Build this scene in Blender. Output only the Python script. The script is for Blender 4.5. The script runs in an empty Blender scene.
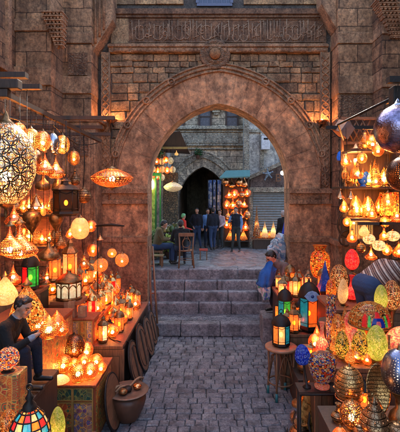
import bpy, bmesh, math, random
from mathutils import Vector, Matrix, Euler
import numpy as np
R = math.radians
SKY, EXPO = 0.15, 2.38
LIT, MOS = .105, .25
random.seed(7)
sc = bpy.context.scene
COL = sc.collection
F, CX, CY, CZ = 400.0, 210.0, 195.0, 3.2      # focal length in photo pixels, vanishing point, eye height

def P(px, py, D):
    return Vector(((px-CX)/F*D, D, CZ-(py-CY)/F*D))

# ------------------------------------------------------------------ mesh builder
class MB:
    def __init__(s): s.v = []; s.f = []; s.sm = []; s.uv = []; s.mi = []
    def add(s, vs, fs, smooth=False, M=None, uvs=None, mi=0):
        b = len(s.v)
        for p in vs:
            p = Vector(p)
            s.v.append(M @ p if M is not None else p)
        for k, f in enumerate(fs):
            s.f.append([b+i for i in f]); s.sm.append(smooth); s.mi.append(mi)
            s.uv.append(uvs[k] if uvs else None)
        return s
    def box(s, x0, x1, y0, y1, z0, z1, M=None, mi=0):
        vs = [(x, y, z) for z in (z0, z1) for y in (y0, y1) for x in (x0, x1)]
        return s.add(vs, [(0,2,3,1), (4,5,7,6), (0,1,5,4), (2,6,7,3), (0,4,6,2), (1,3,7,5)], False, M, None, mi)
    def lathe(s, prof, n=20, M=None, smooth=True, mi=0, phase=0.0):
        vs, fs, uv = [], [], []
        tot = 0; L = [0]
        for a, b in zip(prof, prof[1:]):
            tot += math.hypot(b[0]-a[0], b[1]-a[1]); L.append(tot)
        for r, z in prof:
            for k in range(n):
                a = 2*math.pi*(k+phase)/n
                vs.append((r*math.cos(a), r*math.sin(a), z))
        for i in range(len(prof)-1):
            for k in range(n):
                k2 = (k+1) % n
                fs.append((i*n+k, i*n+k2, (i+1)*n+k2, (i+1)*n+k))
                v0, v1 = L[i]/max(tot,1e-6), L[i+1]/max(tot,1e-6)
                uv.append([(k/n, v0), ((k+1)/n, v0), ((k+1)/n, v1), (k/n, v1)])
        s.add(vs, fs, smooth, M, uv, mi)
        for end, i in ((0, 0), (1, len(prof)-1)):
            if prof[i][0] > 1e-4:
                ring = [i*n+k for k in range(n)]
                if not end: ring.reverse()
                s.add(vs, [ring], False, M, None, mi)
        return s
    def tube(s, pts, r, n=6, closed=False, mi=0):
        pts = [Vector(p) for p in pts]; m = len(pts)
        rr = r if isinstance(r, (list, tuple)) else [r]*m
        vs = []; prev = None
        for i, p in enumerate(pts):
            if closed: t = pts[(i+1) % m]-pts[i-1]
            else: t = pts[min(i+1, m-1)]-pts[max(i-1, 0)]
            if t.length < 1e-9: t = Vector((0,0,1))
            t.normalize()
            if prev is None:
                up = Vector((0,0,1)) if abs(t.z) < .9 else Vector((1,0,0))
                u = t.cross(up).normalized()
            else:
                u = (prev - t*prev.dot(t))
                u = u.normalized() if u.length > 1e-6 else t.orthogonal().normalized()
            prev = u; w = t.cross(u)
            for k in range(n):
                a = 2*math.pi*k/n
                vs.append(p + (u*math.cos(a)+w*math.sin(a))*rr[i])
        fs = []
        for i in range(m if closed else m-1):
            j = (i+1) % m
            for k in range(n):
                k2 = (k+1) % n
                fs.append((i*n+k, i*n+k2, j*n+k2, j*n+k))
        if not closed:
            fs.append(list(range(n))[::-1]); fs.append([(m-1)*n+k for k in range(n)])
        return s.add(vs, fs, True, None, None, mi)
    def ball(s, c, r, n=12, sq=(1,1,1), mi=0, M=None):
        prof = [(math.sin(math.pi*i/(n//2+2))*1.0, -math.cos(math.pi*i/(n//2+2))) for i in range(n//2+3)]
        prof[0] = (0.0005, -1); prof[-1] = (0.0005, 1)
        T = Matrix.Translation(c) @ Matrix.Diagonal((r*sq[0], r*sq[1], r*sq[2], 1))
        return s.lathe(prof, n, (M @ T) if M is not None else T, True, mi)
    def prism(s, poly, y0, y1, M=None, mi=0):            # polygon in xz, extruded along y
        n = len(poly)
        vs = [(x, y0, z) for x, z in poly]+[(x, y1, z) for x, z in poly]
        fs = [list(range(n)), [n+i for i in range(n)][::-1]]
        for i in range(n):
            j = (i+1) % n
            fs.append((i, n+i, n+j, j))
        return s.add(vs, fs, False, M, None, mi)
    def build(s, name, mat, parent=None, bevel=0, loc=None, noise=0):
        me = bpy.data.meshes.new(name)
        org = Vector(loc) if loc is not None else Vector((0,0,0))
        me.from_pydata([tuple(p-org) for p in s.v], [], s.f)
        me.polygons.foreach_set('use_smooth', s.sm)
        me.polygons.foreach_set('material_index', s.mi)
        if any(u is not None for u in s.uv):
            ul = me.uv_layers.new(name='UV')
            for p, u in zip(me.polygons, s.uv):
                if u:
                    for li, c in zip(p.loop_indices, u): ul.data[li].uv = c
        if bevel:
            bm = bmesh.new(); bm.from_mesh(me)
            es = [e for e in bm.edges if len(e.link_faces) == 2 and e.calc_face_angle(0) > .5]
            bmesh.ops.bevel(bm, geom=es, offset=bevel, segments=2, affect='EDGES', profile=.6, clamp_overlap=True)
            bm.to_mesh(me); bm.free()
        me.update()
        mats = mat if isinstance(mat, (list, tuple)) else [mat]
        for m in mats: me.materials.append(m)
        o = bpy.data.objects.new(name, me); COL.objects.link(o)
        o.location = org
        if parent is not None: o.parent = parent
        return o

def tag(o, label=None, cat=None, group=None, kind=None):
    if label: o['label'] = label
    if cat: o['category'] = cat
    if group: o['group'] = group
    if kind: o['kind'] = kind
    return o

def thing(name, label, cat, loc=(0,0,0), rotz=0, group=None, rot=None):
    o = bpy.data.objects.new(name, None); COL.objects.link(o)
    o.location = loc; o.rotation_euler = rot if rot else (0, 0, rotz); o.empty_display_size = .1
    return tag(o, label, cat, group)

# ------------------------------------------------------------------ materials
def newmat(name):
    m = bpy.data.materials.new(name); m.use_nodes = True
    nt = m.node_tree; nt.nodes.clear()
    out = nt.nodes.new('ShaderNodeOutputMaterial')
    return m, nt, out
def nd(nt, t, ins=None, **props):
    n = nt.nodes.new(t)
    for k, v in props.items(): setattr(n, k, v)
    if ins:
        for k, v in ins.items():
            if isinstance(v, bpy.types.NodeSocket): nt.links.new(v, n.inputs[k])
            else: n.inputs[k].default_value = v
    return n
def math_(nt, op, a, b=0.0, c=0.0, clamp=False):
    n = nt.nodes.new('ShaderNodeMath'); n.operation = op; n.use_clamp = clamp
    for i, v in enumerate((a, b, c)):
        if isinstance(v, bpy.types.NodeSocket): nt.links.new(v, n.inputs[i])
        else: n.inputs[i].default_value = v
    return n.outputs[0]
def mix(nt, fac, a, b, blend='MIX'):
    n = nt.nodes.new('ShaderNodeMix'); n.data_type = 'RGBA'; n.blend_type = blend
    for k, v in ((0, fac), (6, a), (7, b)):
        if isinstance(v, bpy.types.NodeSocket): nt.links.new(v, n.inputs[k])
        else: n.inputs[k].default_value = v if k == 0 else (*v, 1) if len(v) == 3 else v
    return n.outputs[2]
def ramp(nt, fac, stops, interp='LINEAR'):
    n = nt.nodes.new('ShaderNodeValToRGB'); n.color_ramp.interpolation = interp
    cr = n.color_ramp
    while len(cr.elements) < len(stops): cr.elements.new(.5)
    for e, (p, c) in zip(cr.elements, stops):
        e.position = p; e.color = (*c, 1) if len(c) == 3 else c
    nt.links.new(fac, n.inputs[0]); return n.outputs[0]
def world_uv(nt):
    g = nd(nt, 'ShaderNodeNewGeometry')
    s = nd(nt, 'ShaderNodeSeparateXYZ', {0: g.outputs['Position']})
    return g, s
def stone(name, c1, c2, scale=3, bump=.35, joints=None, island=0, carve=0, rough=.85, soot=.35, speck=0, wet=0):
    m, nt, out = newmat(name)
    g, s = world_uv(nt)
    pos = g.outputs['Position']
    n1 = nd(nt, 'ShaderNodeTexNoise', {'Vector': pos, 'Scale': scale, 'Detail': 8, 'Roughness': .65})
    n2 = nd(nt, 'ShaderNodeTexNoise', {'Vector': pos, 'Scale': scale*.28, 'Detail': 4, 'Roughness': .6, 'Distortion': .6})
    n3 = nd(nt, 'ShaderNodeTexNoise', {'Vector': pos, 'Scale': scale*14, 'Detail': 5, 'Roughness': .7})
    col = ramp(nt, n1.outputs[0], [(.32, c1), (.68, c2)])
    n4 = nd(nt, 'ShaderNodeTexNoise', {'Vector': pos, 'Scale': scale*4.5, 'Detail': 10, 'Roughness': .78})
    col = mix(nt, 1.0, col, ramp(nt, n4.outputs[0], [(.34, (.26,.25,.25)), (.5, (.95,.95,.95)), (.64, (1.6,1.55,1.45))]), 'MULTIPLY')
    mps = nd(nt, 'ShaderNodeMapping', {'Vector': pos, 'Scale': (1.8, 1.8, .8)})
    n5 = nd(nt, 'ShaderNodeTexNoise', {'Vector': mps.outputs[0], 'Scale': 2.0, 'Detail': 6, 'Roughness': .7})
    col = mix(nt, 1.0, col, ramp(nt, n5.outputs[0], [(.38, (.52,.50,.49)), (.52, (1,1,1)), (.68, (1.3,1.26,1.2))]), 'MULTIPLY')
    dark = tuple(c*.42 for c in c1)
    f = ramp(nt, n2.outputs[0], [(.42, (0,0,0)), (.68, (1,1,1))])
    col = mix(nt, math_(nt, 'MULTIPLY', f, soot), col, dark)
    h = math_(nt, 'ADD', math_(nt, 'MULTIPLY', n1.outputs[0], 1.0), math_(nt, 'ADD', math_(nt, 'MULTIPLY', n3.outputs[0], .35), math_(nt, 'MULTIPLY', n4.outputs[0], 1.3)))
    vp = nd(nt, 'ShaderNodeTexVoronoi', {'Vector': pos, 'Scale': scale*7, 'Randomness': 1.0})
    pit = ramp(nt, vp.outputs['Distance'], [(.0, (0,0,0)), (.25, (1,1,1))])
    h = math_(nt, 'ADD', h, math_(nt, 'MULTIPLY', pit, .18))
    if speck:
        col = mix(nt, math_(nt, 'MULTIPLY', n3.outputs[0], speck), col, (.02,.02,.025))
    if island:
        r = g.outputs['Random Per Island']
        col = mix(nt, 1.0, col, ramp(nt, r, [(0, (1-.45*island,1-.45*island,1-.42*island)), (.5, (1,.97,.95)), (1, (1+.4*island,1+.25*island,1+.1*island))]), 'MULTIPLY')
    if joints:
        bw, bh = joints
        u = math_(nt, 'ADD', s.outputs[0], s.outputs[1])
        v = nd(nt, 'ShaderNodeCombineXYZ', {0: u, 1: s.outputs[2], 2: 0.0})
        wob = nd(nt, 'ShaderNodeTexNoise', {'Vector': pos, 'Scale': 5.0, 'Detail': 2})
        vv = nd(nt, 'ShaderNodeVectorMath', {0: v.outputs[0], 1: (0,0,0)}, operation='ADD')
        wv = nd(nt, 'ShaderNodeVectorMath', {0: wob.outputs['Color'], 3: .035}, operation='SCALE')
        nt.links.new(wv.outputs[0], vv.inputs[1])
        bt = nd(nt, 'ShaderNodeTexBrick', {'Vector': vv.outputs[0], 'Scale': 1.0, 'Mortar Size': .012, 'Mortar Smooth': .25,
                'Brick Width': bw, 'Row Height': bh, 'Color1': (.62,.6,.6,1), 'Color2': (1.25,1.2,1.15,1), 'Mortar': (.3,.28,.26,1), 'Bias': 0.0})
        col = mix(nt, 1.0, col, bt.outputs['Color'], 'MULTIPLY')
        h = math_(nt, 'SUBTRACT', h, math_(nt, 'MULTIPLY', bt.outputs['Fac'], 1.1))
    if carve:
        u = math_(nt, 'ADD', s.outputs[0], s.outputs[1])
        v = nd(nt, 'ShaderNodeCombineXYZ', {0: u, 1: s.outputs[2], 2: 0.0})
        vo = nd(nt, 'ShaderNodeTexVoronoi', {'Vector': v.outputs[0], 'Scale': carve, 'Randomness': .45}, feature='DISTANCE_TO_EDGE')
        wv = nd(nt, 'ShaderNodeTexWave', {'Vector': v.outputs[0], 'Scale': carve*.5, 'Distortion': 9.0, 'Detail': 1.0, 'Detail Scale': 2.0}, wave_type='RINGS')
        e = math_(nt, 'ADD', ramp(nt, vo.outputs['Distance'], [(.03, (0,0,0)), (.14, (1,1,1))]), wv.outputs['Fac'])
        h = math_(nt, 'ADD', h, math_(nt, 'MULTIPLY', e, .9))
    bp = nd(nt, 'ShaderNodeBump', {'Strength': min(1, bump*1.3), 'Distance': .05, 'Height': h})
    pr = nd(nt, 'ShaderNodeBsdfPrincipled', {'Base Color': col, 'Roughness': rough, 'Normal': bp.outputs[0]})
    if wet:
        rr = ramp(nt, n2.outputs[0], [(.35, (wet,)*3), (.7, (rough,)*3)])
        nt.links.new(rr, pr.inputs['Roughness'])
    nt.links.new(pr.outputs[0], out.inputs[0])
    return m
def plain(name, c, rough=.5, metal=0, bump=0, bs=40, var=.15, coat=0, spec=.5):
    m, nt, out = newmat(name)
    tc = nd(nt, 'ShaderNodeTexCoord')
    n1 = nd(nt, 'ShaderNodeTexNoise', {'Vector': tc.outputs['Object'], 'Scale': bs*.35, 'Detail': 6, 'Roughness': .65})
    col = mix(nt, ramp(nt, n1.outputs[0], [(.35, (0,0,0)), (.7, (1,1,1))]), tuple(x*(1-var*1.6) for x in c), tuple(min(1, x*(1+var)) for x in c))
    pr = nd(nt, 'ShaderNodeBsdfPrincipled', {'Base Color': col, 'Metallic': metal, 'Coat Weight': coat, 'Specular IOR Level': spec})
    rr = ramp(nt, n1.outputs[0], [(.3, (max(.05, rough-.12),)*3), (.7, (min(1, rough+.12),)*3)])
    nt.links.new(rr, pr.inputs['Roughness'])
    if bump:
        n2 = nd(nt, 'ShaderNodeTexNoise', {'Vector': tc.outputs['Object'], 'Scale': bs, 'Detail': 4})
        bp = nd(nt, 'ShaderNodeBump', {'Strength': bump, 'Distance': .01, 'Height': n2.outputs[0]})
        nt.links.new(bp.outputs[0], pr.inputs['Normal'])
    nt.links.new(pr.outputs[0], out.inputs[0])
    return m
def wood(name, c, scale=1.0, axis=2, rough=.6):
    m, nt, out = newmat(name)
    tc = nd(nt, 'ShaderNodeTexCoord')
    st = [9.0, 9.0, 9.0]; st[axis] = .9
    mp = nd(nt, 'ShaderNodeMapping', {'Vector': tc.outputs['Object'], 'Scale': tuple(x*scale for x in st)})
    n = nd(nt, 'ShaderNodeTexNoise', {'Vector': mp.outputs[0], 'Scale': 3.0, 'Detail': 8, 'Roughness': .7, 'Distortion': 1.2})
    col = ramp(nt, n.outputs[0], [(.3, tuple(x*.4 for x in c)), (.55, c), (.75, tuple(min(1, x*1.5) for x in c))])
    bp = nd(nt, 'ShaderNodeBump', {'Strength': .4, 'Distance': .01, 'Height': n.outputs[0]})
    pr = nd(nt, 'ShaderNodeBsdfPrincipled', {'Base Color': col, 'Roughness': rough, 'Normal': bp.outputs[0]})
    nt.links.new(pr.outputs[0], out.inputs[0]); return m
def emit(name, c, s):
    m, nt, out = newmat(name)
    e = nd(nt, 'ShaderNodeEmission', {'Color': (*c, 1), 'Strength': s})
    nt.links.new(e.outputs[0], out.inputs[0]); return m
def litglass(name, c, s, var=.35, scale=22, see=0):
    """coloured glass or parchment with a lamp burning behind it"""
    m, nt, out = newmat(name)
    tc = nd(nt, 'ShaderNodeTexCoord')
    n1 = nd(nt, 'ShaderNodeTexNoise', {'Vector': tc.outputs['Object'], 'Scale': scale, 'Detail': 5, 'Roughness': .7})
    col = mix(nt, ramp(nt, n1.outputs[0], [(.3, (0,0,0)), (.7, (1,1,1))]), tuple(x*(1-var) for x in c), tuple(min(1, x*(1+var)) for x in c))
    pr = nd(nt, 'ShaderNodeBsdfPrincipled', {'Base Color': col, 'Roughness': .18, 'Emission Color': col, 'Emission Strength': s*LIT})
    if see:
        tr = nd(nt, 'ShaderNodeBsdfTransparent', {'Color': (*[min(1, x*.95+.03) for x in c], 1)})
        ms = nd(nt, 'ShaderNodeMixShader', {0: see, 1: pr.outputs[0], 2: tr.outputs[0]})
        nt.links.new(ms.outputs[0], out.inputs[0]); return m
    nt.links.new(pr.outputs[0], out.inputs[0]); return m
def mosaic(name, pal, scale=40, s=.8, edge=.06, rand=1.0, lead=(.02,.015,.01), rough=.15):
    m, nt, out = newmat(name)
    tc = nd(nt, 'ShaderNodeTexCoord'); glass = s > .3
    if glass:
        uv = nd(nt, 'ShaderNodeUVMap'); nu, nv = round(scale*.85), round(scale*.60)
        mp = nd(nt, 'ShaderNodeMapping', {'Vector': uv.outputs[0], 'Scale': (nu, nv, 1)}); vec = mp.outputs[0]; sc_ = 1.0; rand = .6
    else: vec = tc.outputs['Object']; sc_ = scale*(1.7 if scale > 20 else 1)
    v1 = nd(nt, 'ShaderNodeTexVoronoi', {'Vector': vec, 'Scale': sc_, 'Randomness': rand})
    v2 = nd(nt, 'ShaderNodeTexVoronoi', {'Vector': vec, 'Scale': sc_, 'Randomness': rand}, feature='DISTANCE_TO_EDGE')
    sp = nd(nt, 'ShaderNodeSeparateColor', {0: v1.outputs['Color']})
    f = sp.outputs[0]
    if glass:   # the pieces are set in rings and petals, with a few odd ones
        ps = nd(nt, 'ShaderNodeSeparateXYZ', {0: v1.outputs['Position']})
        pet = math_(nt, 'MULTIPLY', math_(nt, 'SINE', math_(nt, 'MULTIPLY', ps.outputs[0], 6.2832*6/nu)), math_(nt, 'SINE', math_(nt, 'MULTIPLY', ps.outputs[1], 6.2832*2.5/nv)))
        f = math_(nt, 'FRACT', math_(nt, 'ADD', math_(nt, 'MULTIPLY', pet, .8), math_(nt, 'MULTIPLY', sp.outputs[0], .35)))
    col = ramp(nt, f, [(i/len(pal), c) for i, c in enumerate(pal)], 'CONSTANT')
    e = ramp(nt, v2.outputs['Distance'], [(edge*.5, (0,0,0)), (edge, (1,1,1))])
    cc = mix(nt, e, lead, col)
    bp = nd(nt, 'ShaderNodeBump', {'Strength': .5, 'Distance': .004, 'Height': e})
    tone = math_(nt, 'MULTIPLY_ADD', sp.outputs[1], .7, .6)
    bc = mix(nt, 1.0, cc, (.6,.6,.6) if glass else (1,1,1), 'MULTIPLY')
    pr = nd(nt, 'ShaderNodeBsdfPrincipled', {'Base Color': bc, 'Roughness': rough, 'Normal': bp.outputs[0], 'Emission Color': cc,
            'Emission Strength': math_(nt, 'MULTIPLY', tone, s*MOS*.35)})
    if glass:
        t_ = nd(nt, 'ShaderNodeBsdfTranslucent', {'Color': mix(nt, 1.0, cc, mix(nt, sp.outputs[1], (.6,.6,.6), (1,1,1)), 'MULTIPLY')})
        ms = nd(nt, 'ShaderNodeMixShader', {0: .55, 1: pr.outputs[0], 2: t_.outputs[0]})
        nt.links.new(ms.outputs[0], out.inputs[0]); GLASSM.add(m.name)
    else: nt.links.new(pr.outputs[0], out.inputs[0])
    return m
GLASSM = set()
def pierced(name, c, nu=16, nv=9, hole=.16, metal=1.0, rough=.32, mode='voro', pale=None):
    """sheet metal punched through with small holes: the lamp inside shines out"""
    m, nt, out = newmat(name)
    uv = nd(nt, 'ShaderNodeUVMap')
    mp = nd(nt, 'ShaderNodeMapping', {'Vector': uv.outputs[0], 'Scale': (nu, nv, 1)})
    tc = nd(nt, 'ShaderNodeTexCoord')
    nz = nd(nt, 'ShaderNodeTexNoise', {'Vector': tc.outputs['Object'], 'Scale': 9, 'Detail': 5})
    if mode == 'rings':
        ds = []
        for off in ((0, 0), (.5, .5)):
            a = nd(nt, 'ShaderNodeVectorMath', {0: mp.outputs[0], 1: (off[0], off[1], 0)}, operation='ADD')
            fr = nd(nt, 'ShaderNodeVectorMath', {0: a.outputs[0]}, operation='FRACTION')
            ce = nd(nt, 'ShaderNodeVectorMath', {0: fr.outputs[0], 1: (.5,.5,0)}, operation='SUBTRACT')
            ln = nd(nt, 'ShaderNodeVectorMath', {0: ce.outputs[0]}, operation='LENGTH')
            ds.append(math_(nt, 'ABSOLUTE', math_(nt, 'SUBTRACT', ln.outputs['Value'], .44)))
            ds.append(math_(nt, 'ABSOLUTE', math_(nt, 'SUBTRACT', ln.outputs['Value'], .2)))
        d = math_(nt, 'MINIMUM', math_(nt, 'MINIMUM', ds[0], ds[2]), math_(nt, 'ADD', math_(nt, 'MINIMUM', ds[1], ds[3]), .012))
        line = ramp(nt, d, [(.028, (1,1,1)), (.042, (0,0,0))])
        mp2 = nd(nt, 'ShaderNodeMapping', {'Vector': uv.outputs[0], 'Scale': (nu*5, nv*4.4, 1)})
        vo = nd(nt, 'ShaderNodeTexVoronoi', {'Vector': mp2.outputs[0], 'Scale': 1.0, 'Randomness': .8}, voronoi_dimensions='2D')
        dot = ramp(nt, vo.outputs['Distance'], [(hole*1.7, (1,1,1)), (hole*1.7+.05, (0,0,0))])
        hf = math_(nt, 'MULTIPLY', dot, math_(nt, 'SUBTRACT', 1.0, line))
        col = mix(nt, line, c, tuple(x*.06 for x in c))
        hh = math_(nt, 'SUBTRACT', 1.0, line)
    else:
        vo = nd(nt, 'ShaderNodeTexVoronoi', {'Vector': mp.outputs[0], 'Scale': 1.0, 'Randomness': .55}, feature='DISTANCE_TO_EDGE', voronoi_dimensions='2D')
        hf = ramp(nt, vo.outputs['Distance'], [(.5-hole*2.2, (0,0,0)), (.5-hole*2.2+.05, (1,1,1))])
        hf = ramp(nt, vo.outputs['Distance'], [(hole, (0,0,0)), (hole+.03, (1,1,1))])
        col = mix(nt, nz.outputs[0], tuple(x*.55 for x in c), c)
        hh = hf
    bp = nd(nt, 'ShaderNodeBump', {'Strength': .6, 'Distance': .006, 'Height': hh})
    pr = nd(nt, 'ShaderNodeBsdfPrincipled', {'Base Color': col, 'Metallic': metal, 'Roughness': rough, 'Normal': bp.outputs[0]})
    if pale:
        mul = math_(nt, 'MULTIPLY', math_(nt, 'SUBTRACT', 1.0, line), math_(nt, 'MULTIPLY', nz.outputs[0], pale))
        pr.inputs['Emission Color'].default_value = (1,.50,.17,1); nt.links.new(mul, pr.inputs['Emission Strength'])
    tr = nd(nt, 'ShaderNodeBsdfTransparent', {'Color': (1,.93,.8,1)})
    ms = nd(nt, 'ShaderNodeMixShader', {0: hf, 1: pr.outputs[0], 2: tr.outputs[0]})
    nt.links.new(ms.outputs[0], out.inputs[0]); return m
def painted(name, pal, scale=9, lines=(.9,.5,.1)):
    """folk painting: mirrored flowers and scrolls, object space"""
    m, nt, out = newmat(name)
    tc = nd(nt, 'ShaderNodeTexCoord')
    s = nd(nt, 'ShaderNodeSeparateXYZ', {0: tc.outputs['Object']})
    u = math_(nt, 'ADD', math_(nt, 'ABSOLUTE', s.outputs[0]), math_(nt, 'ABSOLUTE', s.outputs[1]))
    v = math_(nt, 'PINGPONG', s.outputs[2], .15)
    c = nd(nt, 'ShaderNodeCombineXYZ', {0: u, 1: v, 2: 0.0})
    vo = nd(nt, 'ShaderNodeTexVoronoi', {'Vector': c.outputs[0], 'Scale': scale*2.2, 'Randomness': .9})
    ve = nd(nt, 'ShaderNodeTexVoronoi', {'Vector': c.outputs[0], 'Scale': scale*2.2, 'Randomness': .9}, feature='DISTANCE_TO_EDGE')
    sp = nd(nt, 'ShaderNodeSeparateColor', {0: vo.outputs['Color']})
    petals = math_(nt, 'SINE', math_(nt, 'MULTIPLY', vo.outputs['Distance'], 26.0))
    idx = math_(nt, 'FRACT', math_(nt, 'ADD', sp.outputs[0], math_(nt, 'MULTIPLY', petals, .22)))
    col = ramp(nt, idx, [(i/len(pal), q) for i, q in enumerate(pal)], 'CONSTANT')
    col = mix(nt, ramp(nt, ve.outputs['Distance'], [(.03, (1,1,1)), (.06, (0,0,0))]), col, lines)
    nz = nd(nt, 'ShaderNodeTexNoise', {'Vector': tc.outputs['Object'], 'Scale': 20, 'Detail': 5})
    col = mix(nt, ramp(nt, nz.outputs[0], [(.5, (0,0,0)), (.8, (1,1,1))]), col, (.05,.03,.02))
    pr = nd(nt, 'ShaderNodeBsdfPrincipled', {'Base Color': col, 'Roughness': .45})
    nt.links.new(pr.outputs[0], out.inputs[0]); return m
def cloth(name, c, scale=200, stripes=None, rough=.9, axis='Z', sscale=14):
    m, nt, out = newmat(name)
    tc = nd(nt, 'ShaderNodeTexCoord')
    n1 = nd(nt, 'ShaderNodeTexNoise', {'Vector': tc.outputs['Object'], 'Scale': 7, 'Detail': 4})
    col = mix(nt, n1.outputs[0], tuple(x*.6 for x in c), tuple(min(1, x*1.25) for x in c))
    if stripes:
        w = nd(nt, 'ShaderNodeTexWave', {'Vector': tc.outputs['Object'], 'Scale': sscale, 'Distortion': .6, 'Detail': 1.0}, bands_direction=axis)
        w2 = nd(nt, 'ShaderNodeTexWave', {'Vector': tc.outputs['Object'], 'Scale': sscale*.31, 'Distortion': .6}, bands_direction=axis)
        col = mix(nt, ramp(nt, w.outputs['Fac'], [(.52, (0,0,0)), (.58, (1,1,1))]), col, stripes[0])
        col = mix(nt, ramp(nt, w2.outputs['Fac'], [(.85, (0,0,0)), (.9, (1,1,1))]), col, stripes[1])
    n2 = nd(nt, 'ShaderNodeTexNoise', {'Vector': tc.outputs['Object'], 'Scale': scale, 'Detail': 2})
    n3 = nd(nt, 'ShaderNodeTexNoise', {'Vector': tc.outputs['Object'], 'Scale': 13, 'Detail': 3, 'Distortion': 1.5})
    h = math_(nt, 'ADD', math_(nt, 'MULTIPLY', n2.outputs[0], .2), math_(nt, 'MULTIPLY', n3.outputs[0], 1.4))
    bp = nd(nt, 'ShaderNodeBump', {'Strength': .6, 'Distance': .02, 'Height': h})
    pr = nd(nt, 'ShaderNodeBsdfPrincipled', {'Base Color': col, 'Roughness': rough, 'Normal': bp.outputs[0], 'Sheen Weight': 0.0})
    nt.links.new(pr.outputs[0], out.inputs[0]); return m

M = {}
M['ashlar'] = stone('ashlar', (.34,.175,.085), (.60,.34,.18), 2.6, .6, joints=(.85,.42))
M['pier'] = stone('pier_stone', (.33,.17,.085), (.58,.33,.175), 3.0, .6, soot=.5)
M['block'] = stone('rubble_block', (.38,.22,.115), (.64,.42,.23), 5.0, 1.0, island=True, soot=.25)
M['mortar'] = stone('mortar', (.09,.07,.06), (.15,.12,.10), 6, .6)
M['stucco'] = stone('pink_stucco', (.52,.26,.13), (.74,.42,.23), 1.3, .7, soot=.45, island=.1)
M['carved'] = stone('carved_stone', (.36,.19,.10), (.58,.33,.18), 4, .8, carve=16, soot=.4)
M['mould'] = stone('moulding_stone', (.36,.18,.09), (.58,.32,.17), 5, .6, soot=.4)
M['frieze'] = stone('frieze_ground', (.20,.095,.05), (.33,.17,.09), 5, .7, soot=.3)
M['relief'] = stone('raised_letters', (.36,.20,.115), (.52,.31,.19), 8, .5, soot=.3)
M['sidewall'] = stone('side_wall_stone', (.33,.165,.08), (.56,.31,.16), 2.2, .9, joints=(.6,.3), soot=.6)
M['far'] = stone('far_ashlar', (.60,.52,.38), (.85,.77,.60), 3, .7, joints=(.55,.27), soot=.35)
M['farblue'] = stone('grey_render', (.52,.52,.47), (.72,.72,.65), 2.5, .5, soot=.4)
M['farcarve'] = stone('far_carved', (.60,.52,.38), (.85,.76,.58), 3, 1.0, carve=13, soot=.3)
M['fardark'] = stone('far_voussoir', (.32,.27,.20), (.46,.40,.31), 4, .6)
M['cobble'] = stone('paving_setts', (.22,.23,.26), (.39,.40,.435), 8, .5, island=.4, speck=.3, soot=.35, rough=.6, wet=.28)
M['grout'] = stone('joint_dirt', (.07,.065,.07), (.12,.11,.115), 8, .5)
M['step'] = stone('step_stone', (.24,.23,.25), (.45,.43,.45), 4, .6, speck=.2, soot=.5, wet=.4, rough=.7)
M['terrace'] = stone('terrace_flags', (.17,.19,.21), (.27,.29,.31), 2, .25, soot=.3, rough=.5, wet=.12)
M['gear'] = plain('black_void', (.006,.006,.007), .9)
M['iron'] = plain('dark_iron', (.025,.02,.018), .55, .6, .3, 60)
M['darkwood'] = wood('dark_wood', (.05,.025,.014))
M['midwood'] = wood('brown_wood', (.20,.09,.04))
M['midwoodx'] = wood('brown_wood_long', (.20,.09,.04), axis=1)
M['redwood'] = wood('red_wood', (.30,.10,.04), axis=0)
M['palewood'] = wood('pale_wood', (.38,.25,.13), axis=0)
M['copper'] = plain('copper', (.85,.38,.16), .28, 1, .15, 30)
M['brass'] = plain('brass', (.75,.48,.17), .3, 1, .2, 50)
M['oldbrass'] = plain('aged_brass', (.28,.16,.07), .42, .9, .35, 45, .35)
M['silver'] = plain('silvered_metal', (.55,.54,.6), .22, 1, .15, 40)
M['clay'] = plain('dark_clay', (.11,.045,.025), .5, 0, .3, 18)
M['bulb'] = emit('glowing_bulb', (1,.38,.09), 60)
M['bulbs'] = emit('small_glowing_bulb', (1,.33,.07), 40)
M['bulbw'] = emit('white_bulb', (1,.70,.4), 36)
M['bulbm'] = emit('soft_bulb', (1,.62,.30), 13)
M['spot'] = emit('spotlight_bulb', (1,.42,.15), 140)
M['bulbx'] = emit('strong_bulb', (1,.40,.12), 230)
M['bulbg'] = emit('greenish_bulb', (.75,1,.55), 13)
gl = {'amber': (1,.34,.06), 'cream': (1,.58,.22), 'white': (1,.76,.46), 'red': (.9,.03,.03), 'green': (.08,.6,.09), 'blue': (.05,.22,.8),
      'teal': (.03,.36,.42), 'orange': (1,.25,.03), 'pink': (1,.13,.16), 'lime': (.62,.8,.16), 'yellow': (1,.6,.08), 'clear': (1,.5,.2)}
for k, c in gl.items(): M['g_'+k] = litglass('lit_'+k+'_glass', c, {'white': 1.6, 'cream': 1.5, 'amber': 1.5, 'yellow': 1.3, 'orange': 1.2}.get(k, .75), see=.5)
M['g_smoke'] = litglass('smoked_clear_glass', (.25,.12,.05), .15, see=.85)
M['m_multi'] = mosaic('multicolour_mosaic', [(.85,.45,.22), (.8,.08,.03), (.9,.6,.35), (.05,.10,.5), (.95,.28,.06), (.8,.5,.3), (.25,.12,.3)], 40, .75, .1)
M['m_beads'] = mosaic('bead_mosaic', [(.9,.55,.22), (.85,.22,.06), (.95,.68,.35), (.25,.08,.03), (.9,.4,.15)], 55, .7, .13)
M['m_white'] = mosaic('white_mosaic', [(1,.72,.38), (1,.65,.3), (1,.78,.46)], 60, .62, .05, lead=(.5,.3,.14))
M['m_red'] = mosaic('red_mosaic', [(.85,.02,.04), (.9,.06,.05), (1,.12,.10)], 50, 1.0, .05, lead=(.25,.01,.01))
M['m_pink'] = mosaic('pink_mosaic', [(.95,.28,.16), (1,.42,.22), (.95,.12,.14), (1,.58,.32)], 40, .8, .06, lead=(.4,.08,.04))
M['m_lime'] = mosaic('lime_mosaic', [(.55,.62,.10), (.68,.7,.18), (.42,.55,.09), (.8,.72,.22)], 55, .62, .06, lead=(.2,.2,.03))
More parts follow.
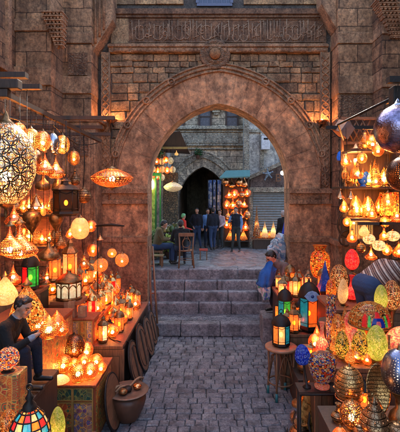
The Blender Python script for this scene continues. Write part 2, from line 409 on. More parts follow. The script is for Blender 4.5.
M['m_yellow'] = mosaic('yellow_black_mosaic', [(.85,.58,.06), (.05,.04,.02), (.9,.65,.15), (.22,.24,.03), (.95,.45,.06)], 45, .6, .08)
M['m_blue'] = mosaic('blue_mosaic', [(.02,.05,.55), (.05,.12,.75), (.2,.28,.8), (.02,.04,.4)], 55, .7, .05, lead=(.01,.02,.15))
M['m_gold'] = mosaic('gold_mosaic', [(1,.42,.08), (.95,.58,.2), (.9,.25,.04), (.75,.2,.03)], 42, .72, .09)
M['m_orange'] = mosaic('orange_mosaic', [(1,.26,.03), (1,.42,.07), (.85,.10,.02)], 30, .75, .09)
M['m_purple'] = plain('silvered_violet_glass', (.30,.24,.34), .10, 1, .5, 55, .4)
M['p_copper'] = pierced('pierced_copper', (.9,.42,.18), 34, 19, .2)
M['p_brass'] = pierced('pierced_brass', (.85,.48,.18), 30, 16, .18)
M['p_silver'] = pierced('pierced_silver', (.6,.55,.55), 22, 11, .17)
M['p_dark'] = pierced('pierced_dark_metal', (.16,.09,.06), 44, 26, .30)
M['p_rings'] = pierced('ring_pattern_metal', (.66,.50,.34), 10, 6, .22, metal=.8, rough=.5, mode='rings', pale=.07)
M['p_rings2'] = pierced('small_ring_pattern_metal', (.7,.42,.2), 8, 4, .2, mode='rings')
M['p_steel'] = pierced('pierced_blue_steel', (.22,.25,.38), 34, 22, .36)
def engraved(name, c, scale=60):
    m, nt, out = newmat(name); tc = nd(nt, 'ShaderNodeTexCoord')
    ve = nd(nt, 'ShaderNodeTexVoronoi', {'Vector': tc.outputs['Object'], 'Scale': scale*.8, 'Randomness': 1.0}, feature='DISTANCE_TO_EDGE')
    wv = nd(nt, 'ShaderNodeTexWave', {'Vector': tc.outputs['Object'], 'Scale': scale*.16, 'Distortion': 1.0, 'Detail': 1.0}, bands_direction='Z')
    e = math_(nt, 'MULTIPLY', ramp(nt, ve.outputs['Distance'], [(.02, (0,0,0)), (.07, (1,1,1))]), ramp(nt, wv.outputs['Fac'], [(.06, (0,0,0)), (.14, (1,1,1))]))
    nz = nd(nt, 'ShaderNodeTexNoise', {'Vector': tc.outputs['Object'], 'Scale': 14, 'Detail': 6})
    col = mix(nt, e, tuple(x*.12 for x in c), mix(nt, nz.outputs[0], tuple(x*.5 for x in c), c))
    bp = nd(nt, 'ShaderNodeBump', {'Strength': .8, 'Distance': .006, 'Height': e})
    pr = nd(nt, 'ShaderNodeBsdfPrincipled', {'Base Color': col, 'Metallic': .95, 'Roughness': .36, 'Normal': bp.outputs[0]}); nt.links.new(pr.outputs[0], out.inputs[0]); return m
M['engr'] = engraved('engraved_brass', (.75,.42,.16)); M['engr2'] = engraved('engraved_bronze', (.42,.24,.12), 45)
M['paint1'] = painted('painted_blue_panel', [(.03,.09,.42), (.6,.05,.03), (.05,.25,.35), (.65,.30,.07), (.03,.05,.28), (.5,.42,.32)], 8)
M['paint2'] = painted('painted_orange_panel', [(.62,.12,.03), (.5,.05,.02), (.06,.2,.08), (.65,.28,.04), (.55,.08,.02)], 7, (.65,.35,.08))
M['paint3'] = painted('painted_green_panel', [(.02,.09,.06), (.03,.13,.10), (.3,.2,.05), (.02,.07,.05)], 8, (.3,.3,.08))
M['paintframe'] = wood('painted_red_frame', (.36,.085,.03), axis=2)
SK = plain('skin', (.42,.21,.13), .5, 0, .1, 50, .1)
SKR = SK
HAIR = plain('black_hair', (.012,.009,.008), .45, 0, .6, 90, .3)
# ------------------------------------------------------------------ the ground, steps, terrace
def struct(name, b, m, **k):
    return tag(b.build(name, m, **k), kind='structure')
g = MB(); g.box(-120, 120, -60, 160, -.3, -.035); struct('ground', g, M['grout'])
g = MB()
rows = 0; y = 2.2
rnd = random.Random(3)
while y < 9.05:
    h = rnd.uniform(.135, .17); x = -2.6 - rnd.random()*.2
    while x < 2.9:
        w = rnd.uniform(.13, .27)
        gp = .008
        zt = rnd.uniform(-.007, .005); t1, t2 = rnd.uniform(-.006, .006), rnd.uniform(-.006, .006)
        a, b_, c, d = x+gp*rnd.uniform(.4,1.5), x+w-gp*rnd.uniform(.4,1.4), y+gp*rnd.uniform(.4,1.3), y+h-gp*rnd.uniform(.4,1.3)
        i = .014
        vs = [(a,c,-.05),(b_,c,-.05),(b_,d,-.05),(a,d,-.05),(a,c,zt-.014+t1),(b_,c,zt-.014+t2),(b_,d,zt-.014-t1),(a,d,zt-.014-t2),
              (a+i,c+i,zt+t1),(b_-i,c+i,zt+t2),(b_-i,d-i,zt-t1),(a+i,d-i,zt-t2)]
        g.add(vs, [(0,1,5,4),(1,2,6,5),(2,3,7,6),(3,0,4,7),(4,5,9,8),(5,6,10,9),(6,7,11,10),(7,4,8,11),(8,9,10,11)])
        x += w
    y += h
struct('street', g, M['cobble'])
# the steps: (front y, top z), stone slabs with worn noses
g = MB()
xs0, xs1 = -1.75, 2.3
def slabs(y0, y1, z0, z1, x0, x1, seed, ov=.0):
    r = random.Random(seed); x = x0
    while x < x1-.05:
        w = min(r.uniform(.75, 1.35), x1-x)
        if x1-x-w < .35: w = x1-x
        dz = r.uniform(-.006, .006); dy = r.uniform(-.012, .012)
        g.box(x+.004, x+w-.004, y0+dy-ov, y1, z0, z1+dz)
        x += w
ST = [(9.08, .27), (9.85, .53), (10.09, .755), (10.33, .98), (10.57, 1.23)]
slabs(9.08, 9.36, -.02, .27, -1.5, 2.4, 1)
slabs(9.85, 10.10, .2, .53, -1.6, 2.2, 2)
slabs(10.09, 10.34, .4, .755, -1.55, 1.97, 3)
slabs(10.33, 10.58, .6, .98, -1.55, 1.97, 4)
slabs(10.57, 11.05, .8, 1.234, -1.7, 2.1, 5)
struct('steps', g, M['step'], bevel=.034)
g = MB(); g.box(-1.7, 2.4, 9.34, 9.9, .1, .255)
yy = 9.37; r2 = random.Random(9)
while yy < 9.84:
    x = -1.6
    while x < 2.3:
        w = r2.uniform(.06, .12); g.box(x+.004, x+w-.006, yy+.004, yy+.074, .2, .262+r2.uniform(0, .012)); x += w
    yy += .078
struct('landing', g, M['cobble'], bevel=.006)
g = MB(); g.box(-9, 9, 10.6, 40, .2, 1.218)
r2 = random.Random(5); yy = 11.06
while yy < 17:
    d = r2.uniform(.45, .65); x = -3.2-r2.random()*.3
    while x < 3.4:
        w = r2.uniform(.6, 1.1); g.box(x+.005, x+w-.005, yy+.005, yy+d-.005, 1.1, 1.23+r2.uniform(-.004, .004)); x += w
    yy += d
struct('terrace', g, M['terrace'], bevel=.006)

# ------------------------------------------------------------------ pointed arch helper
def arch_curve(cx, zs, w, h, n=28, off=0.0):
    """left springing -> apex -> right springing, offset outward by off"""
    Rr = (w*w+h*h)/(2*w); e = Rr-w
    a_end = math.asin(h/Rr); Ro = Rr+off
    a_end = math.acos(max(-1, min(1, e/Ro)))
    L = []
    for i in range(n+1):
        a = a_end*i/n
        L.append((cx+e-Ro*math.cos(a), zs+Ro*math.sin(a)))
    Rg = [(2*cx-x, z) for x, z in L[::-1][1:]]
    return L+Rg
def ring(b, inner, outer, y0, y1, k0=0, k1=None, gap=0.0):
    n = len(inner)
    for i in range(k0, (k1 or n-1)):
        a, c, d, e = inner[i], inner[i+1], outer[i+1], outer[i]
        vs = [(a[0],y0,a[1]),(c[0],y0,c[1]),(d[0],y0,d[1]),(e[0],y0,e[1]),(a[0],y1,a[1]),(c[0],y1,c[1]),(d[0],y1,d[1]),(e[0],y1,e[1])]
        b.add(vs, [(0,1,2,3),(7,6,5,4),(0,4,5,1),(3,2,6,7)])
    return b
ACX, AZS, AW, AH = .21, 3.45, 1.77, 2.03
WY = 9.9
gate = thing('stone_gateway', 'tall medieval stone gateway with pointed arch, carved band and roundel above the steps', 'gateway', (0,0,0))
inn = arch_curve(ACX, AZS, AW, AH); ZT = 8.6
b = MB()
b.box(-2.9, ACX-AW, WY, WY+.62, -.05, AZS); b.box(ACX+AW, 2.98, WY, WY+.62, -.05, AZS)
b.box(-2.9, inn[0][0], WY, WY+.62, AZS, ZT); b.box(inn[-1][0], 2.98, WY, WY+.62, AZS, ZT)
top = [(x, ZT) for x, z in inn]
ring(b, inn, top, WY, WY+.62)
b.build('masonry', M['mortar'], gate)
# irregular blocks facing the spandrels and the top storey
b = MB(); r = random.Random(11)
Rr = (AW*AW+AH*AH)/(2*AW); e_ = Rr-AW
def inside_ring(x, z, extra):
    if z < AZS: return abs(x-ACX) < AW+extra
    dx = abs(x-ACX)+e_
    return math.hypot(dx, z-AZS) < Rr+extra
z = 3.6
while z < 6.85:
    h = r.uniform(.13, .27); x = -2.42-r.random()*.05
    while x < 2.72:
        w = min(r.choice((r.uniform(.18,.3), r.uniform(.3,.6))), 2.74-x)
        if w > .08 and z+h < 6.86 and not inside_ring(x+w/2, z+h/2, .78):
            d = r.uniform(.02, .07)
            j = [r.uniform(-.028, .028) for _ in range(4)]
            vs = [(x+.008, WY+.01, z+.008), (x+w-.008, WY+.01, z+.008), (x+w-.008, WY+.01, z+h-.008), (x+.008, WY+.01, z+h-.008)]
            c0 = (x+w/2, z+h/2)
            fr = [(c0[0]+(vx-c0[0])*.90+j[q], WY-d, c0[1]+(vz-c0[1])*.86+j[3-q]) for q, (vx, _, vz) in enumerate(vs)]
            mid = [(vx, WY-d*.6, vz) for vx, _, vz in vs]
            b.add(vs+mid+fr, [(0,1,5,4),(1,2,6,5),(2,3,7,6),(3,0,4,7),(4,5,9,8),(5,6,10,9),(6,7,11,10),(7,4,8,11),(8,9,10,11)])
        x += w
    z += h
z = 7.9
while z < 8.3:
    h = .36; x = -2.6
    while x < 2.96:
        w = min(r.uniform(.5, .9), 2.98-x)
        if not (x+w > -.32 and x < .52):
            b.box(x+.006, x+w-.006, WY-.03-r.random()*.03, WY+.02, z+.006, z+h-.006)
        x += w
    z += h
b.build('spandrel_masonry', M['block'], gate, bevel=.02)
b = MB(); ia, oa = arch_curve(ACX, AZS, AW, AH, 84, .0), arch_curve(ACX, AZS, AW, AH, 84, .74); r = random.Random(2); k = 0
while k < 168:
    k2 = min(168, k+r.choice((7, 9, 12, 16))); k2 = 168 if 168-k2 < 4 else k2
    dd = r.uniform(0, .006); n_ = k2-k; vs = []
    for y_ in (WY-.085-dd, WY+.01):
        for L_ in (ia, oa):
            for q in range(k, k2+1):
                x_, z_ = L_[q]
                if q == k and k: x_, z_ = x_*.97+L_[q+1][0]*.03, z_*.97+L_[q+1][1]*.03
                vs.append((x_, y_, z_))
    n1 = n_+1; fs = []
    for q in range(n_):
        fs += [(q, q+1, n1+q+1, n1+q), (q, 2*n1+q, 2*n1+q+1, q+1)]
    fs += [(0, n1, 3*n1, 2*n1), (n_, 2*n1+n_, 3*n1+n_, n1+n_)]
    b.add(vs, fs); k = k2
b.build('plaster_band', M['stucco'], gate, bevel=.010)
b = MB()
for sx_ in (-1, 1):
    xa = ACX+sx_*AW; xb = ACX+sx_*(AW+.74); b.box(min(xa, xb), max(xa, xb), WY-.085, WY+.01, 3.36, AZS)
b.build('plaster_band', M['stucco'], gate)
b = MB(); ring(b, arch_curve(ACX, AZS, AW, AH, 28, -.035), arch_curve(ACX, AZS, AW, AH, 28, .001), WY-.1, WY+.6); b.box(ACX-AW-.001, ACX-AW+.035, WY-.1, WY+.6, 3.361, AZS); b.box(ACX+AW-.035, ACX+AW+.001, WY-.1, WY+.6, 3.361, AZS); b.build('soffit', M['stucco'], gate)
# archivolt: flat band, three cords, small knots
mo = MB()
ring(mo, arch_curve(ACX, AZS, AW, AH, 28, .735), arch_curve(ACX, AZS, AW, AH, 28, .96), WY-.10, WY)
for off, rr in ((.755, .024), (.85, .03), (.945, .024)):
    mo.tube([(x, WY-.115, z) for x, z in arch_curve(ACX, AZS, AW, AH, 40, off)], rr, 8)
kc = arch_curve(ACX, AZS, AW, AH, 28, .85)
for i in (5, 10, 15, 20, 36, 41, 46, 51):
    cx_, cz_ = kc[i]
    mo.tube([(cx_+.075*math.cos(a*math.pi/8), WY-.135, cz_+.075*math.sin(a*math.pi/8)) for a in range(16)], .026, 6, True)
    mo.ball((cx_, WY-.13, cz_), .03, 8)
mo.build('archivolt', M['mould'], gate)
# roundel with copper-toned boss
rx, rz = P(215, 56, WY).x, P(215, 56, WY).z
ro = MB()
ro.lathe([(.0, -.02), (.36, -.02), (.38, .03), (.36, .08), (.30, .10), (.27, .07), (.24, .06), (.22, .10), (.17, .11), (.13, .06), (.0, .05)], 32,
         Matrix.Translation((rx, WY-.06, rz)) @ Matrix.Rotation(R(90), 4, 'X'))
rd = ro.build('roundel', M['carved'], gate)
bo = MB(); bo.lathe([(.135, 0), (.14, .05), (.11, .10), (.06, .13), (.001, .135)], 20, Matrix.Translation((rx, WY-.13, rz)) @ Matrix.Rotation(R(90), 4, 'X'))
bo.build('boss', stone('ochre_stone', (.34,.15,.06), (.5,.24,.10), 6, .6), rd)
# frieze with raised script
fz0, fz1 = P(0, 45, WY).z, P(0, 19, WY).z
b = MB(); b.box(-2.45, 2.86, WY-.06, WY+.01, fz0, fz1)
b.box(-2.62, 2.98, WY-.1, WY+.01, fz1, fz1+.07); b.box(-2.62, 2.98, WY-.14, WY+.01, fz1+.07, fz1+.2)
fr = b.build('frieze', M['frieze'], gate)
b = MB(); b.box(-2.48, 2.88, WY-.13, WY+.01, fz0-.22, fz0-.005); b.box(-2.5, 2.9, WY-.17, WY+.01, fz0-.1, fz0-.04)
for k in range(12):
    x0 = -2.4+k*.44
    if abs(x0+.22-rx) > .3: b.box(x0+.03, x0+.40, WY-.15, WY-.1, fz0-.2, fz0-.12)
b.build('cornice', M['mould'], gate, bevel=.012)
b = MB(); b.box(-2.42, -2.0, WY-.075, WY+.01, fz0+.02, fz1-.02)
b.build('bare_patch', M['block'], fr)
s = MB(); r = random.Random(21); x = -1.92; H = fz1-fz0
yl = WY-.062
def stroke(pts, w): s.tube([(px_, yl-.012*(i % 2), pz_) for i, (px_, pz_) in enumerate(pts)], w, 5)
def arc(cx_, cz_, rx_, rz_, a0, a1, n=9): return [(cx_+rx_*math.cos(R(a0+(a1-a0)*i/n)), cz_+rz_*math.sin(R(a0+(a1-a0)*i/n))) for i in range(n+1)]
while x < 2.76:
    k = r.choice('aaaallbbnnwmkds'); zb = fz0+H*.16; w = .015
    if k == 'a': stroke([(x, zb+.02), (x+.006, zb+H*.35), (x-.004, fz1-H*.1)], w); stroke([(x-.004, fz1-H*.1), (x-.04, fz1-H*.17)], w*.8); x += .085
    elif k == 'l': stroke([(x+.10, zb+.03), (x+.06, zb), (x, zb+.02), (x, fz1-H*.09)], w); stroke([(x+.07, zb+H*.3), (x+.07, fz1-H*.12)], w); x += .15
    elif k == 'b': stroke(arc(x+.11, zb+.09, .11, .09, 180, 360), w); s.ball((x+.11, yl, zb-.035), .016, 6); stroke(arc(x+.1, zb+.3, .09, .05, 10, 200), w*.8); x += .24
    elif k == 'n': stroke(arc(x+.09, zb+.07, .09, .11, 150, 380), w); s.ball((x+.09, yl, zb+.12), .017, 6); stroke([(x+.02, zb+.24), (x+.16, zb+.32)], w*.7); stroke([(x+.02, zb+.30), (x+.16, zb+.38)], w*.7); x += .20
    elif k == 'w': stroke(arc(x+.05, zb+.15, .045, .045, 0, 360), w); stroke([(x+.095, zb+.15), (x+.09, zb+.03), (x, zb-.04)], w); stroke(arc(x+.07, zb+.34, .06, .06, 200, 420), w*.8); x += .15
    elif k == 'm': stroke(arc(x+.05, zb+.1, .05, .04, 0, 360), w); stroke([(x+.1, zb+.1), (x+.17, zb+.1)], w); stroke([(x+.04, zb+.22), (x+.14, zb+.27), (x+.1, zb+.42)], w*.8); x += .2
    elif k == 'k': stroke([(x+.19, zb+H*.62), (x+.05, zb+H*.38), (x+.15, zb+.12), (x, zb+.05)], w); x += .21
    elif k == 'd': stroke([(x+.02, zb+.18), (x+.11, zb+.09), (x+.06, zb+.02), (x-.02, zb+.03)], w); stroke(arc(x+.05, zb+.36, .05, .07, 90, 330), w*.8); x += .13
    else: stroke([(x, zb+.06)]+[(x+.03*i, zb+.06+(.035 if i % 2 else -.01)) for i in range(1, 7)]+[(x+.2, zb+.14)], w); stroke([(x+.09, zb+.24), (x+.09, fz1-H*.12)], w); x += .22
stroke([(-1.95, fz0+.05), (2.8, fz0+.05)], .01); stroke([(-1.95, fz1-.04), (2.8, fz1-.04)], .01)
yl = WY-.060; x = -1.9
while x < 2.72:
    hh = r.uniform(.5, .95); stroke([(x, fz0+H*.12), (x+r.uniform(-.01,.01), fz0+H*hh)], .013)
    if r.random() < .5: stroke(arc(x+.03, fz0+H*r.uniform(.3,.6), .06, .04, r.uniform(0,180), r.uniform(200,360)), .012)
    if r.random() < .4: stroke([(x-.04, fz0+H*.5), (x+.05, fz0+H*.72), (x+.10, fz0+H*.6)], .011)
    x += r.uniform(.07, .15)
s.build('inscription', M['relief'], fr)
# framing carved strips left and right
for (a, c, nm) in ((-2.66, -2.45, 1), (2.70, 2.94, 2)):
    b = MB(); b.box(a, c, WY-.12, WY+.01, 3.0, fz0-.22); m_ = (a+c)/2; hw = (c-a)/2-.035
    for sg in (1, -1):
        b.tube([(m_+sg*hw*math.sin(t*.8), WY-.13, 3.4+t*.044) for t in range(74)], .018, 6)
    b.tube([(a+.015, WY-.125, 3.0), (a+.015, WY-.125, fz0-.22)], .018, 6); b.tube([(c-.015, WY-.125, 3.0), (c-.015, WY-.125, fz0-.22)], .018, 6)
    b.build('carved_strip', M['mould'], gate)
# imposts, pier faces, base ledges
for (a, c) in ((-2.66, ACX-AW+.03), (ACX+AW-.03, 3.0)):
    b = MB()
    b.box(a, c, WY-.14, WY+.64, 2.98, 3.08); b.box(a, c, WY-.1, WY+.63, 3.08, 3.24); b.box(a, c, WY-.16, WY+.64, 3.24, 3.36)
    n = int((c-a)/.24)
    for k in range(n):
        xx = a+.13+k*(c-a-.02)/n
        b.tube([(xx+.07*math.cos(t*math.pi/6), WY-.105, 3.16+.045*math.sin(t*math.pi/6)) for t in range(12)], .014, 5, True)
    b.build('impost', M['mould'], gate, bevel=.012)
    b = MB(); b.box(a, c-.0, WY-.06, WY+.62, 2.18, 2.985); b.build('pier_face', M['stucco'], gate)
    b = MB(); b.box(a, c, WY-.13, WY+.64, 2.04, 2.18); b.box(a, c, WY-.1, WY+.63, -.02, 2.04); b.build('pier_base', M['pier'], gate, bevel=.015)
# window above the band
wx0, wx1 = P(198, 0, WY).x, P(231, 0, WY).x
b = MB(); b.box(wx0-.03, wx1+.03, WY-.05, WY+.1, 7.86, 7.93); b.box(wx0-.05, wx0+.02, WY-.06, WY+.1, 7.93, 8.55); b.box(wx1-.02, wx1+.05, WY-.06, WY+.1, 7.93, 8.55)
for k in range(1, 7): b.box(wx0+k*(wx1-wx0)/7-.012, wx0+k*(wx1-wx0)/7+.012, WY-.045, WY-.015, 7.93, 8.55)
win = b.build('window', plain('blue_grey_paint', (.10, .11, .17), .6), gate)
b = MB(); b.box(wx0, wx1, WY-.012, WY+.02, 7.9, 8.55); b.build('pane', plain('dusty_glass', (.06, .07, .12), .15), win)

# ------------------------------------------------------------------ side piers and walls
def pier(name, label, x0, x1, y0, y1, z1, low, m=None, seed=0, ledge=3.98, out=.07, side=1):
    t = thing(name, label, 'stone pier', (0,0,0))
    b = MB(); b.box(x0, x1, y0, y1, low, z1); b.build('shaft', m or M['ashlar'], t, bevel=.02)
    b = MB(); b.box(x0-.013, x1+.013, y0-.035, y1-.01, 6.72, 6.98); b.build('band', M['pier'], t, bevel=.015)
    b = MB(); b.box(x0-.013, x1+.013, y0-.05, y1-.01, 5.55, 5.95); b.build('band', M['pier'], t, bevel=.015)
    return t
tp = pier('stone_pier', 'buttress of weathered stone beside the left spandrel, carved corbel at its upper corner', -4.19, -3.42, 8.6, 9.95, 8.6, -.02)
b = MB(); r = random.Random(6)
for k in range(9):
    w = .46-.035*k; x0 = -3.56+.028*k; z1_ = 7.08-.08*k; yf = 8.40+.022*k
    b.box(x0, x0+w, yf, 8.75, z1_-.03, z1_)
    for q in range(6-k//2):
        xx = x0+(q+.5)*w/(6-k//2); b.prism([(xx-.03, z1_-.03), (xx+.03, z1_-.03), (xx+.018, z1_-.066), (xx, z1_-.078), (xx-.018, z1_-.066)], yf+.01+r.uniform(0,.02), 8.7)
b.build('corbel', M['mould'], tp)
tp = pier('stone_pier', 'stepped stone pier next to the left carved strip, with capital ledge behind the lamps', -3.45, -2.76, 9.3, 9.95, 8.6, -.02)
b = MB(); b.box(-3.42, -2.52, 9.16, 9.92, 4.88, 4.96); b.box(-3.42, -2.56, 9.2, 9.92, 4.78, 4.88); b.box(-3.42, -2.64, 9.22, 9.92, -.02, 4.78)
b.build('lower_casing', M['pier'], tp, bevel=.02)
b = MB(); b.box(-3.3, -2.8, 9.19, 9.23, 4.1, 4.65); b.build('carved_panel', M['carved'], tp); b = MB(); b.box(-3.3, -2.85, 9.275, 9.31, 5.98, 6.5); b.build('carved_panel', M['carved'], tp)
b = MB(); b.prism([(-2.76, 6.6), (-2.3, 7.35), (-2.3, 8.6), (-2.76, 8.6)], 9.45, 9.9)
for k in range(4): b.tube([(-2.80+.1*k, 9.43, 6.62+.16*k), (-2.80+.1*k, 9.43, 8.55)], .03, 6)
b.build('fluted_corbel', M['mould'], tp)
tp = pier('stone_pier', 'smooth stone pier right of the arch bearing a carved plaque', 2.98, 3.80, 9.3, 9.95, 8.6, -.02)
b = MB(); b.box(3.06, 3.62, 9.272, 9.31, 4.7, 5.53); b.box(3.0, 3.05, 9.262, 9.305, 4.7, 5.53); b.build('plaque', M['carved'], tp, bevel=.01)
b = MB(); b.box(2.90, 3.85, 9.12, 9.92, 2.02, 2.16); b.box(2.94, 3.82, 9.18, 9.92, -.02, 2.02); b.build('ledge', M['pier'], tp, bevel=.02)
b = MB(); b.prism([(2.98, 7.1), (2.62, 7.7), (2.62, 8.6), (2.98, 8.6)], 9.4, 9.9)
b.build('fluted_corbel', M['mould'], tp, bevel=.03)
tp = pier('stone_pier', 'pale buttress at the far right wall under a tiered stalactite corbel', 3.77, 4.6, 8.75, 9.95, 8.6, -.02, M['sidewall'])
b = MB()
for k in range(10):
    z1_ = 7.36-.075*k; x0 = 3.52+.045*k; w = .46-.02*k; yf = 8.42+.03*k
    b.box(x0, x0+w, yf, 8.8, z1_-.028, z1_)
    for q in range(5): xx = x0+(q+.5)*w/5; b.prism([(xx-.034, z1_-.028), (xx+.034, z1_-.028), (xx+.02, z1_-.06), (xx, z1_-.073), (xx-.02, z1_-.06)], yf+.012, 8.75)
b.build('corbel', M['mould'], tp)
# side walls of the street, with a string course that runs toward the viewer
t = thing('shop_wall', 'long rough stone wall down the left side behind the brass lamps', 'wall', (0,0,0))
b = MB(); b.box(-4.6, -4.2, -4, 8.65, -.05, 8.6); b.build('masonry', M['sidewall'], t)
b = MB(); b.box(-4.22, -4.12, -4, 8.6, 5.72, 5.84); b.build('string_course', M['mould'], t, bevel=.01)
b = MB()
for yy in (8.2, 6.4): b.box(-4.23, -4.13, yy, yy+.16, -.02, 8.5)
b.build('pilaster_strip', M['mould'], t, bevel=.02)
t = thing('shop_wall', 'long stone wall down the right side behind the mosaic globes', 'wall', (0,0,0))
b = MB(); b.box(4.3, 4.7, -4, 8.8, -.05, 8.6); b.build('masonry', M['sidewall'], t)
b = MB(); b.box(4.22, 4.32, -4, 8.75, 5.72, 5.84); b.build('string_course', M['mould'], t, bevel=.01)

# ------------------------------------------------------------------ beyond the arch
FY = 17.0
t = thing('old_building', 'grey stone building across the court with dark arched passage and small windows', 'building', (0,0,0))
fcx, fzs = P(203, 0, FY).x, 2.9
FA = dict(cx=fcx, zs=fzs, w=1.06, h=1.5)
inn = arch_curve(n=16, **FA)
b = MB(); b.box(-9, fcx-1.06, FY, FY+.6, 1.0, fzs); b.box(fcx+1.06, 1.45, FY, FY+.6, 1.0, fzs)
b.box(-9, fcx-1.06, FY, FY+.6, fzs, 12); b.box(fcx+1.06, 1.45, FY, FY+.6, fzs, 12)
ring(b, inn, [(x, 12) for x, z in inn], FY, FY+.6)
b.build('facade', M['far'], t)
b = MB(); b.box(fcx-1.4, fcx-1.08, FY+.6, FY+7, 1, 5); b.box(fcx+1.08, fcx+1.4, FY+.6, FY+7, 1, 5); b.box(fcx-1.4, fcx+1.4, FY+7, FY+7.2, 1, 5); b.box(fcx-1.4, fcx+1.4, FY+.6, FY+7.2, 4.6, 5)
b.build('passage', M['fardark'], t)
for par, mm, off in ((0, 'far', 0), (1, 'fardark', 0)):
    b = MB(); i1, o1 = arch_curve(n=16, off=.0, **FA), arch_curve(n=16, off=.36, **FA)
    for k in range(par, len(i1)-1, 2): ring(b, i1, o1, FY-.09, FY+.02, k, k+1)
    b.build('voussoir_ring', M[mm], t)
b = MB(); i1, o1 = arch_curve(n=20, off=.36, **FA), arch_curve(n=20, off=.52, **FA); ring(b, i1, o1, FY-.14, FY+.02)
b.tube([(x, FY-.15, z) for x, z in arch_curve(n=20, off=.6, **FA)], .04, 6)
b.build('hood_mould', M['farcarve'], t)
b = MB()
for (py, hh, pj) in ((128, .14, .16), (145, .09, .12), (131.5, .06, .08), (149, .05, .08)):
    z_ = P(0, py, FY).z; b.box(-3.2, 1.45, FY-pj, FY+.01, z_-hh/2, z_+hh/2)
b.build('string_course', M['farcarve'], t, bevel=.02)
b = MB(); b.box(-3.1, 1.2, FY-.04, FY+.01, P(0,143,FY).z, P(0,133,FY).z); b.build('carved_band', M['farcarve'], t)
for (pa, pb) in ((170, 183), (200, 210), (227, 237)):
    xa, xb = P(pa, 0, FY).x, P(pb, 0, FY).x; z0, z1 = P(0, 126.5, FY).z, P(0, 107, FY).z
    b = MB(); b.box(xa-.07, xa, FY-.07, FY+.05, z0, z1); b.box(xb, xb+.07, FY-.07, FY+.05, z0, z1); b.box(xa-.07, xb+.07, FY-.07, FY+.05, z1, z1+.08)
    b.box(xa, xb, FY-.05, FY+.05, (z0+z1)/2-.02, (z0+z1)/2+.02); b.box(xa-.1, xb+.1, FY-.14, FY+.05, z0-.08, z0)
    w = b.build('window', M['darkwood'], t)
    b = MB(); b.box(xa, xb, FY-.02, FY+.03, z0, z1); b.build('pane', plain('grey_pane', (.10,.11,.13), .2), w)
    b = MB(); b.box(xa, xb, FY-.05, FY+.03, z1+.5, z1+1.4); b.build('lattice', M['darkwood'], w)
b = MB()
for (pa) in (190, 216, 240):
    xa = P(pa, 0, FY).x
    for k in range(4): b.box(xa-.28+.06*k, xa+.28-.06*k, FY-.3+.06*k, FY, P(0, 106, FY).z-.1*k-.1, P(0, 106, FY).z-.1*k)
    b.box(xa-.34, xa+.34, FY-.34, FY, P(0, 106, FY).z, P(0, 106, FY).z+.07)
b.build('stalactite_corbel', M['farcarve'], t, bevel=.015)
# grey rendered house
t = thing('rendered_house', 'bluish grey plastered house wall rising above the shuttered shop', 'building', (0,0,0))
b = MB(); b.box(1.4, 6, 16.4, 17.6, 1.0, 12); b.build('wall', M['farblue'], t)
b = MB(); b.box(1.38, 1.6, 16.3, 16.45, 1, 12); b.box(2.05, 2.2, 16.32, 16.45, 4.2, 12); b.box(1.61, 2.04, 16.315, 16.45, 5.75, 5.9); b.box(2.21, 3.6, 16.315, 16.45, 5.75, 5.9)
b.build('quoin', M['farcarve'], t, bevel=.02)
b = MB(); b.box(2.35, 2.85, 16.36, 16.42, 6.2, 7.4); b.build('window', M['darkwood'], t)
# shuttered shop
SY = 15.2
t = thing('shuttered_shop', 'closed shop with grey roller shutter beneath a sloping stone gable', 'shop', (0,0,0))
xl, xr = P(250.5, 0, SY).x, P(300, 0, SY).x
zc, z0 = P(0, 189, SY).z, 1.22
b = MB(); b.prism([(xl, zc), (xr+1.5, zc), (xr+1.5, P(0,150,SY).z), (xr-.1, P(0,163,SY).z+.25), (xl, P(0,179,SY).z)], SY+.02, SY+1.2)
b.box(xl, xl+.12, SY, SY+1.1, z0, zc); b.box(P(288,0,SY).x, xr+1.5, SY, SY+1.2, z0, zc)
b.build('wall', stone('reddish_panel', (.15,.11,.10), (.28,.21,.19), 5, .8), t)
b = MB(); zz = P(0,179,SY).z; z2 = P(0, 163, SY).z+.27
b.prism([(xl-.06, zz-.03), (xr, z2-.03), (xr, z2+.12), (xl-.06, zz+.12)], SY-.1, SY+.3)
b.box(xl-.06, xr+.6, SY-.1, SY+.1, zc-.12, zc+.06); b.box(xl-.055, xl+.08, SY-.09, SY+.09, z0, zc-.121)
b.build('gable_moulding', M['farcarve'], t, bevel=.015)
b = MB(); n = 22
for k in range(n):
    za = z0+(zc-.12-z0)*k/n; zb_ = z0+(zc-.12-z0)*(k+1)/n
    b.add([(xl+.1, SY-.0, za), (P(288,0,SY).x, SY-.0, za), (P(288,0,SY).x, SY-.035, (za+zb_)/2), (xl+.1, SY-.035, (za+zb_)/2), (P(288,0,SY).x, SY, zb_), (xl+.1, SY, zb_)],
          [(0,1,2,3), (3,2,4,5)])
b.build('roller_shutter', plain('grey_green_shutter', (.24,.26,.25), .45, .3, .1), t)
# AC unit
c = P(265.5, 143, 16.2)
t = thing('air_conditioner', 'white air conditioning cabinet fixed high on the grey wall', 'air conditioner', (c.x, c.y, c.z))
b = MB(); b.box(-.17, .17, -.12, .15, -.27, .3); b.box(-.2, .2, -.14, .17, .3, .33)
b.build('housing', plain('white_enamel', (.62,.66,.68), .4), t, bevel=.015)
b = MB(); b.box(-.09, .09, -.13, -.115, .12, .19); b.build('grille', M['gear'], t)
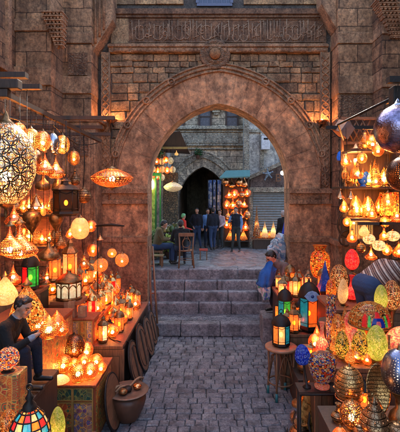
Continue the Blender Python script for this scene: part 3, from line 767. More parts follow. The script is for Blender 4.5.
# wall lettering and star near the bulb
cu = bpy.data.curves.new('letter', 'FONT'); cu.body = 'B'; cu.size = .42; cu.extrude = .02; cu.bevel_depth = .006
oo = bpy.data.objects.new('tmp', cu); COL.objects.link(oo); bpy.context.view_layer.update()
me = bpy.data.meshes.new_from_object(oo.evaluated_get(bpy.context.evaluated_depsgraph_get())); bpy.data.objects.remove(oo)
lt = bpy.data.objects.new('sign_letter', me); COL.objects.link(lt); me.materials.clear(); me.materials.append(M['midwood'])
c = P(275, 181.5, SY-.14); lt.location = c; lt.rotation_euler = (R(90), 0, 0)
tag(lt, 'brown letter B mounted on the shuttered shop beside the bright bulb', 'sign')
c = P(268, 174, SY-.16)
b = MB()
for k in range(5):
    a = R(90+72*k+8); d = Vector((math.cos(a), 0, math.sin(a))); n_ = Vector((-d.z, 0, d.x))
    L = .19 if k != 2 else .26
    b.add([c+Vector((0,-.06,0)), c+n_*.07, c+d*L, c-n_*.07, c+Vector((0,.06,0))], [(0,1,2),(0,2,3),(4,2,1),(4,3,2)])
    b.ball(c+d*L*.95, .035, 6)
tag(b.build('star_ornament', plain('pale_blue_paint', (.17,.23,.28), .4)), 'pale blue star ornament hung on the sloping gable', 'ornament')
# ------------------------------------------------------------------ lamp kinds
PR = {  # normalised profiles (radius, height 0..1 from the bottom)
 'globe': [(.02,0),(.35,.03),(.7,.14),(.93,.32),(1,.5),(.93,.68),(.7,.86),(.4,.96),(.2,1)],
 'egg':   [(.02,0),(.5,.05),(.86,.2),(1,.4),(.93,.62),(.7,.82),(.4,.95),(.15,1)],
 'pear':  [(.02,0),(.5,.03),(.9,.12),(1,.26),(.88,.42),(.55,.56),(.3,.68),(.2,.8),(.16,.9),(.2,1)],
 'onion': [(.05,0),(.55,.02),(.95,.12),(1,.2),(.85,.31),(.5,.44),(.26,.58),(.13,.74),(.06,.9),(.02,1)],
 'drop':  [(.05,0),(.5,.03),(.85,.12),(1,.27),(.93,.42),(.7,.6),(.4,.78),(.15,.92),(.02,1)],
 'disc':  [(.03,0),(.4,.06),(.78,.22),(.97,.42),(1,.5),(.96,.58),(.7,.78),(.35,.94),(.1,1)],
 'amphora': [(.03,0),(.12,.08),(.45,.26),(.85,.5),(1,.68),(.9,.82),(.5,.92),(.42,.95),(.6,1)],
 'dome':  [(1,0),(1.02,.04),(.98,.2),(.88,.42),(.68,.66),(.4,.86),(.12,.97),(.02,1)],
 'cone':  [(.9,0),(1,.05),(.85,.18),(.55,.42),(.3,.68),(.1,.9),(.02,1)],
 'ovoid': [(.25,0),(.55,.05),(.88,.2),(1,.42),(.95,.62),(.75,.82),(.42,.95),(.02,1)],
 'vase':  [(.5,0),(.9,.08),(1,.22),(.85,.36),(.45,.5),(.3,.66),(.3,.86),(.42,1)],
 'jar': [(.5,0),(.8,.08),(1,.3),(1,.6),(.8,.76),(.55,.82),(.6,.9),(.75,1)],
 'drum':  [(.92,0),(1,.02),(1,.98),(.92,1)],
}
def smoothp(p, n=3):
    out = []
    for i in range(len(p)-1):
        p0, p1, p2, p3 = p[max(i-1,0)], p[i], p[i+1], p[min(i+2, len(p)-1)]
        for k in range(n):
            t = k/n
            out.append(tuple(max(0.004, .5*((2*p1[j])+(-p0[j]+p2[j])*t+(2*p0[j]-5*p1[j]+4*p2[j]-p3[j])*t*t+(-p0[j]+3*p1[j]-3*p2[j]+p3[j])*t**3)) if j == 0 else
                             .5*((2*p1[j])+(-p0[j]+p2[j])*t+(2*p0[j]-5*p1[j]+4*p2[j]-p3[j])*t*t+(-p0[j]+3*p1[j]-3*p2[j]+p3[j])*t**3) for j in (0,1)))
    out.append(p[-1]); return out
def prof(k, r, h, z=0, n=3): return [(a*r, z+b_*h) for a, b_ in smoothp(PR[k], n)]
def stdname(k): return {'disc':'pendant_lamp','amphora':'hanging_vase'}.get(k, 'pendant_lamp')
def pendant(label, px, py, D, kind, rpx, hpx, mat, top, bulb='bulb', br=.03, name='pendant_lamp', cat='pendant lamp', group=None, cap=True, bz=.4, fin=False, capm='oldbrass', n=24):
    """centre at photo position and depth; hangs by a chain from height top"""
    c = P(px, py, D); r = rpx*D/F; h = hpx*D/F
    t = thing(name, label, cat, (c.x, c.y, c.z-h/2), group=group)
    MB().lathe(prof(kind, r, h), n).build('shade', M[mat] if isinstance(mat, str) else mat, t)
    if cap:
        MB().lathe([(r*.30, h*.955), (r*.32, h*.985), (r*.16, h*1.03), (r*.08, h*1.10), (.004, h*1.14)], 12).build('cap', M[capm], t)
    if fin: MB().lathe([(.003, -h*.16), (r*.07, -h*.10), (r*.05, -h*.04), (r*.25, h*.0), (r*.3, h*.03)], 12).build('finial', M[capm], t)
    if top > c.z+h/2+.05:
        b = MB(); L = top-(c.z-h/2); z0 = h*1.05
        b.tube([(0,0,z0), (0,0,L)], max(.0025, .0006*D), 5)
        k = int((L-z0)/.07)
        for i in range(min(k, 14)): b.ball((0,0,z0+.05+i*.07), .0065, 5)
        b.build('chain', M['iron'], t)
    mt_ = M[mat] if isinstance(mat, str) else mat
    if mt_.name in GLASSM: MB().ball((0,0,h*.42), r*.2, 8).build('bulb', M['bulbm'], t)
    elif bulb: MB().ball((0,0,h*bz), br, 8).build('bulb', M[bulb], t)
    return t
def base_at(px, pyb, z):
    """point of a surface at height z that shows at (px, pyb)"""
    D = (CZ-z)*F/(pyb-CY); return Vector(((px-CX)/F*D, D, z)), D
def hexlantern(label, px, pyb, z, wpx, hpx, panes, lit='bulbs', frame='oldbrass', sides=6, group=None, name='lantern', dome=False, D=None, hang=None, ringr=True, pos=None):
    """glass lantern standing at height z (or hanging when hang is given)"""
    if pos is None:
        if D is None: p, D = base_at(px, pyb, z)
        else: p = P(px, pyb, D)
    else: p = Vector(pos)
    w = wpx*D/F/2; h = hpx*D/F; t = thing(name, label, 'lantern', p, rotz=R(hash_(label) % 40), group=group)
    b = MB(); z1, z2 = h*.12, h*.62
    b.lathe([(w*.75, 0), (w*.8, h*.03), (w*1.0, h*.06), (w*.95, z1)], sides, smooth=False)
    b.lathe([(w*.95, z2), (w*1.06, z2+h*.015), (w*1.02, z2+h*.04)], sides, smooth=False)
    for k in range(sides):
        a = 2*math.pi*k/sides; x, y = w*.93*math.cos(a), w*.93*math.sin(a)
        b.tube([(x,y,z1), (x,y,z2)], max(.0035, w*.055), 5)
        if w > .05:
            a2 = 2*math.pi*(k+1)/sides; x2, y2 = w*.93*math.cos(a2), w*.93*math.sin(a2)
            b.tube([(x,y,z2-h*.02), ((x+x2)/2,(y+y2)/2,z2-h*.07), (x2,y2,z2-h*.02)], max(.003, w*.03), 4)
            b.tube([(x,y,z1+h*.06), (x2,y2,z1+h*.06)], max(.003, w*.025), 4)
    b.build('frame', M[frame], t)
    b = MB()
    if dome: pr_ = [(w*1.04, z2+h*.04), (w*.98, z2+h*.1), (w*.8, z2+h*.19), (w*.45, z2+h*.26), (w*.16, z2+h*.29), (w*.1, z2+h*.33), (.004, z2+h*.36)]; b.lathe(pr_, 16)
    else: b.lathe([(w*1.15, z2+h*.04), (w*.7, z2+h*.13), (w*.42, z2+h*.17), (w*.36, z2+h*.24), (w*.45, z2+h*.25), (w*.1, z2+h*.32), (.004, z2+h*.36)], sides, smooth=False)
    rf = b.build('roof', M[frame], t)
    if ringr and w > .045:
        MB().tube([(w*.22*math.cos(R(30*i)), 0, h*1.01+w*.22*math.sin(R(30*i))) for i in range(12)], max(.003, w*.04), 5, True).build('ring', M[frame], rf)
    g_ = MB() ; pm = []; keys = []
    for k in range(sides):
        key = panes[k % len(panes)]
        if key not in keys: keys.append(key)
    for key in keys:
        gb = MB(); kk = [k for k in range(sides) if panes[k % len(panes)] == key]
        for k in kk:
            a, a2 = 2*math.pi*k/sides, 2*math.pi*(k+1)/sides; q = .90
            A = Vector((w*q*math.cos(a), w*q*math.sin(a), 0)); B_ = Vector((w*q*math.cos(a2), w*q*math.sin(a2), 0)); o_ = (A+B_)*.5*.04
            vs = [A+Vector((0,0,z1)), B_+Vector((0,0,z1)), B_+Vector((0,0,z2)), A+Vector((0,0,z2))]
            gb.add(vs+[v-o_ for v in vs], [(0,1,2,3), (7,6,5,4)])
            if w > .09 and sides <= 8:
                gb.build('glass_pane', M['g_'+key], t); gb = MB()
        if gb.v: gb.build('glass_pane', M['g_'+key], t)
    if lit: MB().ball((0, 0, z1+(z2-z1)*.42), max(.008, min(.028, w*.26)), 8, (1,1,1.5)).build('bulb', M[lit], t)
    if hang:
        MB().tube([(0,0,h*.98), (0,0,hang-p.z)], .007, 5).build('chain', M['iron'], t)
    return t
def hash_(s_):
    v = 7
    for ch in s_: v = (v*31+ord(ch)) % 100003
    return v
def tablelamp(label, px, pyb, z, kind, rpx, hpx, mat, base='oldbrass', stand=.12, cat='table lamp', name='table_lamp', tilt=0, top=True, group=None, pos=None, D=None, bulb=None, sq=1.0):
    if pos is None: p, D = base_at(px, pyb, z)
    else: p = Vector(pos)
    r = rpx*D/F; h = hpx*D/F; hs = h*stand
    t = thing(name, label, cat, p, group=group, rot=(0, R(tilt), R(hash_(label) % 90)))
    MB().lathe([(r*.55, 0), (r*.6, hs*.12), (r*.5, hs*.3), (r*.2, hs*.5), (r*.2, hs*.8), (r*.4, hs)], 16).build('base', M[base], t)
    sh = MB().lathe([(a, b_) for a, b_ in prof(kind, r, h-hs, hs)], 28, Matrix.Diagonal((1, sq, 1, 1))).build('shade', M[mat] if isinstance(mat, str) else mat, t)
    if top: MB().lathe([(r*.14, h*.985), (r*.1, h*1.02), (r*.05, h*1.05), (.003, h*1.09)], 10).build('finial', M[base], t)
    mt_ = M[mat] if isinstance(mat, str) else mat
    if mt_.name in GLASSM: MB().ball((0, 0, hs+(h-hs)*.4), r*.2*min(1, sq*1.3), 8).build('bulb', M['bulbm'], t)
    elif bulb: MB().ball((0, 0, hs+(h-hs)*.35), min(.03, r*.3), 8).build('bulb', M[bulb], t)
    return t

# ------------------------------------------------------------------ supports: tables, stands
def table(name, label, x0, x1, y0, y1, z, m='midwood', cat='table', base=0.0, panel=None):
    t = thing(name, label, cat, ((x0+x1)/2, (y0+y1)/2, base))
    hx, hy = (x1-x0)/2, (y1-y0)/2; H = z-base
    b = MB(); b.box(-hx-.015, hx+.015, -hy-.015, hy+.015, H-.05, H); b.build('top', M[m], t, bevel=.008)
    b = MB(); b.box(-hx, hx, -hy, hy, .0, H-.052); b.build('body', M['darkwood'], t)
    b = MB()
    for sx in (-1, 1):
        b.box(sx*hx-.035, sx*hx+.035, -hy-.02, -hy+.03, 0.003, H-.055)
    b.box(-hx+.036, hx-.036, -hy-.012, -hy+.02, H-.16, H-.06); b.box(-hx+.036, hx-.036, -hy-.012, -hy+.02, .03, .11)
    n = max(2, int((x1-x0)/.14))
    for k in range(n): b.box(-hx+.04+k*(2*hx-.08)/n+.003, -hx+.04+(k+1)*(2*hx-.08)/n-.003, -hy-.006, -hy+.01, .115, H-.165)
    b.build('front_boarding', M['midwood'], t, bevel=.005)
    return t
def paintedbox(name, label, x0, x1, y0, y1, z0, z, cols=2, rows_=((.25, 'paint3'), (.75, 'paint1')), side='paint2'):
    t = thing(name, label, 'painted box', ((x0+x1)/2, (y0+y1)/2, z0)); hx, hy = (x1-x0)/2, (y1-y0)/2; H = z-z0
    b = MB(); b.box(-hx, hx, -hy, hy, 0, H-.03); b.box(-hx-.02, hx+.02, -hy-.02, hy+.02, H-.03, H)
    b.build('body', M['paintframe'], t, bevel=.008)
    f = MB(); fw = .035; cw = (2*hx-fw)/cols; zt = H-.03
    segs = []; za = zt
    for fr_, mm in rows_:
        hh = (zt-.02)*fr_; segs.append((za-hh, za, mm)); za -= hh
    for c_ in range(cols):
        xa = -hx+fw+c_*cw; xb = xa+cw-fw
        for j, (a, b_, mm) in enumerate(segs):
            pb = MB(); pb.box(xa, xb, -hy-.008, -hy+.002, a+fw*.6, b_-fw*.6); pb.build('panel', M['paint2'] if (c_+j) % 2 and mm != 'paint3' else M[mm], t)
            f.box(xa-.012, xb+.012, -hy-.014, -hy-.0, b_-fw*.6, b_-fw*.25); f.box(xa-.012, xb+.012, -hy-.014, -hy, a+fw*.25, a+fw*.6)
        f.box(xa-fw*.5, xa-.003, -hy-.016, -hy, .02, zt-.01); f.box(xb+.003, xb+fw*.5, -hy-.016, -hy, .02, zt-.01)
    f.build('moulding', plain('gold_paint', (.45,.26,.07), .5), t)
    b = MB(); b.box(hx-.002, hx+.008, -hy+.05, hy-.05, .05, zt-.05); b.build('side_panel', M[side], t)
    return t
# left side
paintedbox('painted_box', 'low painted box with blue and orange floral panels under the small brass globes', -2.03, -1.47, 5.1, 5.95, 0, .78)
paintedbox('painted_box', 'tall red and blue painted chest beneath the copper drop lamps by the seated man', -3.0, -2.06, 4.75, 6.0, 0, 1.5, 3, ((.3, 'paint1'), (.7, 'paint2')))
paintedbox('painted_box', 'painted box of narrow blue and red panels under the two cartons', -2.22, -1.86, 6.39, 6.74, .803, 1.23, 3, ((1, 'paint1'),))
table('stall_table', 'long low wooden table of the left stall with barrel lids leaning on it', -3.35, -1.40, 6.36, 9.0, .8, cat='stall table')
table('display_step', 'middle wooden step crowded with small lanterns on the left stall', -2.3, -1.92, 6.78, 8.95, 1.1, 'redwood', 'display step', .803)
table('display_step', 'upper wooden step behind the drum lantern on the left stall', -3.3, -2.33, 6.5, 8.9, 1.42, 'redwood', 'display step', .803)
table('back_shelf', 'dark back counter along the left wall under the coloured lantern', -4.1, -2.6, 6.02, 6.44, 1.75, 'redwood', 'counter')
table('front_stand', 'low stand in the lower left corner holding the mosaic egg lamps', -2.3, -1.04, 2.3, 3.22, 1.25, 'darkwood', 'stand')
table('raised_platform', 'raised wooden platform the lamp seller sits on', -2.7, -1.68, 3.3, 4.4, 1.28, 'darkwood', 'platform')
for k, (x_, y_, rr, lean) in enumerate(((-1.36, 6.75, .36, 14), (-1.34, 7.35, .40, 12), (-1.33, 8.02, .37, 13), (-1.33, 8.62, .34, 12))):
    lab = ['nearest of the round barrel lids leaning on the left table', 'largest round barrel lid, second along the left table side', 'third round barrel lid along the left table, toward the steps', 'last dark barrel lid leaning by the foot of the steps'][k]
    t = thing('barrel_lid', lab, 'barrel lid', (x_+.10, y_, rr*math.cos(R(lean))+.012), group='round barrel lids leaning along the left table', rot=(0, R(90-lean), 0))
    MB().lathe([(.001, -.02), (rr, -.02), (rr, .012), (.001, .012)], 36, smooth=False).build('boards', M['midwoodx'], t)
    b = MB(); b.tube([((rr+.006)*math.cos(R(10*i)), (rr+.006)*math.sin(R(10*i)), 0) for i in range(36)], .02, 6, True); b.build('hoop', M['iron'], t)
    b = MB(); b.tube([(rr*.8*math.cos(R(10*i)), rr*.8*math.sin(R(10*i)), .012) for i in range(36)], .010, 5, True); b.box(-rr*.8, rr*.8, -.03, .03, .01, .03); b.build('batten', M['darkwood'], t)
# a round lid on the side of the painted box
t = thing('barrel_lid', 'worn round wooden lid leaning on the side of the painted box', 'barrel lid', (-1.335, 5.52, .36), group=None, rot=(0, R(80), 0))
MB().lathe([(.001, -.015), (.355, -.015), (.355, .012), (.001, .012)], 36, smooth=False).build('boards', M['midwoodx'], t)
MB().tube([(.36*math.cos(R(10*i)), .36*math.sin(R(10*i)), 0) for i in range(36)], .017, 6, True).build('hoop', M['iron'], t)
# planks leaning at left jamb
t = thing('folded_trestle', 'narrow wooden trestle leaning on the left arch jamb', 'trestle', (0,0,0))
for dx in (0, .13):
    b = MB(); b.tube([(-1.30+dx, 9.02, .0), (-1.48+dx*.6, 9.75, 1.95)], .024, 4); b.build('leg', M['midwood'], t)
b = MB()
for zz in (.4, .9, 1.5): b.tube([(-1.30-.18*zz/1.95, 9.02+.73*zz/1.95, zz), (-1.17-.18*zz/1.95-.05*zz/1.95, 9.02+.73*zz/1.95, zz)], .014, 4)
b.build('rung', M['midwood'], t)
# pot with tray and rope
p, D = base_at(126, 424, 0)
t = thing('clay_pot', 'dark clay pot on the paving carrying a round tray of scrap', 'pot', (p.x, p.y+.12, .0))
MB().lathe([(.12, 0), (.135, .01), (.18, .08), (.235, .20), (.262, .30), (.25, .35), (.22, .375), (.2, .38)], 32).build('body', M['clay'], t)
t = thing('metal_tray', 'wide shallow tray lying on the clay pot', 'tray', (p.x, p.y+.12, .38))
MB().lathe([(.001, 0), (.2, 0), (.28, .02), (.295, .035), (.29, .042), (.2, .012), (.001, .008)], 40).build('dish', plain('worn_leather_brown', (.2,.12,.08), .45, .3, .3), t)
b = MB(); pts = [(p.x-.22, p.y-.02, .42)]
for i in range(9): pts.append((p.x-.2+.045*i, p.y+.05+.05*i+.03*math.sin(i), .41+.035*math.sin(i*1.2)+.02))
b.tube(pts, .017, 6); b.tube([(q[0]+.05, q[1]-.03, q[2]+.004) for q in pts[1:6]], .014, 6)
tag(b.build('rope', plain('hemp', (.3,.17,.09), .8, 0, .5, 90)), 'thick brown rope coiled across the tray on the clay pot', 'rope')
for k, (dx, dy, mm, lab) in enumerate(((.0, .0, 'iron', 'dark iron fitting lying in the middle of the tray'), (.12, .08, 'copper', 'small copper bowl at the right side of the tray'), (-.05, -.08, 'oldbrass', 'aged brass cup at the front of the tray'))):
    tag(MB().lathe([(.03, 0), (.06, .02), (.065, .05), (.04, .07), (.02, .075)], 14).build('metal_bowl', M[mm]), lab, 'bowl').location = (p.x+dx, p.y+.12+dy, .396)

# ------------------------------------------------------------------ hanging lamps, left
b = MB()
t = thing('lamp_gantry', 'dark wooden post and beams the left pendant lamps hang from', 'frame', (0,0,0))
b = MB(); b.box(-2.33, -2.27, 3.3, 8.4, 4.3, 4.36); b.build('beam', M['darkwood'], t); b = MB(); b.box(-2.7, -2.335, 4.54, 4.6, 4.3, 4.36); b.build('cross_beam', M['darkwood'], t)
b = MB(); b.box(-4.2, -1.55, 6.46, 6.54, 4.42, 4.48); b.build('cross_beam', M['darkwood'], t); b = MB(); b.box(-4.2, -1.86, 4.02, 4.10, 4.385, 4.44); b.build('cross_beam', M['darkwood'], t); b = MB(); b.box(-4.2, -1.9, 4.46, 4.53, 4.385, 4.44); b.build('cross_beam', M['darkwood'], t)
b = MB(); b.box(-2.66, -2.52, 4.5, 4.64, 0, 4.295); b.build('post', M['darkwood'], t)
b = MB(); b.box(-2.34, -1.80, 3.74, 3.84, 4.20, 4.29); b.box(-2.22, -1.9, 3.75, 3.83, 4.12, 4.199); b.build('bracket', M['darkwood'], t, bevel=.01)
b = MB(); b.box(-3.55, -3.45, 6.5, 6.6, 0, 4.42); b.build('post', M['darkwood'], t)
pendant('huge egg-shaped brass globe chased with interlaced rings, hanging at the left edge', 6, 164, 4.06, 'globe', 28, 83, 'p_rings', 4.39, 'bulbx', .05, n=48, bz=.35, fin=True)
for a in [
 ('pale pierced brass pear lamp nearest the huge ring-patterned globe', 31, 139, 5.15, 'globe', 9, 21, 'p_brass'),
 ('second pierced brass globe in the hanging cluster, finely netted', 43, 141, 5.5, 'globe', 7.5, 20, 'p_copper'),
 ('plain silver-grey globe hanging among the pierced brass ones', 53, 143, 5.8, 'globe', 6.5, 20, 'silver'),
 ('rightmost pierced brass globe of the hanging cluster', 62.5, 144.5, 6.2, 'globe', 7, 19, 'p_brass'),
 ('small smooth copper ball hanging in the lower row of the cluster', 36, 158, 5.3, 'globe', 6, 16, 'copper'),
 ('copper pear lamp in the lower row of the cluster, centre', 45, 163, 5.55, 'onion', 10, 24, 'p_copper'),
 ('pierced bell-bottomed copper lamp, right end of the lower row', 56, 166, 5.9, 'onion', 9, 25, 'p_copper'),
 ('dim brown metal pear hanging under the cluster', 43, 182, 5.7, 'pear', 7.5, 18, 'oldbrass'),
 ('dull bronze drop hanging right of the dim brown pear', 58, 184, 6.1, 'drop', 6, 18, 'oldbrass'),
 ('half-hidden brass globe peeping past the huge globe', 19, 131, 5.0, 'globe', 7, 17, 'p_copper')]:
    pendant(*a, 4.3, None if a[7] in ('silver', 'copper', 'oldbrass') else 'bulbx', .024, group='brass globes clustered under the left beam')
pendant('tall-necked onion lamp of pierced copper, the upper left of the pair', 10, 240, 4.06, 'onion', 15, 30, 'p_copper', 4.39, 'bulbx', .03, n=32, bz=.18)
pendant('wide-bellied onion lamp of pierced copper, the lower right of the pair', 20, 240, 4.49, 'onion', 17, 36, 'p_copper', 4.39, 'bulbx', .03, n=32, bz=.14)
pendant('amphora-shaped bronze hanging vase against the left wall', 32, 222, 5.6, 'amphora', 9, 27, 'oldbrass', 4.3, None, name='hanging_vase', cat='hanging vase')
pendant('small lit copper cap lamp just above the bronze amphora', 36, 201, 5.4, 'cone', 6, 12, 'copper', 4.3, 'bulb', .025, bz=-.02)
pendant('bronze amphora with narrow foot, left of the pale ribbed globe', 56, 222, 5.9, 'amphora', 7, 22, 'oldbrass', 4.3, None, name='hanging_vase', cat='hanging vase')
pendant('bare filament bulb glowing between the two amphoras', 43.5, 212, 5.5, 'egg', 2.6, 8, 'g_amber', 4.3, None, cap=False, name='light_bulb', cat='light bulb')
pendant('pale ribbed glass globe on a chain above the drum lantern', 80, 228, 5.9, 'ovoid', 9, 22, litglass('pale_ribbed_glass', (1,.5,.17), 1.3, see=.25), 4.3, 'bulbs', .02, n=28)
pendant('broad saucer-shaped copper lamp hanging in front of the left spandrel', 112, 178, 6.5, 'disc', 21, 19, 'p_copper', 4.42, 'bulbx', .045, n=40, fin=True, bz=.45)
pendant('dim brass bell lamp hanging above the red and green lantern', 49, 251, 5.6, 'pear', 10, 20, 'oldbrass', 4.3, None)
pendant('pointed cream glass star lamp behind the seller', 5, 290, 4.49, 'drop', 12, 30, 'm_white', 4.39, None)
pendant('large golden glass drop lamp hanging directly behind the seller', 27, 305, 4.49, 'drop', 16, 44, 'm_gold', 4.39, None)
hexlantern('dark peaked iron lantern with one candle bulb, hung in mid air on the left', 66, 216, 0, 25, 40, ['smoke'], frame='iron', D=5.9, hang=4.3, sides=6)
hexlantern('dome-topped lantern with ruby and green glass hung over the back counter', 30.5, 290, 0, 17, 38, ['green', 'red', 'red', 'red', 'green', 'green'], frame='iron', D=5.8, hang=4.3, dome=True)
hexlantern('tall amber brass cage lantern behind the drum lantern', 70, 281, 0, 15, 44, ['amber', 'cream'], frame='oldbrass', D=6.9, hang=4.42)
hexlantern('slimmer amber cage lantern left of the tall one', 55, 282, 0, 12, 36, ['amber'], frame='oldbrass', D=6.6, hang=4.42)
for lab, px, py, D_, kd, rp_, hp, mm, bu in (
 ('dim copper onion lamp hanging low against the left wall, left of the amphora', 14, 214, 6.4, 'onion', 9, 24, 'p_copper', 'bulbs'), ('small pierced brass drop right of the upper onion lamp', 33, 258, 6.0, 'drop', 6, 16, 'p_brass', 'bulbs'),
 ('dull bronze globe hanging behind the dark iron lantern', 84, 196, 7.3, 'globe', 7, 15, 'engr2', None), ('pierced copper ball hanging behind the pale ribbed globe', 91, 226, 7.5, 'globe', 5.5, 12, 'p_copper', 'bulbs'),
 ('small copper onion hanging left of the tall cage lantern', 47, 276, 6.9, 'onion', 7, 18, 'p_copper', 'bulbs'), ('engraved brass pear hanging above the slim cage lantern', 60, 240, 7.2, 'pear', 6, 18, 'engr', None),
 ('pierced brass globe high against the pier beside the cluster', 74, 158, 7.6, 'globe', 6, 15, 'p_brass', 'bulbs'), ('bronze drop under the pierced globe against the pier', 75, 178, 7.7, 'drop', 5, 15, 'engr2', None),
 ('tiny lit copper drop between amphora and ribbed globe', 70, 233, 6.6, 'drop', 4, 11, 'p_copper', 'bulbs'), ('pierced copper globe above the back of the left pile', 93, 250, 7.8, 'globe', 6, 13, 'p_copper', 'bulbs'),
 ('brass netted pear above the rear lanterns of the left pile', 84, 262, 7.9, 'pear', 6, 15, 'p_brass', 'bulbs'), ('round copper lamp hanging just over the drum lantern roof', 62, 268, 7.6, 'globe', 5, 11, 'p_copper', 'bulbs')):
    pendant(lab, px, py, D_, kd, rp_, hp, mm, 4.3, bu, .024, n=20)
for yy_, zz_ in ((7.6, 4.3),): 
    b = MB(); b.box(-4.2, -1.9, yy_-.6, yy_-.54, 4.36, 4.42); b.box(-4.2, -1.95, yy_+.2, yy_+.26, 4.36, 4.42); b.build('cross_beam', M['darkwood'], bpy.data.objects['lamp_gantry'])
# drum lantern with arched white panels
p, dd = base_at(69, 299, 1.48)
t = thing('drum_lantern', 'big white drum lantern with arched glass panels and brass rims', 'lantern', p)
r_ = 12.5*6.6/F; h_ = 20*6.6/F
MB().lathe([(r_*.94, .03), (r_*.94, h_-.02)], 28).build('glass', M['g_white'], t)
b = MB(); b.lathe([(r_*.85, 0), (r_*1.02, .01), (r_*1.02, .05), (r_*.96, .055)], 28); b.lathe([(r_*.96, h_-.05), (r_*1.04, h_-.04), (r_*1.04, h_), (r_*.6, h_+.07), (r_*.2, h_+.10), (r_*.2, h_+.15)], 28)
for k in range(10):
    a = 2*math.pi*k/10; c0 = Vector((r_*.97*math.cos(a), r_*.97*math.sin(a), 0))
    b.tube([c0+Vector((0,0,.05)), c0+Vector((0,0,h_-.05))], .012, 5)
    arcp = []
    for i in range(7):
        aa = a+2*math.pi/10*i/6; arcp.append((r_*.97*math.cos(aa), r_*.97*math.sin(aa), h_-.13+.06*math.sin(math.pi*i/6)))
    b.tube(arcp, .010, 4)
b.build('frame', M['oldbrass'], t)
b = MB(); b.box(-.24, .24, -.18, .22, 0, p.z-1.423)
tag(b.build('display_box', M['redwood'], loc=None), 'plain red wooden box lifting the big drum lantern', 'wooden box').location = (p.x, p.y, 1.423)
# arm with three clear globes
t = thing('lamp_stand', 'thin dark stand with a side arm that holds three clear globes', 'lamp stand', (0,0,0))
q = P(101, 226, 7.2)
b = MB(); b.tube([(q.x-.06, 7.2, 1.1), (q.x-.06, 7.2, q.z)], .012, 6); b.build('pole', M['iron'], t)
b = MB(); b.tube([(q.x-.1, 7.2, q.z), (q.x+.2, 7.2, q.z+.02), (q.x+.42, 7.2, q.z)], [.012, .028, .01], 8); b.build('arm', M['iron'], t)
for lab, px, py, rp in (('large clear bubbled glass globe, lowest and nearest of the three', 101, 265, 7), ('small clear glass globe hanging between two larger ones', 112, 253, 4.6), ('clear glass globe at the right end of the iron arm', 122, 260, 6.8)):
    pendant(lab, px, py, 7.2, 'globe', rp, rp*2, litglass('bubbled_glass', (.9,.42,.14), .5, .8, 60, see=.6), q.z, 'bulbs', .02, name='glass_globe_lamp', group='three clear globes on the iron arm', n=20)
pendant('tiny copper bell hanging from the iron arm', 100, 237, 7.2, 'cone', 3.5, 6, 'copper', q.z, None)
# ------------------------------------------------------------------ left stall goods
for i, a in enumerate([
 ('copper drop lamp pierced all over, nearest to the seller hands', 38, 347, 9.5, 24, 'p_copper'),
 ('copper drop lamp at the right rear of the painted chest, twin-spired', 57, 334, 9.5, 24, 'p_copper'),
 ('glowing copper drop lamp in the middle back row of the chest', 44, 333, 8.5, 25, 'p_brass'),
 ('bright copper drop lamp half hidden by the seller shoulder', 29, 338, 9, 24, 'p_brass'),
 ('small copper drop lamp at the front edge of the painted chest', 53, 342, 7.5, 18, 'p_copper'),
 ('little copper drop lamp on the right corner of the painted chest', 62, 338, 6.5, 14, 'p_brass')]):
    p, D = base_at(a[1], a[2], 1.5)
    if p.y < 4.8: p = Vector((p.x*4.86/p.y, 4.86, 1.5))
    tablelamp(a[0], a[1], a[2], 1.5, 'drop', a[3], a[4], a[5], 'copper', .04, group='copper drop lamps on the painted chest', top=False, pos=p, D=p.y, bulb='bulb')
tablelamp('large dark ovoid lamp with pinhole pattern at the back of the low painted box', 74, 361, .78, 'ovoid', 11, 27, 'p_dark', 'iron', .06, bulb='bulbs')
tablelamp('orange crescent-lit copper globe tucked behind the dark ovoid lamp', 86, 357, .80, 'globe', 6.5, 17, 'p_copper', 'copper', .05, bulb='bulb', pos=(-1.82, 5.90, .78), D=5.9)
for a in [('brass netted globe at the left front of the low painted box', 63, 373, 9, 18), ('brass netted globe at the centre of the low painted box', 78, 381, 9.5, 18),
          ('coppery netted globe to the right of the centre one', 90, 379, 8.5, 17), ('brass netted globe behind the coppery one', 84, 368, 7, 14),
          ('small netted globe on the right rear of the low painted box', 96, 368, 7, 14), ('smallest netted globe at the far right edge of the low box', 101, 373, 5.5, 11),
          ('small bright netted globe between the dark ovoid and the front row', 74, 370, 5.5, 12)]:
    tablelamp(a[0], a[1], a[2], .78, 'globe', a[3], a[4], 'p_copper' if 'copper' in a[0] else 'p_brass', 'oldbrass', .05, group='netted globes on the low painted box', top=False, bulb='bulbs')
# shallow lit dish at front of low box
tablelamp('flat white shade lamp on the front left corner of the low painted box', 60, 383, .78, 'dome', 9, 8, 'm_white', 'copper', .2, top=False)
for lab, px, pyb, w, h, z in (('taller brown cardboard carton on the narrow painted box', 66, 320.5, 11, 17, 1.23), ('shorter brown carton beside the taller one', 78, 321, 8, 11, 1.23)):
    p, D = base_at(px, pyb, z); wx = w*D/F/2; hz = h*D/F
    t = thing('cardboard_box', lab, 'carton', (p.x, max(p.y, 6.42)+wx*.8, z))
    b = MB(); b.box(-wx, wx, -wx*.8, wx*.8, 0, hz); b.build('carton', plain('cardboard', (.33,.17,.10), .85, 0, .15), t, bevel=.004)
    b = MB(); b.box(-wx-.002, wx+.002, -wx*.8-.002, wx*.8+.002, hz*.80, hz*.81); b.box(-.02, .02, -wx*.8-.0035, -wx*.8+.001, hz*.4, hz+.001); b.build('tape', plain('packing_tape', (.42,.27,.16), .3), t)
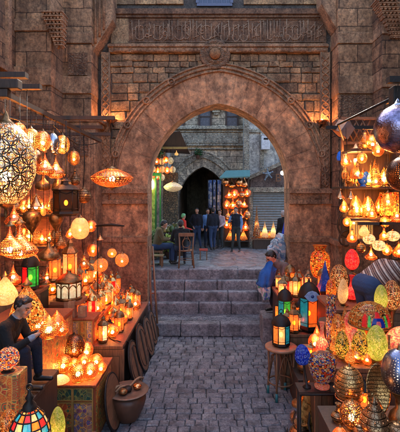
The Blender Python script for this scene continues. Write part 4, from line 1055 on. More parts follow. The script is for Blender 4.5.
# rows of small lanterns on three levels
cols3 = {
 'low':  (.8, -1.66, 6.52, ['white|amber', 'dark', 'amber', 'tray', 'cream', 'teal|amber', 'tray', 'amber', 'globe', 'tray', 'amber', 'tray', 'pink|white']),
 'lowb': (.8, -1.80, 6.60, ['dark', 'dark', 'globe', 'amber', 'green|amber', 'globe', 'cream', 'tray', 'amber', 'globe', 'amber']),
 'mid':  (1.1, -2.02, 6.92, ['red|cream', 'amber|green', 'globe', 'cream', 'amber', 'red|amber', 'globe', 'white|amber', 'amber', 'globe']),
 'midb': (1.1, -2.2, 6.90, ['amber', 'globe', 'green|white', 'amber|cream', 'globe', 'amber', 'amber|red', 'cream', 'globe']),
 'high': (1.42, -2.50, 7.25, ['blue|red', 'red|cream', 'cream|amber', 'amber|teal', 'globe', 'amber', 'cream']),
 'highb':(1.42, -2.85, 6.95, ['teal|green', 'amber', 'amber|red', 'amber', 'globe', 'amber'])}
ordn = ['first', 'second', 'third', 'fourth', 'fifth', 'sixth', 'seventh', 'eighth', 'ninth', 'tenth', 'eleventh', 'twelfth', 'thirteenth', 'fourteenth']
rowname = {'low': 'outer row of left table', 'lowb': 'inner row of left table', 'mid': 'outer row of middle step', 'midb': 'inner row of middle step', 'high': 'outer row of upper step', 'highb': 'inner row of upper step'}
r = random.Random(31)
for key, (z, x, y0, items) in cols3.items():
    items = [q for w_ in zip(items, ['globe', 'amber', 'globe', 'amber|cream', 'globe', 'copper', 'amber', 'globe', 'copper', 'amber', 'globe', 'copper', 'amber'][:len(items)]) for q in w_][:14]
    y = y0; step = (8.85-y0)/len(items)
    for i, it in enumerate(items):
        px_, py_ = x+r.uniform(-.05, .05)+(.05 if i % 2 else -.03), y+r.uniform(-.02, .03)
        where = f'{ordn[i]} from front, {rowname[key]}'
        if it == 'tray':
            t = thing('wooden_case', f'flat wooden case, {where}', 'case', (px_+.06, py_, z+.03), rot=(R(22), R(r.uniform(-12, 4)), R(r.uniform(-30, 30))))
            b = MB(); b.box(-.12, .12, -.08, .08, 0, .02)
            for q in ((-.12,-.105,-.08,.08), (.105,.12,-.08,.08), (-.105,.105,-.08,-.065), (-.105,.105,.065,.08)): b.box(*q, .0205, .05)
            b.build('box', M['midwood'], t, bevel=.003)
            b = MB(); b.box(-.10, .10, -.06, .06, .021, .027); b.build('lining', M['palewood'], t)
        elif it == 'copper':
            tablelamp(f'copper drop lamp, {where}', 0, 0, 0, 'drop', 6.5, 17, 'p_copper', 'copper', .06, pos=(px_, py_, z), D=7.3, bulb='bulbs', top=False, group='small copper drops on the left stall')
        elif it == 'globe':
            tablelamp(f'little brass ball lamp, {where}', 0, 0, 0, 'globe', 6.2, 13, 'p_brass', 'oldbrass', .12, pos=(px_, py_, z), D=7.3, bulb='bulbs', group='small pierced balls on the left stall')
        elif it == 'dark':
            hexlantern(f'dark tin lantern, {where}', 0, 0, 0, 8.5, 17, ['amber'], frame='iron', pos=(px_, py_, z), D=6.8, sides=4)
        else:
            keys = it.split('|'); nm = ' and '.join(keys)
            hexlantern(f'{nm} lantern, {where}', 0, 0, 0, r.uniform(8.5, 12), r.uniform(20, 29), keys if len(keys) > 1 else [it], pos=(px_, py_, z), D=7.0,
                       sides=r.choice((4, 6, 6, 8)), dome=r.random() < .5, frame=r.choice(('oldbrass', 'brass', 'oldbrass')), group='small glass lanterns on the left stall')
        y += step
# wares in the shadow behind the left stall
r = random.Random(77)
for i_, (x_, y_, z_, kd_, mm_, lb_) in enumerate(((-2.75, 7.3, 1.42, 'vase', 'engr', 'engraved brass vase on the upper left step behind the drum lantern'), (-3.0, 7.9, 1.42, 'globe', 'p_brass', 'pierced brass ball at the very back of the upper left step'), (-3.1, 6.3, 1.75, 'onion', 'p_copper', 'copper onion lamp on the dark back counter, left'),
        (-2.72, 6.25, 1.75, 'vase', 'engr2', 'bronze vase on the dark back counter, right end'), (-3.4, 6.2, 1.75, 'drop', 'p_brass', 'brass drop lamp on the dark back counter beside the bronze vase'))):
    tablelamp(lb_, 0, 0, 0, kd_, 9, 24, mm_, 'oldbrass', .1, pos=(x_, y_, z_), D=y_, bulb='bulbs' if mm_[0] == 'p' else None)
t = thing('wall_shelf', 'two-tier dark shelf on the left wall behind the hanging lamps', 'shelf', (0,0,0))
for zz_ in (2.30, 2.86):
    b = MB(); b.box(-4.195, -2.72, 6.98, 7.30, zz_-.04, zz_); b.build('board', M['darkwood'], t)
for xx_ in (-4.1, -2.76):
    b = MB(); b.box(xx_, xx_+.04, 7.301, 7.34, 1.43, 3.4); b.build('upright', M['darkwood'], t)
b = MB(); b.box(-4.06, -2.765, 7.305, 7.32, 2.0, 3.4); b.build('back_panel', M['redwood'], t)
r = random.Random(19)
for zz_, nm_ in ((2.30, 'lower'), (2.86, 'upper')):
    for i_ in range(7):
        kd_ = ('globe', 'onion', 'drop', 'pear', 'ovoid')[(i_*2+int(zz_*10)) % 5]; mm_ = ('p_copper', 'p_brass', 'engr', 'p_brass', 'p_copper', 'm_gold')[(i_*5+int(zz_)) % 6]
        tablelamp(f'{ {"p_copper":"pierced copper","p_brass":"pierced brass","engr":"engraved brass","m_gold":"gold mosaic"}[mm_]} {kd_} lamp, {ordn[i_]} from the left on the {nm_} left wall shelf', 0, 0, 0, kd_, r.uniform(4.5, 6), r.uniform(14, 22), mm_, 'oldbrass', .12, pos=(-3.45+.115*i_, 7.12+.05*(i_ % 2), zz_), D=7, bulb='bulb' if mm_[0] == 'p' else None)
# lower left corner
t = thing('stained_glass_lantern', 'large stained-glass lantern with dark leaded dome in the lower left corner', 'lantern', (-1.29, 2.86, 1.17)); t.scale = (1, 1, 1.04)
pf = [(.10,0), (.13,.03), (.142,.10), (.142,.26), (.136,.33), (.12,.38), (.095,.43), (.06,.47), (.03,.50), (.02,.53)]
tiles = ['orange', 'cream', 'teal', 'red', 'amber', 'orange', 'lime', 'cream', 'red', 'amber', 'teal', 'orange']
for k, key in enumerate(('orange', 'teal', 'cream', 'red')):
    b = MB()
    for i_ in range(1, 7):
        for q in range(12):
            if (q*3+i_*2) % 4 != k: continue
            a0, a1 = R(30*q), R(30*(q+1)); (r0, z0), (r1, z1) = pf[i_], pf[i_+1]
            b.add([(r0*math.cos(a0), r0*math.sin(a0), z0), (r0*math.cos(a1), r0*math.sin(a1), z0), (r1*math.cos(a1), r1*math.sin(a1), z1), (r1*math.cos(a0), r1*math.sin(a0), z1)], [(0,1,2,3)])
    b.build('glass_pane', litglass('stained_'+key, gl[key], 1.6, .4, 30, see=.25), t)
b = MB()
for q in range(12):
    a0 = R(30*q); b.tube([((r0+.002)*math.cos(a0), (r0+.002)*math.sin(a0), z0) for r0, z0 in pf], .005, 5)
for r0, z0 in pf[:8]: b.tube([((r0+.003)*math.cos(R(15*q)), (r0+.003)*math.sin(R(15*q)), z0) for q in range(24)], .0055, 5, True)
b.build('frame', M['iron'], t)
b = MB(); b.lathe([(.05,.48), (.045,.51), (.02,.54), (.03,.56), (.012,.59), (.003,.62)], 14); b.tube([(.022*math.cos(R(30*i_)), 0, .63+.022*math.sin(R(30*i_))) for i_ in range(12)], .005, 5, True); b.build('roof', M['iron'], t)
MB().ball((0,0,.2), .03, 8, (1,1,1.5)).build('bulb', M['bulbs'], t)
for lab, px, pyb, D, rp, hp, mm in (('lime green mosaic egg lamp right of the leaded lantern', 57.5, 438, 3.12, 7.5, 38, 'm_lime'), ('cream mosaic egg lamp leaning left behind the leaded lantern', 17, 413, 3.72, 10, 30, 'm_white'),
                        ('big yellowish mosaic egg lamp cut by the left edge', 2, 440, 3.62, 12, 34, 'm_lime'), ('orange mosaic egg lamp between yellow and cream ones', 8, 424, 2.95, 11, 50, 'm_gold')):
    x = (px-CX)/F*D
    tablelamp(lab, 0, 0, 0, 'egg', rp, hp, mm, 'iron', .1, pos=(x, D, 1.25 if D < 3.2 else 1.282), D=D, top=False, tilt=-8 if 'leaning' in lab else 0)
tablelamp('small round mosaic lamp of many colours at the left edge beside the seller', 0, 0, 0, 'globe', 11, 25, 'm_multi', 'iron', .1, pos=((2-CX)/F*3.3, 3.4, 1.28+.42), D=3.3)
b = MB(); b.box(-.16, .16, -.09, .09, 0, .42)
tag(b.build('stool_box', M['paint2'], bevel=.01), 'small red box at the left edge under the round mosaic lamp', 'box').location = (-1.76, 3.42, 1.282)
t = thing('wooden_crate', 'open dark crate at the foot of the painted box near the lime egg lamp', 'crate', (-1.42, 4.3, 0), rotz=R(20))
b = MB()
for k in range(3):
    for (a, c, d, e) in ((-.2,.2,-.17,-.15), (-.2,.2,.15,.17), (-.2,-.18,-.15,.15), (.18,.2,-.15,.15)): b.box(a, c, d, e, .05+.17*k, .19+.17*k)
b.build('slats', M['darkwood'], t); b = MB(); b.box(-.19, .19, -.15, .15, 0, .03); b.build('bottom', M['midwood'], t)
tag(MB().lathe([(.001,0), (.17,.01), (.19,.05), (.16,.09), (.02,.11), (.001,.11)], 20).build('coiled_cloth', M['redwood']), 'rolled red bundle lying inside the open dark crate', 'bundle').location = (-1.42, 4.3, .032)

# ------------------------------------------------------------------ right side: stands
table('display_table', 'low wooden table by the steps holding the tall lanterns on the right', 1.20, 2.1, 6.60, 7.35, .9, cat='table')
table('display_step', 'middle step of the right stall carrying lanterns behind the low table', 1.30, 2.6, 7.38, 8.3, 1.3, 'redwood', 'display step')
table('display_step', 'high step of the right stall under the oval white lamp', 1.76, 2.9, 5.72, 6.55, 1.56, 'redwood', 'display step')
table('display_table', 'long table of the right stall holding rows of mosaic eggs', 1.16, 2.9, 4.30, 4.98, 1.34, cat='table')
table('display_table', 'front table of the right stall crowded with dark brass lamps', 1.02, 2.6, 3.0, 3.75, 1.22, 'darkwood', cat='table')
table('raised_platform', 'platform behind the mosaic eggs where the stooping man stands', 1.9, 3.2, 5.02, 5.70, 1.06, 'darkwood', 'platform')
for lb_, x_, y_, z_, kd_, rp_, hp_, mm_ in (('tall dull bronze jar on the paving before the black metal stand', 1.06, 4.62, 0, 'amphora', 13, 50, 'engr2'), ('squat dark iron pot on the paving next to the bronze jar', 1.13, 5.12, 0, 'globe', 12, 20, 'iron'),
     ('aged brass ewer on the paving behind the cane stool', 1.42, 6.28-.9, 0, 'vase', 10, 34, 'oldbrass'), ('little brass cup at the front left corner of the brass lamp table', 1.12, 3.1, 1.22, 'vase', 5, 10, 'oldbrass'), ('copper bowl beside the little brass cup', 1.30, 3.08, 1.22, 'dome', 7, 7, 'copper')):
    tablelamp(lb_, 0, 0, 0, kd_, rp_, hp_, mm_, 'oldbrass', .1, pos=(x_, y_, z_), D=y_, cat='jar', name='metal_jar')
# round rattan stool
p, D = base_at(281, 396, .0)
t = thing('rattan_stool', 'round wooden stool with bent cane legs bearing a striped lantern', 'stool', (p.x, D, 0), rotz=.3)
H = .80; rr = .255
MB().lathe([(.001, H-.04), (rr*.96, H-.04), (rr, H-.03), (rr, H-.006), (rr*.96, H), (.001, H)], 32).build('seat', plain('varnished_wood', (.36,.17,.09), .4, 0, .1), t)
for k in range(4):
    a = math.pi/4+k*math.pi/2; c_, s_ = math.cos(a), math.sin(a)
    b = MB(); b.tube([(rr*.82*c_, rr*.82*s_, H-.04), (rr*.78*c_, rr*.78*s_, .4), (rr*.86*c_, rr*.86*s_, .0)], .017, 8); lg = b.build('leg', M['midwood'], t)
    b = MB(); b.tube([(rr*.84*c_, rr*.84*s_, .13), (rr*.86*c_, rr*.86*s_, .0)], .022, 8); b.build('foot_wrap', plain('teal_wrap', (.03,.16,.17), .6), lg)
    a2 = a+math.pi/2; A = Vector((rr*.8*c_, rr*.8*s_, .22)); B_ = Vector((rr*.8*math.cos(a2), rr*.8*math.sin(a2), .22))
    b = MB(); b.tube([A+(B_-A)*q+Vector((0,0,.46*math.sin(math.pi*q))) for q in [i/10 for i in range(11)]], .011, 6); b.build('cane_arch', M['midwood'], t)
b = MB(); b.tube([(rr*.78*math.cos(R(15*i)), rr*.78*math.sin(R(15*i)), .24) for i in range(24)], .012, 6, True); b.build('stretcher', M['midwood'], t)
hexlantern('teal and amber striped glass lantern standing on the round cane stool', 0, 0, 0, 19, 34, ['teal', 'amber', 'teal', 'cream', 'amber', 'cream', 'teal', 'amber'], frame='iron', sides=8, dome=True, pos=(p.x, D, H), D=D, name='striped_lantern')
# tall lanterns by the steps
for a in [
 ('big lantern with teal and orange panes and an eye-shaped blue medallion', 309, 331, .9, 21, 54, ['orange', 'teal', 'amber', 'teal', 'orange', 'red'], 'iron', True, 6, .9),
 ('green and amber glass lantern left of the eye-medallion lantern', 285, 325, .9, 15, 40, ['green', 'amber', 'cream', 'teal'], 'iron', True, 6, .9),
 ('amber cream box lantern at the top of the pile near the crouching man', 277, 301, 1.3, 13, 22, ['cream', 'amber'], 'oldbrass', False, 4, 1.3),
 ('small red and cream lantern just left of the orange faceted lamp', 288, 299, 1.3, 10, 26, ['red', 'cream'], 'oldbrass', False, 4, 1.3),
 ('cream and green hexagonal lantern in the second rank of the right stall', 296, 311, 1.3, 10, 26, ['cream', 'lime', 'amber'], 'oldbrass', False, 6, 1.3),
 ('plain amber lantern low beside the stool top', 294, 338, .9, 11, 30, ['amber'], 'oldbrass', False, 6, .9),
 ('small teal lantern with dark frame behind the amber one', 299, 322, .9, 9, 24, ['teal', 'amber'], 'iron', True, 6, .9),
 ('dim brass lantern at the left rim of the low right table', 278, 322, .9, 10, 26, ['amber', 'cream', 'amber'], 'iron', False, 4, .9)]:
    p, D = base_at(a[1], a[2], a[3])
    lo, hi = (6.68, 7.28) if a[3] == .9 else (7.45, 8.2)
    y = min(max(p.y, lo), hi)
    x = (a[1]-CX)/F*y
    x = max(x, 1.26 if a[3] == .9 else 1.36)
    t = hexlantern(a[0], 0, 0, 0, a[4], a[5], a[6], frame=a[7], dome=a[8], sides=a[9], pos=(x, y, a[3]), D=y)
    if 'medallion' in a[0] and 'big' in a[0]:
        b = MB(); w = .13; z_ = .64
        b.prism([(-w, z_), (-w*.5, z_+.07), (0, z_+.09), (w*.5, z_+.07), (w, z_), (w*.5, z_-.07), (0, z_-.09), (-w*.5, z_-.07)], -.235, -.215)
        md = b.build('medallion', plain('pale_blue_enamel', (.25,.36,.55), .3), t); md.rotation_euler[2] = -t.rotation_euler[2]
        b = MB(); b.ball((0, -.235, z_), .028, 10, (1,.4,1)); b.build('pupil', plain('navy_enamel', (.02,.04,.15), .2), md)
# faceted orange lamp, beaded lamps, eggs
def at(label, px, pyb, D, z, **k): pass
def on(px, y): return (px-CX)/F*y
def egg(label, px, y, z, rp, hp, mm, kind='egg', tilt=0, **k):
    return tablelamp(label, 0, 0, 0, kind, rp, hp, mm, k.pop('base', 'oldbrass'), k.pop('stand', .08), pos=(on(px, y), y, z), D=y, tilt=tilt, top=k.pop('top', False), **k)
t = egg('bright orange faceted glass urn lamp standing against the right jamb', 320, 7.9, 1.3, 9.5, 46, 'm_orange', 'jar', stand=.3)
egg('tall beaded lamp of cream and red dots rising behind the white oval lamp', 339, 6.35, 1.56, 9, 34, 'm_beads', 'ovoid', stand=.16)
egg('flat oval cream white lamp glowing plainly in the right stall', 343, 5.92, 1.56, 8.5, 27, 'm_white', 'egg', sq=.5)
egg('glowing pinkish red egg lamp against the carved bracket shadow', 352, 6.45, 1.56+.35, 7, 26, 'm_red', 'egg', stand=.2)
b = MB(); b.box(-.2, .2, -.1, .1, 0, .35); tag(b.build('display_box', M['darkwood'], bevel=.008), 'dark box lifting the pinkish red egg lamp', 'box').location = (on(352, 6.45), 6.42, 1.562)
egg('ruby glass lamp with a white spot under the pinkish red egg', 352, 6.18, 1.56, 7, 26, 'm_red', 'vase')
egg('amber cut-glass lantern lamp left of the ruby lamp', 331, 6.1, 1.56, 5, 24, 'm_orange', 'ovoid')
XR = [('amber', 6, 24, 6.75, 1.30, .9), ('cream|amber', 7, 22, 6.8, 1.52, .9), ('red|amber', 6, 20, 7.1, 1.62, .9), ('amber|teal', 6, 22, 7.2, 1.80, .9), ('green|cream', 6, 22, 7.6, 1.42, 1.3), ('orange|cream', 6, 26, 7.7, 1.72, 1.3),
      ('amber', 7, 28, 8.0, 1.6, 1.3), ('cream|red', 6, 22, 7.95, 1.95, 1.3), ('amber|orange', 7, 30, 7.6, 2.15, 1.3), ('cream', 5, 18, 8.1, 1.40, 1.3)]
wh = ['at the left front corner of the low right table', 'behind the stool on the low right table', 'squeezed at the rear of the low right table', 'by the spired lantern on the low right table', 'front left of the middle right step', 'beside the orange urn, middle right step',
      'back row of the middle right step, left', 'back row of the middle right step, centre', 'under the beaded lamp on the middle right step', 'rear left corner of the middle right step']
for (k_, w_, h_, y_, x_, z_), wl in zip(XR, wh):
    hexlantern(f'slim {k_.replace("|", " and ")} lantern {wl}', 0, 0, 0, w_*1.6, h_, k_.split('|'), frame='oldbrass', pos=(x_, y_, z_), D=y_, sides=4 if w_ == 6 else 6, dome=w_ == 7)
for i_, (x_, y_, kd_, mm_, lb_) in enumerate(((1.62, 4.42, 'drop', 'p_copper', 'small copper drop lamp between the eggs and the bead lamp'), (2.35, 4.6, 'globe', 'engr', 'engraved brass ball beyond the lime egg'), (1.25, 4.75, 'globe', 'p_copper', 'low pierced copper ball at the left end of the egg table'),
        (1.12, 3.5, 'vase', 'engr2', 'bronze vase at the left end of the brass lamp table'), (1.5, 3.62, 'drop', 'p_copper', 'pierced drop lamp in the middle of the brass group'), (1.2, 3.2, 'globe', 'engr2', 'small engraved bronze ball at the front left of the brass group'), (1.75, 3.6, 'globe', 'p_brass', 'pierced brass ball behind the blue steel globe'))):
    egg(lb_, CX, y_, 1.34 if y_ > 4 else 1.22, 7, 18, mm_, kd_, bulb='bulbs' if mm_[0] == 'p' else None).location.x = x_
# blue eye spire
y = 7.05; t = thing('spired_lantern', 'dark carved house-shaped lantern with blue spire and round blue eye', 'lantern', (on(325, y), y, .9))
b = MB(); b.lathe([(.17, 0), (.18, .04), (.14, .06), (.14, .58), (.17, .6), (.17, .63)], 4, smooth=False, phase=.5); b.build('body', M['oldbrass'], t)
b = MB(); b.lathe([(.17, .631), (.1, .78), (.05, .95), (.012, 1.12), (.003, 1.15)], 4, smooth=False, phase=.5); b.build('spire', plain('blue_tile', (.03,.08,.35), .25), t)
b = MB(); b.lathe([(.001,0), (.09,0), (.09,.02), (.001,.03)], 20, Matrix.Translation((0,-.115,.74)) @ Matrix.Rotation(R(90), 4, 'X')); e = b.build('eye', M['m_blue'], t)
b = MB(); b.ball((0,-.15,.74), .032, 10, (1,.4,1)); b.build('pupil', plain('white_enamel_dot', (.7,.7,.75), .3), e)
b = MB(); b.box(-.09, .09, -.128, -.118, .30, .56); b.build('glass_pane', M['g_red'], t)
b = MB(); b.box(-.09, .09, -.128, -.118, .06, .28); b.build('glass_pane', M['g_cream'], t)
# carved dark stool front below the white oval
t = thing('carved_stool', 'small dark openwork stool beneath the high step, beside the patterned tube lamp', 'stool', (on(336, 5.35), 5.30, .95))
b = MB(); b.lathe([(.001,.52), (.26,.52), (.27,.54), (.26,.57), (.001,.57)], 8, smooth=False); b.build('seat', M['darkwood'], t)
for k in range(8):
    a = 2*math.pi*k/8
    b = MB(); b.tube([(.23*math.cos(a), .23*math.sin(a), 0), (.21*math.cos(a), .21*math.sin(a), .3), (.23*math.cos(a), .23*math.sin(a), .52)], .02, 6); b.ball((.22*math.cos(a), .22*math.sin(a), .26), .035, 8); b.build('leg', M['iron'], t)
# eggs on the long table
E = [
 ('tall tube lamp in blue and white mosaic among the eggs', 331, 4.86, 5, 50, 'm_multi', 'drum', {}),
 ('small red bottle-shaped lamp at the left end of the egg row', 322, 4.62, 6.5, 34, 'm_pink', 'vase', {}),
 ('orange cream egg lamp immediately right of the tube lamp', 338, 4.80, 7.5, 36, 'm_gold', 'egg', {}),
 ('peach pink egg lamp taller than its two neighbours', 350, 4.88, 7.5, 36, 'm_pink', 'egg', {}),
 ('pinkish round egg lamp in front of the taller peach one', 354, 4.62, 6, 27, 'm_pink', 'egg', {}),
 ('black and cream mosaic egg lamp in the front rank', 342, 4.48, 7, 30, 'm_yellow', 'egg', {}),
 ('yellow and black speckled egg lamp left of the lime one', 360, 4.45, 8.5, 31, 'm_yellow', 'egg', {}),
 ('yellow green mosaic egg lamp behind the speckled one', 363, 4.85, 6.5, 34, 'm_lime', 'egg', {}),
 ('largest egg lamp, pale lime mosaic, right end of the row', 376.5, 4.42, 10.5, 38, 'm_lime', 'egg', {}),
 ('slender dotted bottle lamp right of the lime egg', 389, 4.42, 4, 28, 'm_beads', 'vase', {}),
 ('green glass ball lamp behind the mushroom lamp', 381, 4.9, 6.5, 62, 'm_lime', 'egg', {'stand': .6}),
 ('speckled many-coloured ball lamp above the right edge eggs', 392, 4.92, 9, 66, 'm_beads', 'egg', {'stand': .55})]
for lab, px, y, rp, hp, mm, kd, kk in E: egg(lab, px, y, 1.34, rp, hp, mm, kd, group='mosaic egg lamps on the long right table', **kk)
AM = [(317, 4.9, 5, 22), (345, 4.94, 5.5, 40), (328, 4.42, 5, 17), (350, 4.38, 5, 16), (367, 4.36, 4.5, 14), (384, 4.70, 6, 30), (395, 4.40, 6, 22), (334, 4.60, 4.5, 20), (311, 4.6, 4.5, 15)]
aw_ = ['behind the red bottle lamp', 'tall at the back between the peach and orange eggs', 'in front of the tube lamp', 'at the very front below the peach egg', 'at the front between speckled and lime eggs', 'behind the lime egg', 'right of the dotted bottle lamp', 'between the tube lamp and the orange egg', 'at the left corner of the egg table']
for i_, ((px, y_, rp_, hp), w_) in enumerate(zip(AM, aw_)):
    if i_ % 3 == 2: hexlantern(f'little amber lantern {w_}', 0, 0, 0, rp_*2, hp, ['amber', 'orange'], pos=(on(px, y_), y_, 1.34), D=y_, sides=4)
    else: egg(f'small {"gold mosaic" if i_ % 2 else "pierced copper"} lamp {w_}', px, y_, 1.34, rp_, hp, 'm_gold' if i_ % 2 else 'p_copper', 'drop', bulb='bulbs')
# mushroom mosaic lamp
y = 4.72; x = on(370, y)
t = thing('mushroom_lamp', 'dome-shaded table lamp with blue flower and red arches on orange mosaic', 'table lamp', (x, y, 1.41)); t.scale = (1.02, 1.02, 1.0)
MB().lathe([(.12,-.067), (.15,-.06), (.11,-.08), (.13,-.03), (.15,-.005), (.001,-.001)], 12, smooth=False).build('pedestal', M['midwood'], t)
MB().lathe([(.10,0), (.11,.02), (.05,.05), (.035,.12), (.06,.18), (.035,.24), (.05,.28)], 20).build('base', M['copper'], t)
b = MB(); b.lathe([(.225,.26), (.23,.28), (.235,.30), (.225,.36), (.19,.43), (.13,.485), (.06,.515), (.003,.525)], 36, Matrix.Scale(1.02, 4)); b.build('shade', M['m_gold'], t)
b = MB(); b.tube([(.237*math.cos(R(15*i)), .237*math.sin(R(15*i)), .27) for i in range(24)], .010, 6, True); b.build('rim', M['oldbrass'], t)
def domept(a, z):
    rr_ = .238*math.cos(math.asin(min(.99, max(0, (z-.29)/.25))))+.004; return Vector((rr_*math.sin(a), -rr_*math.cos(a), z))
for nm, mm, segs in (('flower', 'm_blue', [(-.32, .32, .30, .40)]), ('arch', 'g_red', [(-.75, -.52, .30, .43), (.52, .75, .30, .43), (-.14, .14, .40, .46)]), ('leaf', 'g_green', [(-.48, -.34, .30, .42), (.34, .48, .30, .42)]), ('petal', 'g_pink', [(-.12, .12, .315, .37)])):
    for (a0, a1, z0, z1) in segs:
        b = MB(); n = 5; off = .004 if nm == 'petal' else .0
        vs = []
        for j in range(4):
            for i in range(n+1):
                sh = 1-.35*(j/3)**2
                am = (a0+a1)/2; q = domept(am+(a0+(a1-a0)*i/n-am)*sh, z0+(z1-z0)*j/3); q.x *= 1.0+off*3; q.y -= off; vs.append(q)
        fs = [(j*(n+1)+i, j*(n+1)+i+1, (j+1)*(n+1)+i+1, (j+1)*(n+1)+i) for j in range(3) for i in range(n)]
        b.add(vs, fs, True); b.build(nm, M[mm], t)
egg('salmon-coloured mosaic dome lamp cut off by the right edge', 400, 4.5, 1.34, 16, 34, 'm_pink', 'dome', stand=.35)
# blue oval, multicolour trapezoid lamp, on the near metal stand
t = thing('metal_stand', 'black metal rail stand between the stool and the brass lamps', 'stand', (0,0,0))
b = MB()
for px in (300, 338):
    x = on(px, 4.08); b.tube([(x, 4.08, 0), (x, 4.08, 1.17)], .014, 6); b.tube([(x+.02, 4.26, 0), (x+.02, 4.26, 1.17)], .014, 6)
b.build('post', M['iron'], t)
b = MB(); b.box(on(299, 4.08), on(339, 4.08)+.02, 4.06, 4.28, 1.17, 1.195); b.tube([(on(299,4.08), 4.05, 1.18), (on(339,4.08), 4.05, 1.18), (on(341,4.08), 4.05, 1.32)], .013, 6)
b.build('shelf', M['iron'], t)
t = thing('mosaic_lamp', 'wide-mouthed multicolour bead mosaic lamp in front of the eggs', 'table lamp', (on(322, 4.17), 4.17, 1.196))
MB().lathe([(.075,0), (.08,.02), (.045,.04), (.05,.05)], 16).build('base', M['m_pink'], t)
MB().lathe([(.06,.05), (.085,.08), (.125,.16), (.15,.27), (.148,.31), (.10,.345), (.05,.355), (.04,.37)], 28, smooth=True).build('shade', M['m_multi'], t)
t = thing('oval_lamp', 'cobalt blue oval mosaic lamp leaning beside the bead lamp', 'table lamp', (on(307, 4.17), 4.17, 1.196), rot=(0, R(-8), 0))
MB().lathe([(.04,0), (.045,.01), (.014,.03), (.012,.22), (.02,.24)], 12).build('base', M['iron'], t)
MB().lathe([(a, b_) for a, b_ in prof('egg', .082, .22, .23)], 24, Matrix.Diagonal((1,.45,1,1))).build('shade', M['m_blue'], t)
# brass platter, jug, bags by the stool
t = thing('brass_platter', 'big oval brass platter standing on edge under the blue oval lamp', 'platter', (on(302, 4.6), 4.45, .02), rot=(R(-14), 0, R(-50)))
b = MB(); b.lathe([(.001,0), (.15,0), (.2,.02), (.235,.03), (.24,.038), (.2,.03), (.15,.01), (.001,.008)], 36, Matrix.Translation((0,0,.60)) @ Matrix.Rotation(R(90), 4, 'X') @ Matrix.Diagonal((.8,2.2,1,1)))
b.build('dish', M['brass'], t)
t = thing('metal_jar', 'dull grey lidded jar in the shadows of the right corner', 'jar', (on(303, 4.75), 4.95, 0))
MB().lathe([(.10,0), (.13,.04), (.14,.3), (.12,.5), (.08,.55), (.09,.6)], 20).build('body', M['silver'], t); MB().lathe([(.095,.601), (.09,.64), (.03,.66), (.02,.7), (.003,.71)], 16).build('lid', M['oldbrass'], t)
b = MB(); b.tube([(1.0+.02*i+.05*math.sin(i*.8), 4.6+.06*i, .05+.09*i) for i in range(9)], .02, 6); b.tube([(1.22, 4.5, .02), (1.17, 4.45, .3), (1.12, 4.55, .6), (1.2, 4.7, .85), (1.3, 4.7, .8)], .016, 6)
tag(b.build('hose', M['iron']), 'looped black cable hanging by the brass platter near the stool', 'cable')
t = thing('shoulder_bag', 'dark blue bag slumped on the ground behind the cane stool', 'bag', (1.5, 5.6, 0))
MB().lathe([(.16,0), (.24,.06), (.25,.25), (.2,.42), (.1,.5), (.02,.52)], 18, Matrix.Diagonal((1,.7,1,1))).build('body', cloth('navy_canvas', (.03,.035,.07)), t)
b = MB(); b.tube([(.17*math.cos(R(18*i)), 0, .42+.3*math.sin(R(18*i))) for i in range(11)], .015, 6); b.build('strap', M['iron'], t)
table('display_table', 'dark low bench behind the stool with shadowed wares', 1.30, 2.2, 5.85, 6.5, .5, 'darkwood', cat='bench')
for i, (x, kd, mm, lab) in enumerate(((1.45, 'vase', 'oldbrass', 'aged brass vase on the dark low bench, left one'), (1.68, 'globe', 'oldbrass', 'round aged brass pot on the dark low bench'), (1.92, 'vase', 'iron', 'black iron vase on the dark low bench, right one'))):
    egg(lab, 0, 6.1, .5, 8, 22, mm, kd, name='metal_vase', cat='vase').location.x = x
# dark brass lamps lower right
B = [
 ('engraved brass globe lamp with small bosses, back left of the brass group', 349, 3.68, 14.5, 44, 'engr', 'globe', 'bulbs'),
 ('scroll-pierced copper globe lamp below the engraved one', 352, 3.36, 12, 30, 'p_rings2', 'globe', 'bulbs'),
 ('domed brass incense lamp with red jewel in the front rank', 374, 3.22, 16, 42, 'engr2', 'drop', None),
 ('small pierced copper dome lamp in the bottom row', 340, 3.1, 11, 24, 'p_copper', 'dome', 'bulbs'),
 ('blue steel globe lamp pricked with holes at the right edge', 399, 3.5, 17, 72, 'p_steel', 'globe', 'bulbm'),
 ('dull brass bowl lamp at the lower right corner', 398, 3.15, 12, 24, 'engr2', 'globe', None)]
for lab, px, y, rp, hp, mm, kd, bu in B:
    t = egg(lab, px, y, 1.22, rp, hp, mm, kd, top=True, stand=.38 if 'steel' in lab else .12, bulb=bu if mm.startswith('p_') else None)
    r_ = rp*y/F; h_ = hp*y/F
    if mm in ('engr', 'engr2'):
        b = MB()
        for k in range(10):
            a = 2*math.pi*k/10; b.ball((r_*.99*math.cos(a), r_*.99*math.sin(a), h_*.5 if kd == 'globe' else h_*.36), r_*.09, 8)
            b.ball((r_*.80*math.cos(a+.3), r_*.80*math.sin(a+.3), h_*.76 if kd == 'globe' else h_*.58), r_*.06, 6)
        b.tube([(r_*.9*math.cos(R(12*i)), r_*.9*math.sin(R(12*i)), h_*.3 if kd == 'globe' else h_*.2) for i in range(30)], r_*.05, 6, True)
        b.build('ornament', M['copper'], t)
    if 'jewel' in lab: MB().ball((0, -r_*.98, h_*.36), .026, 10, (1,.6,1)).build('jewel', M['g_red'], t)
t = thing('engraved_tray', 'tall oval engraved brass tray standing behind the jewelled lamp', 'tray', (on(378, 3.62), 3.60, 1.222), rot=(R(-10), 0, 0))
MB().lathe([(.001,0), (.09,0), (.10,.01), (.125,.02), (.13,.028), (.12,.028), (.1,.018), (.001,.012)], 36, Matrix.Translation((0,0,.225)) @ Matrix.Rotation(R(90), 4, 'X') @ Matrix.Diagonal((.85,1.7,1,1))).build('dish', M['engr'], t)
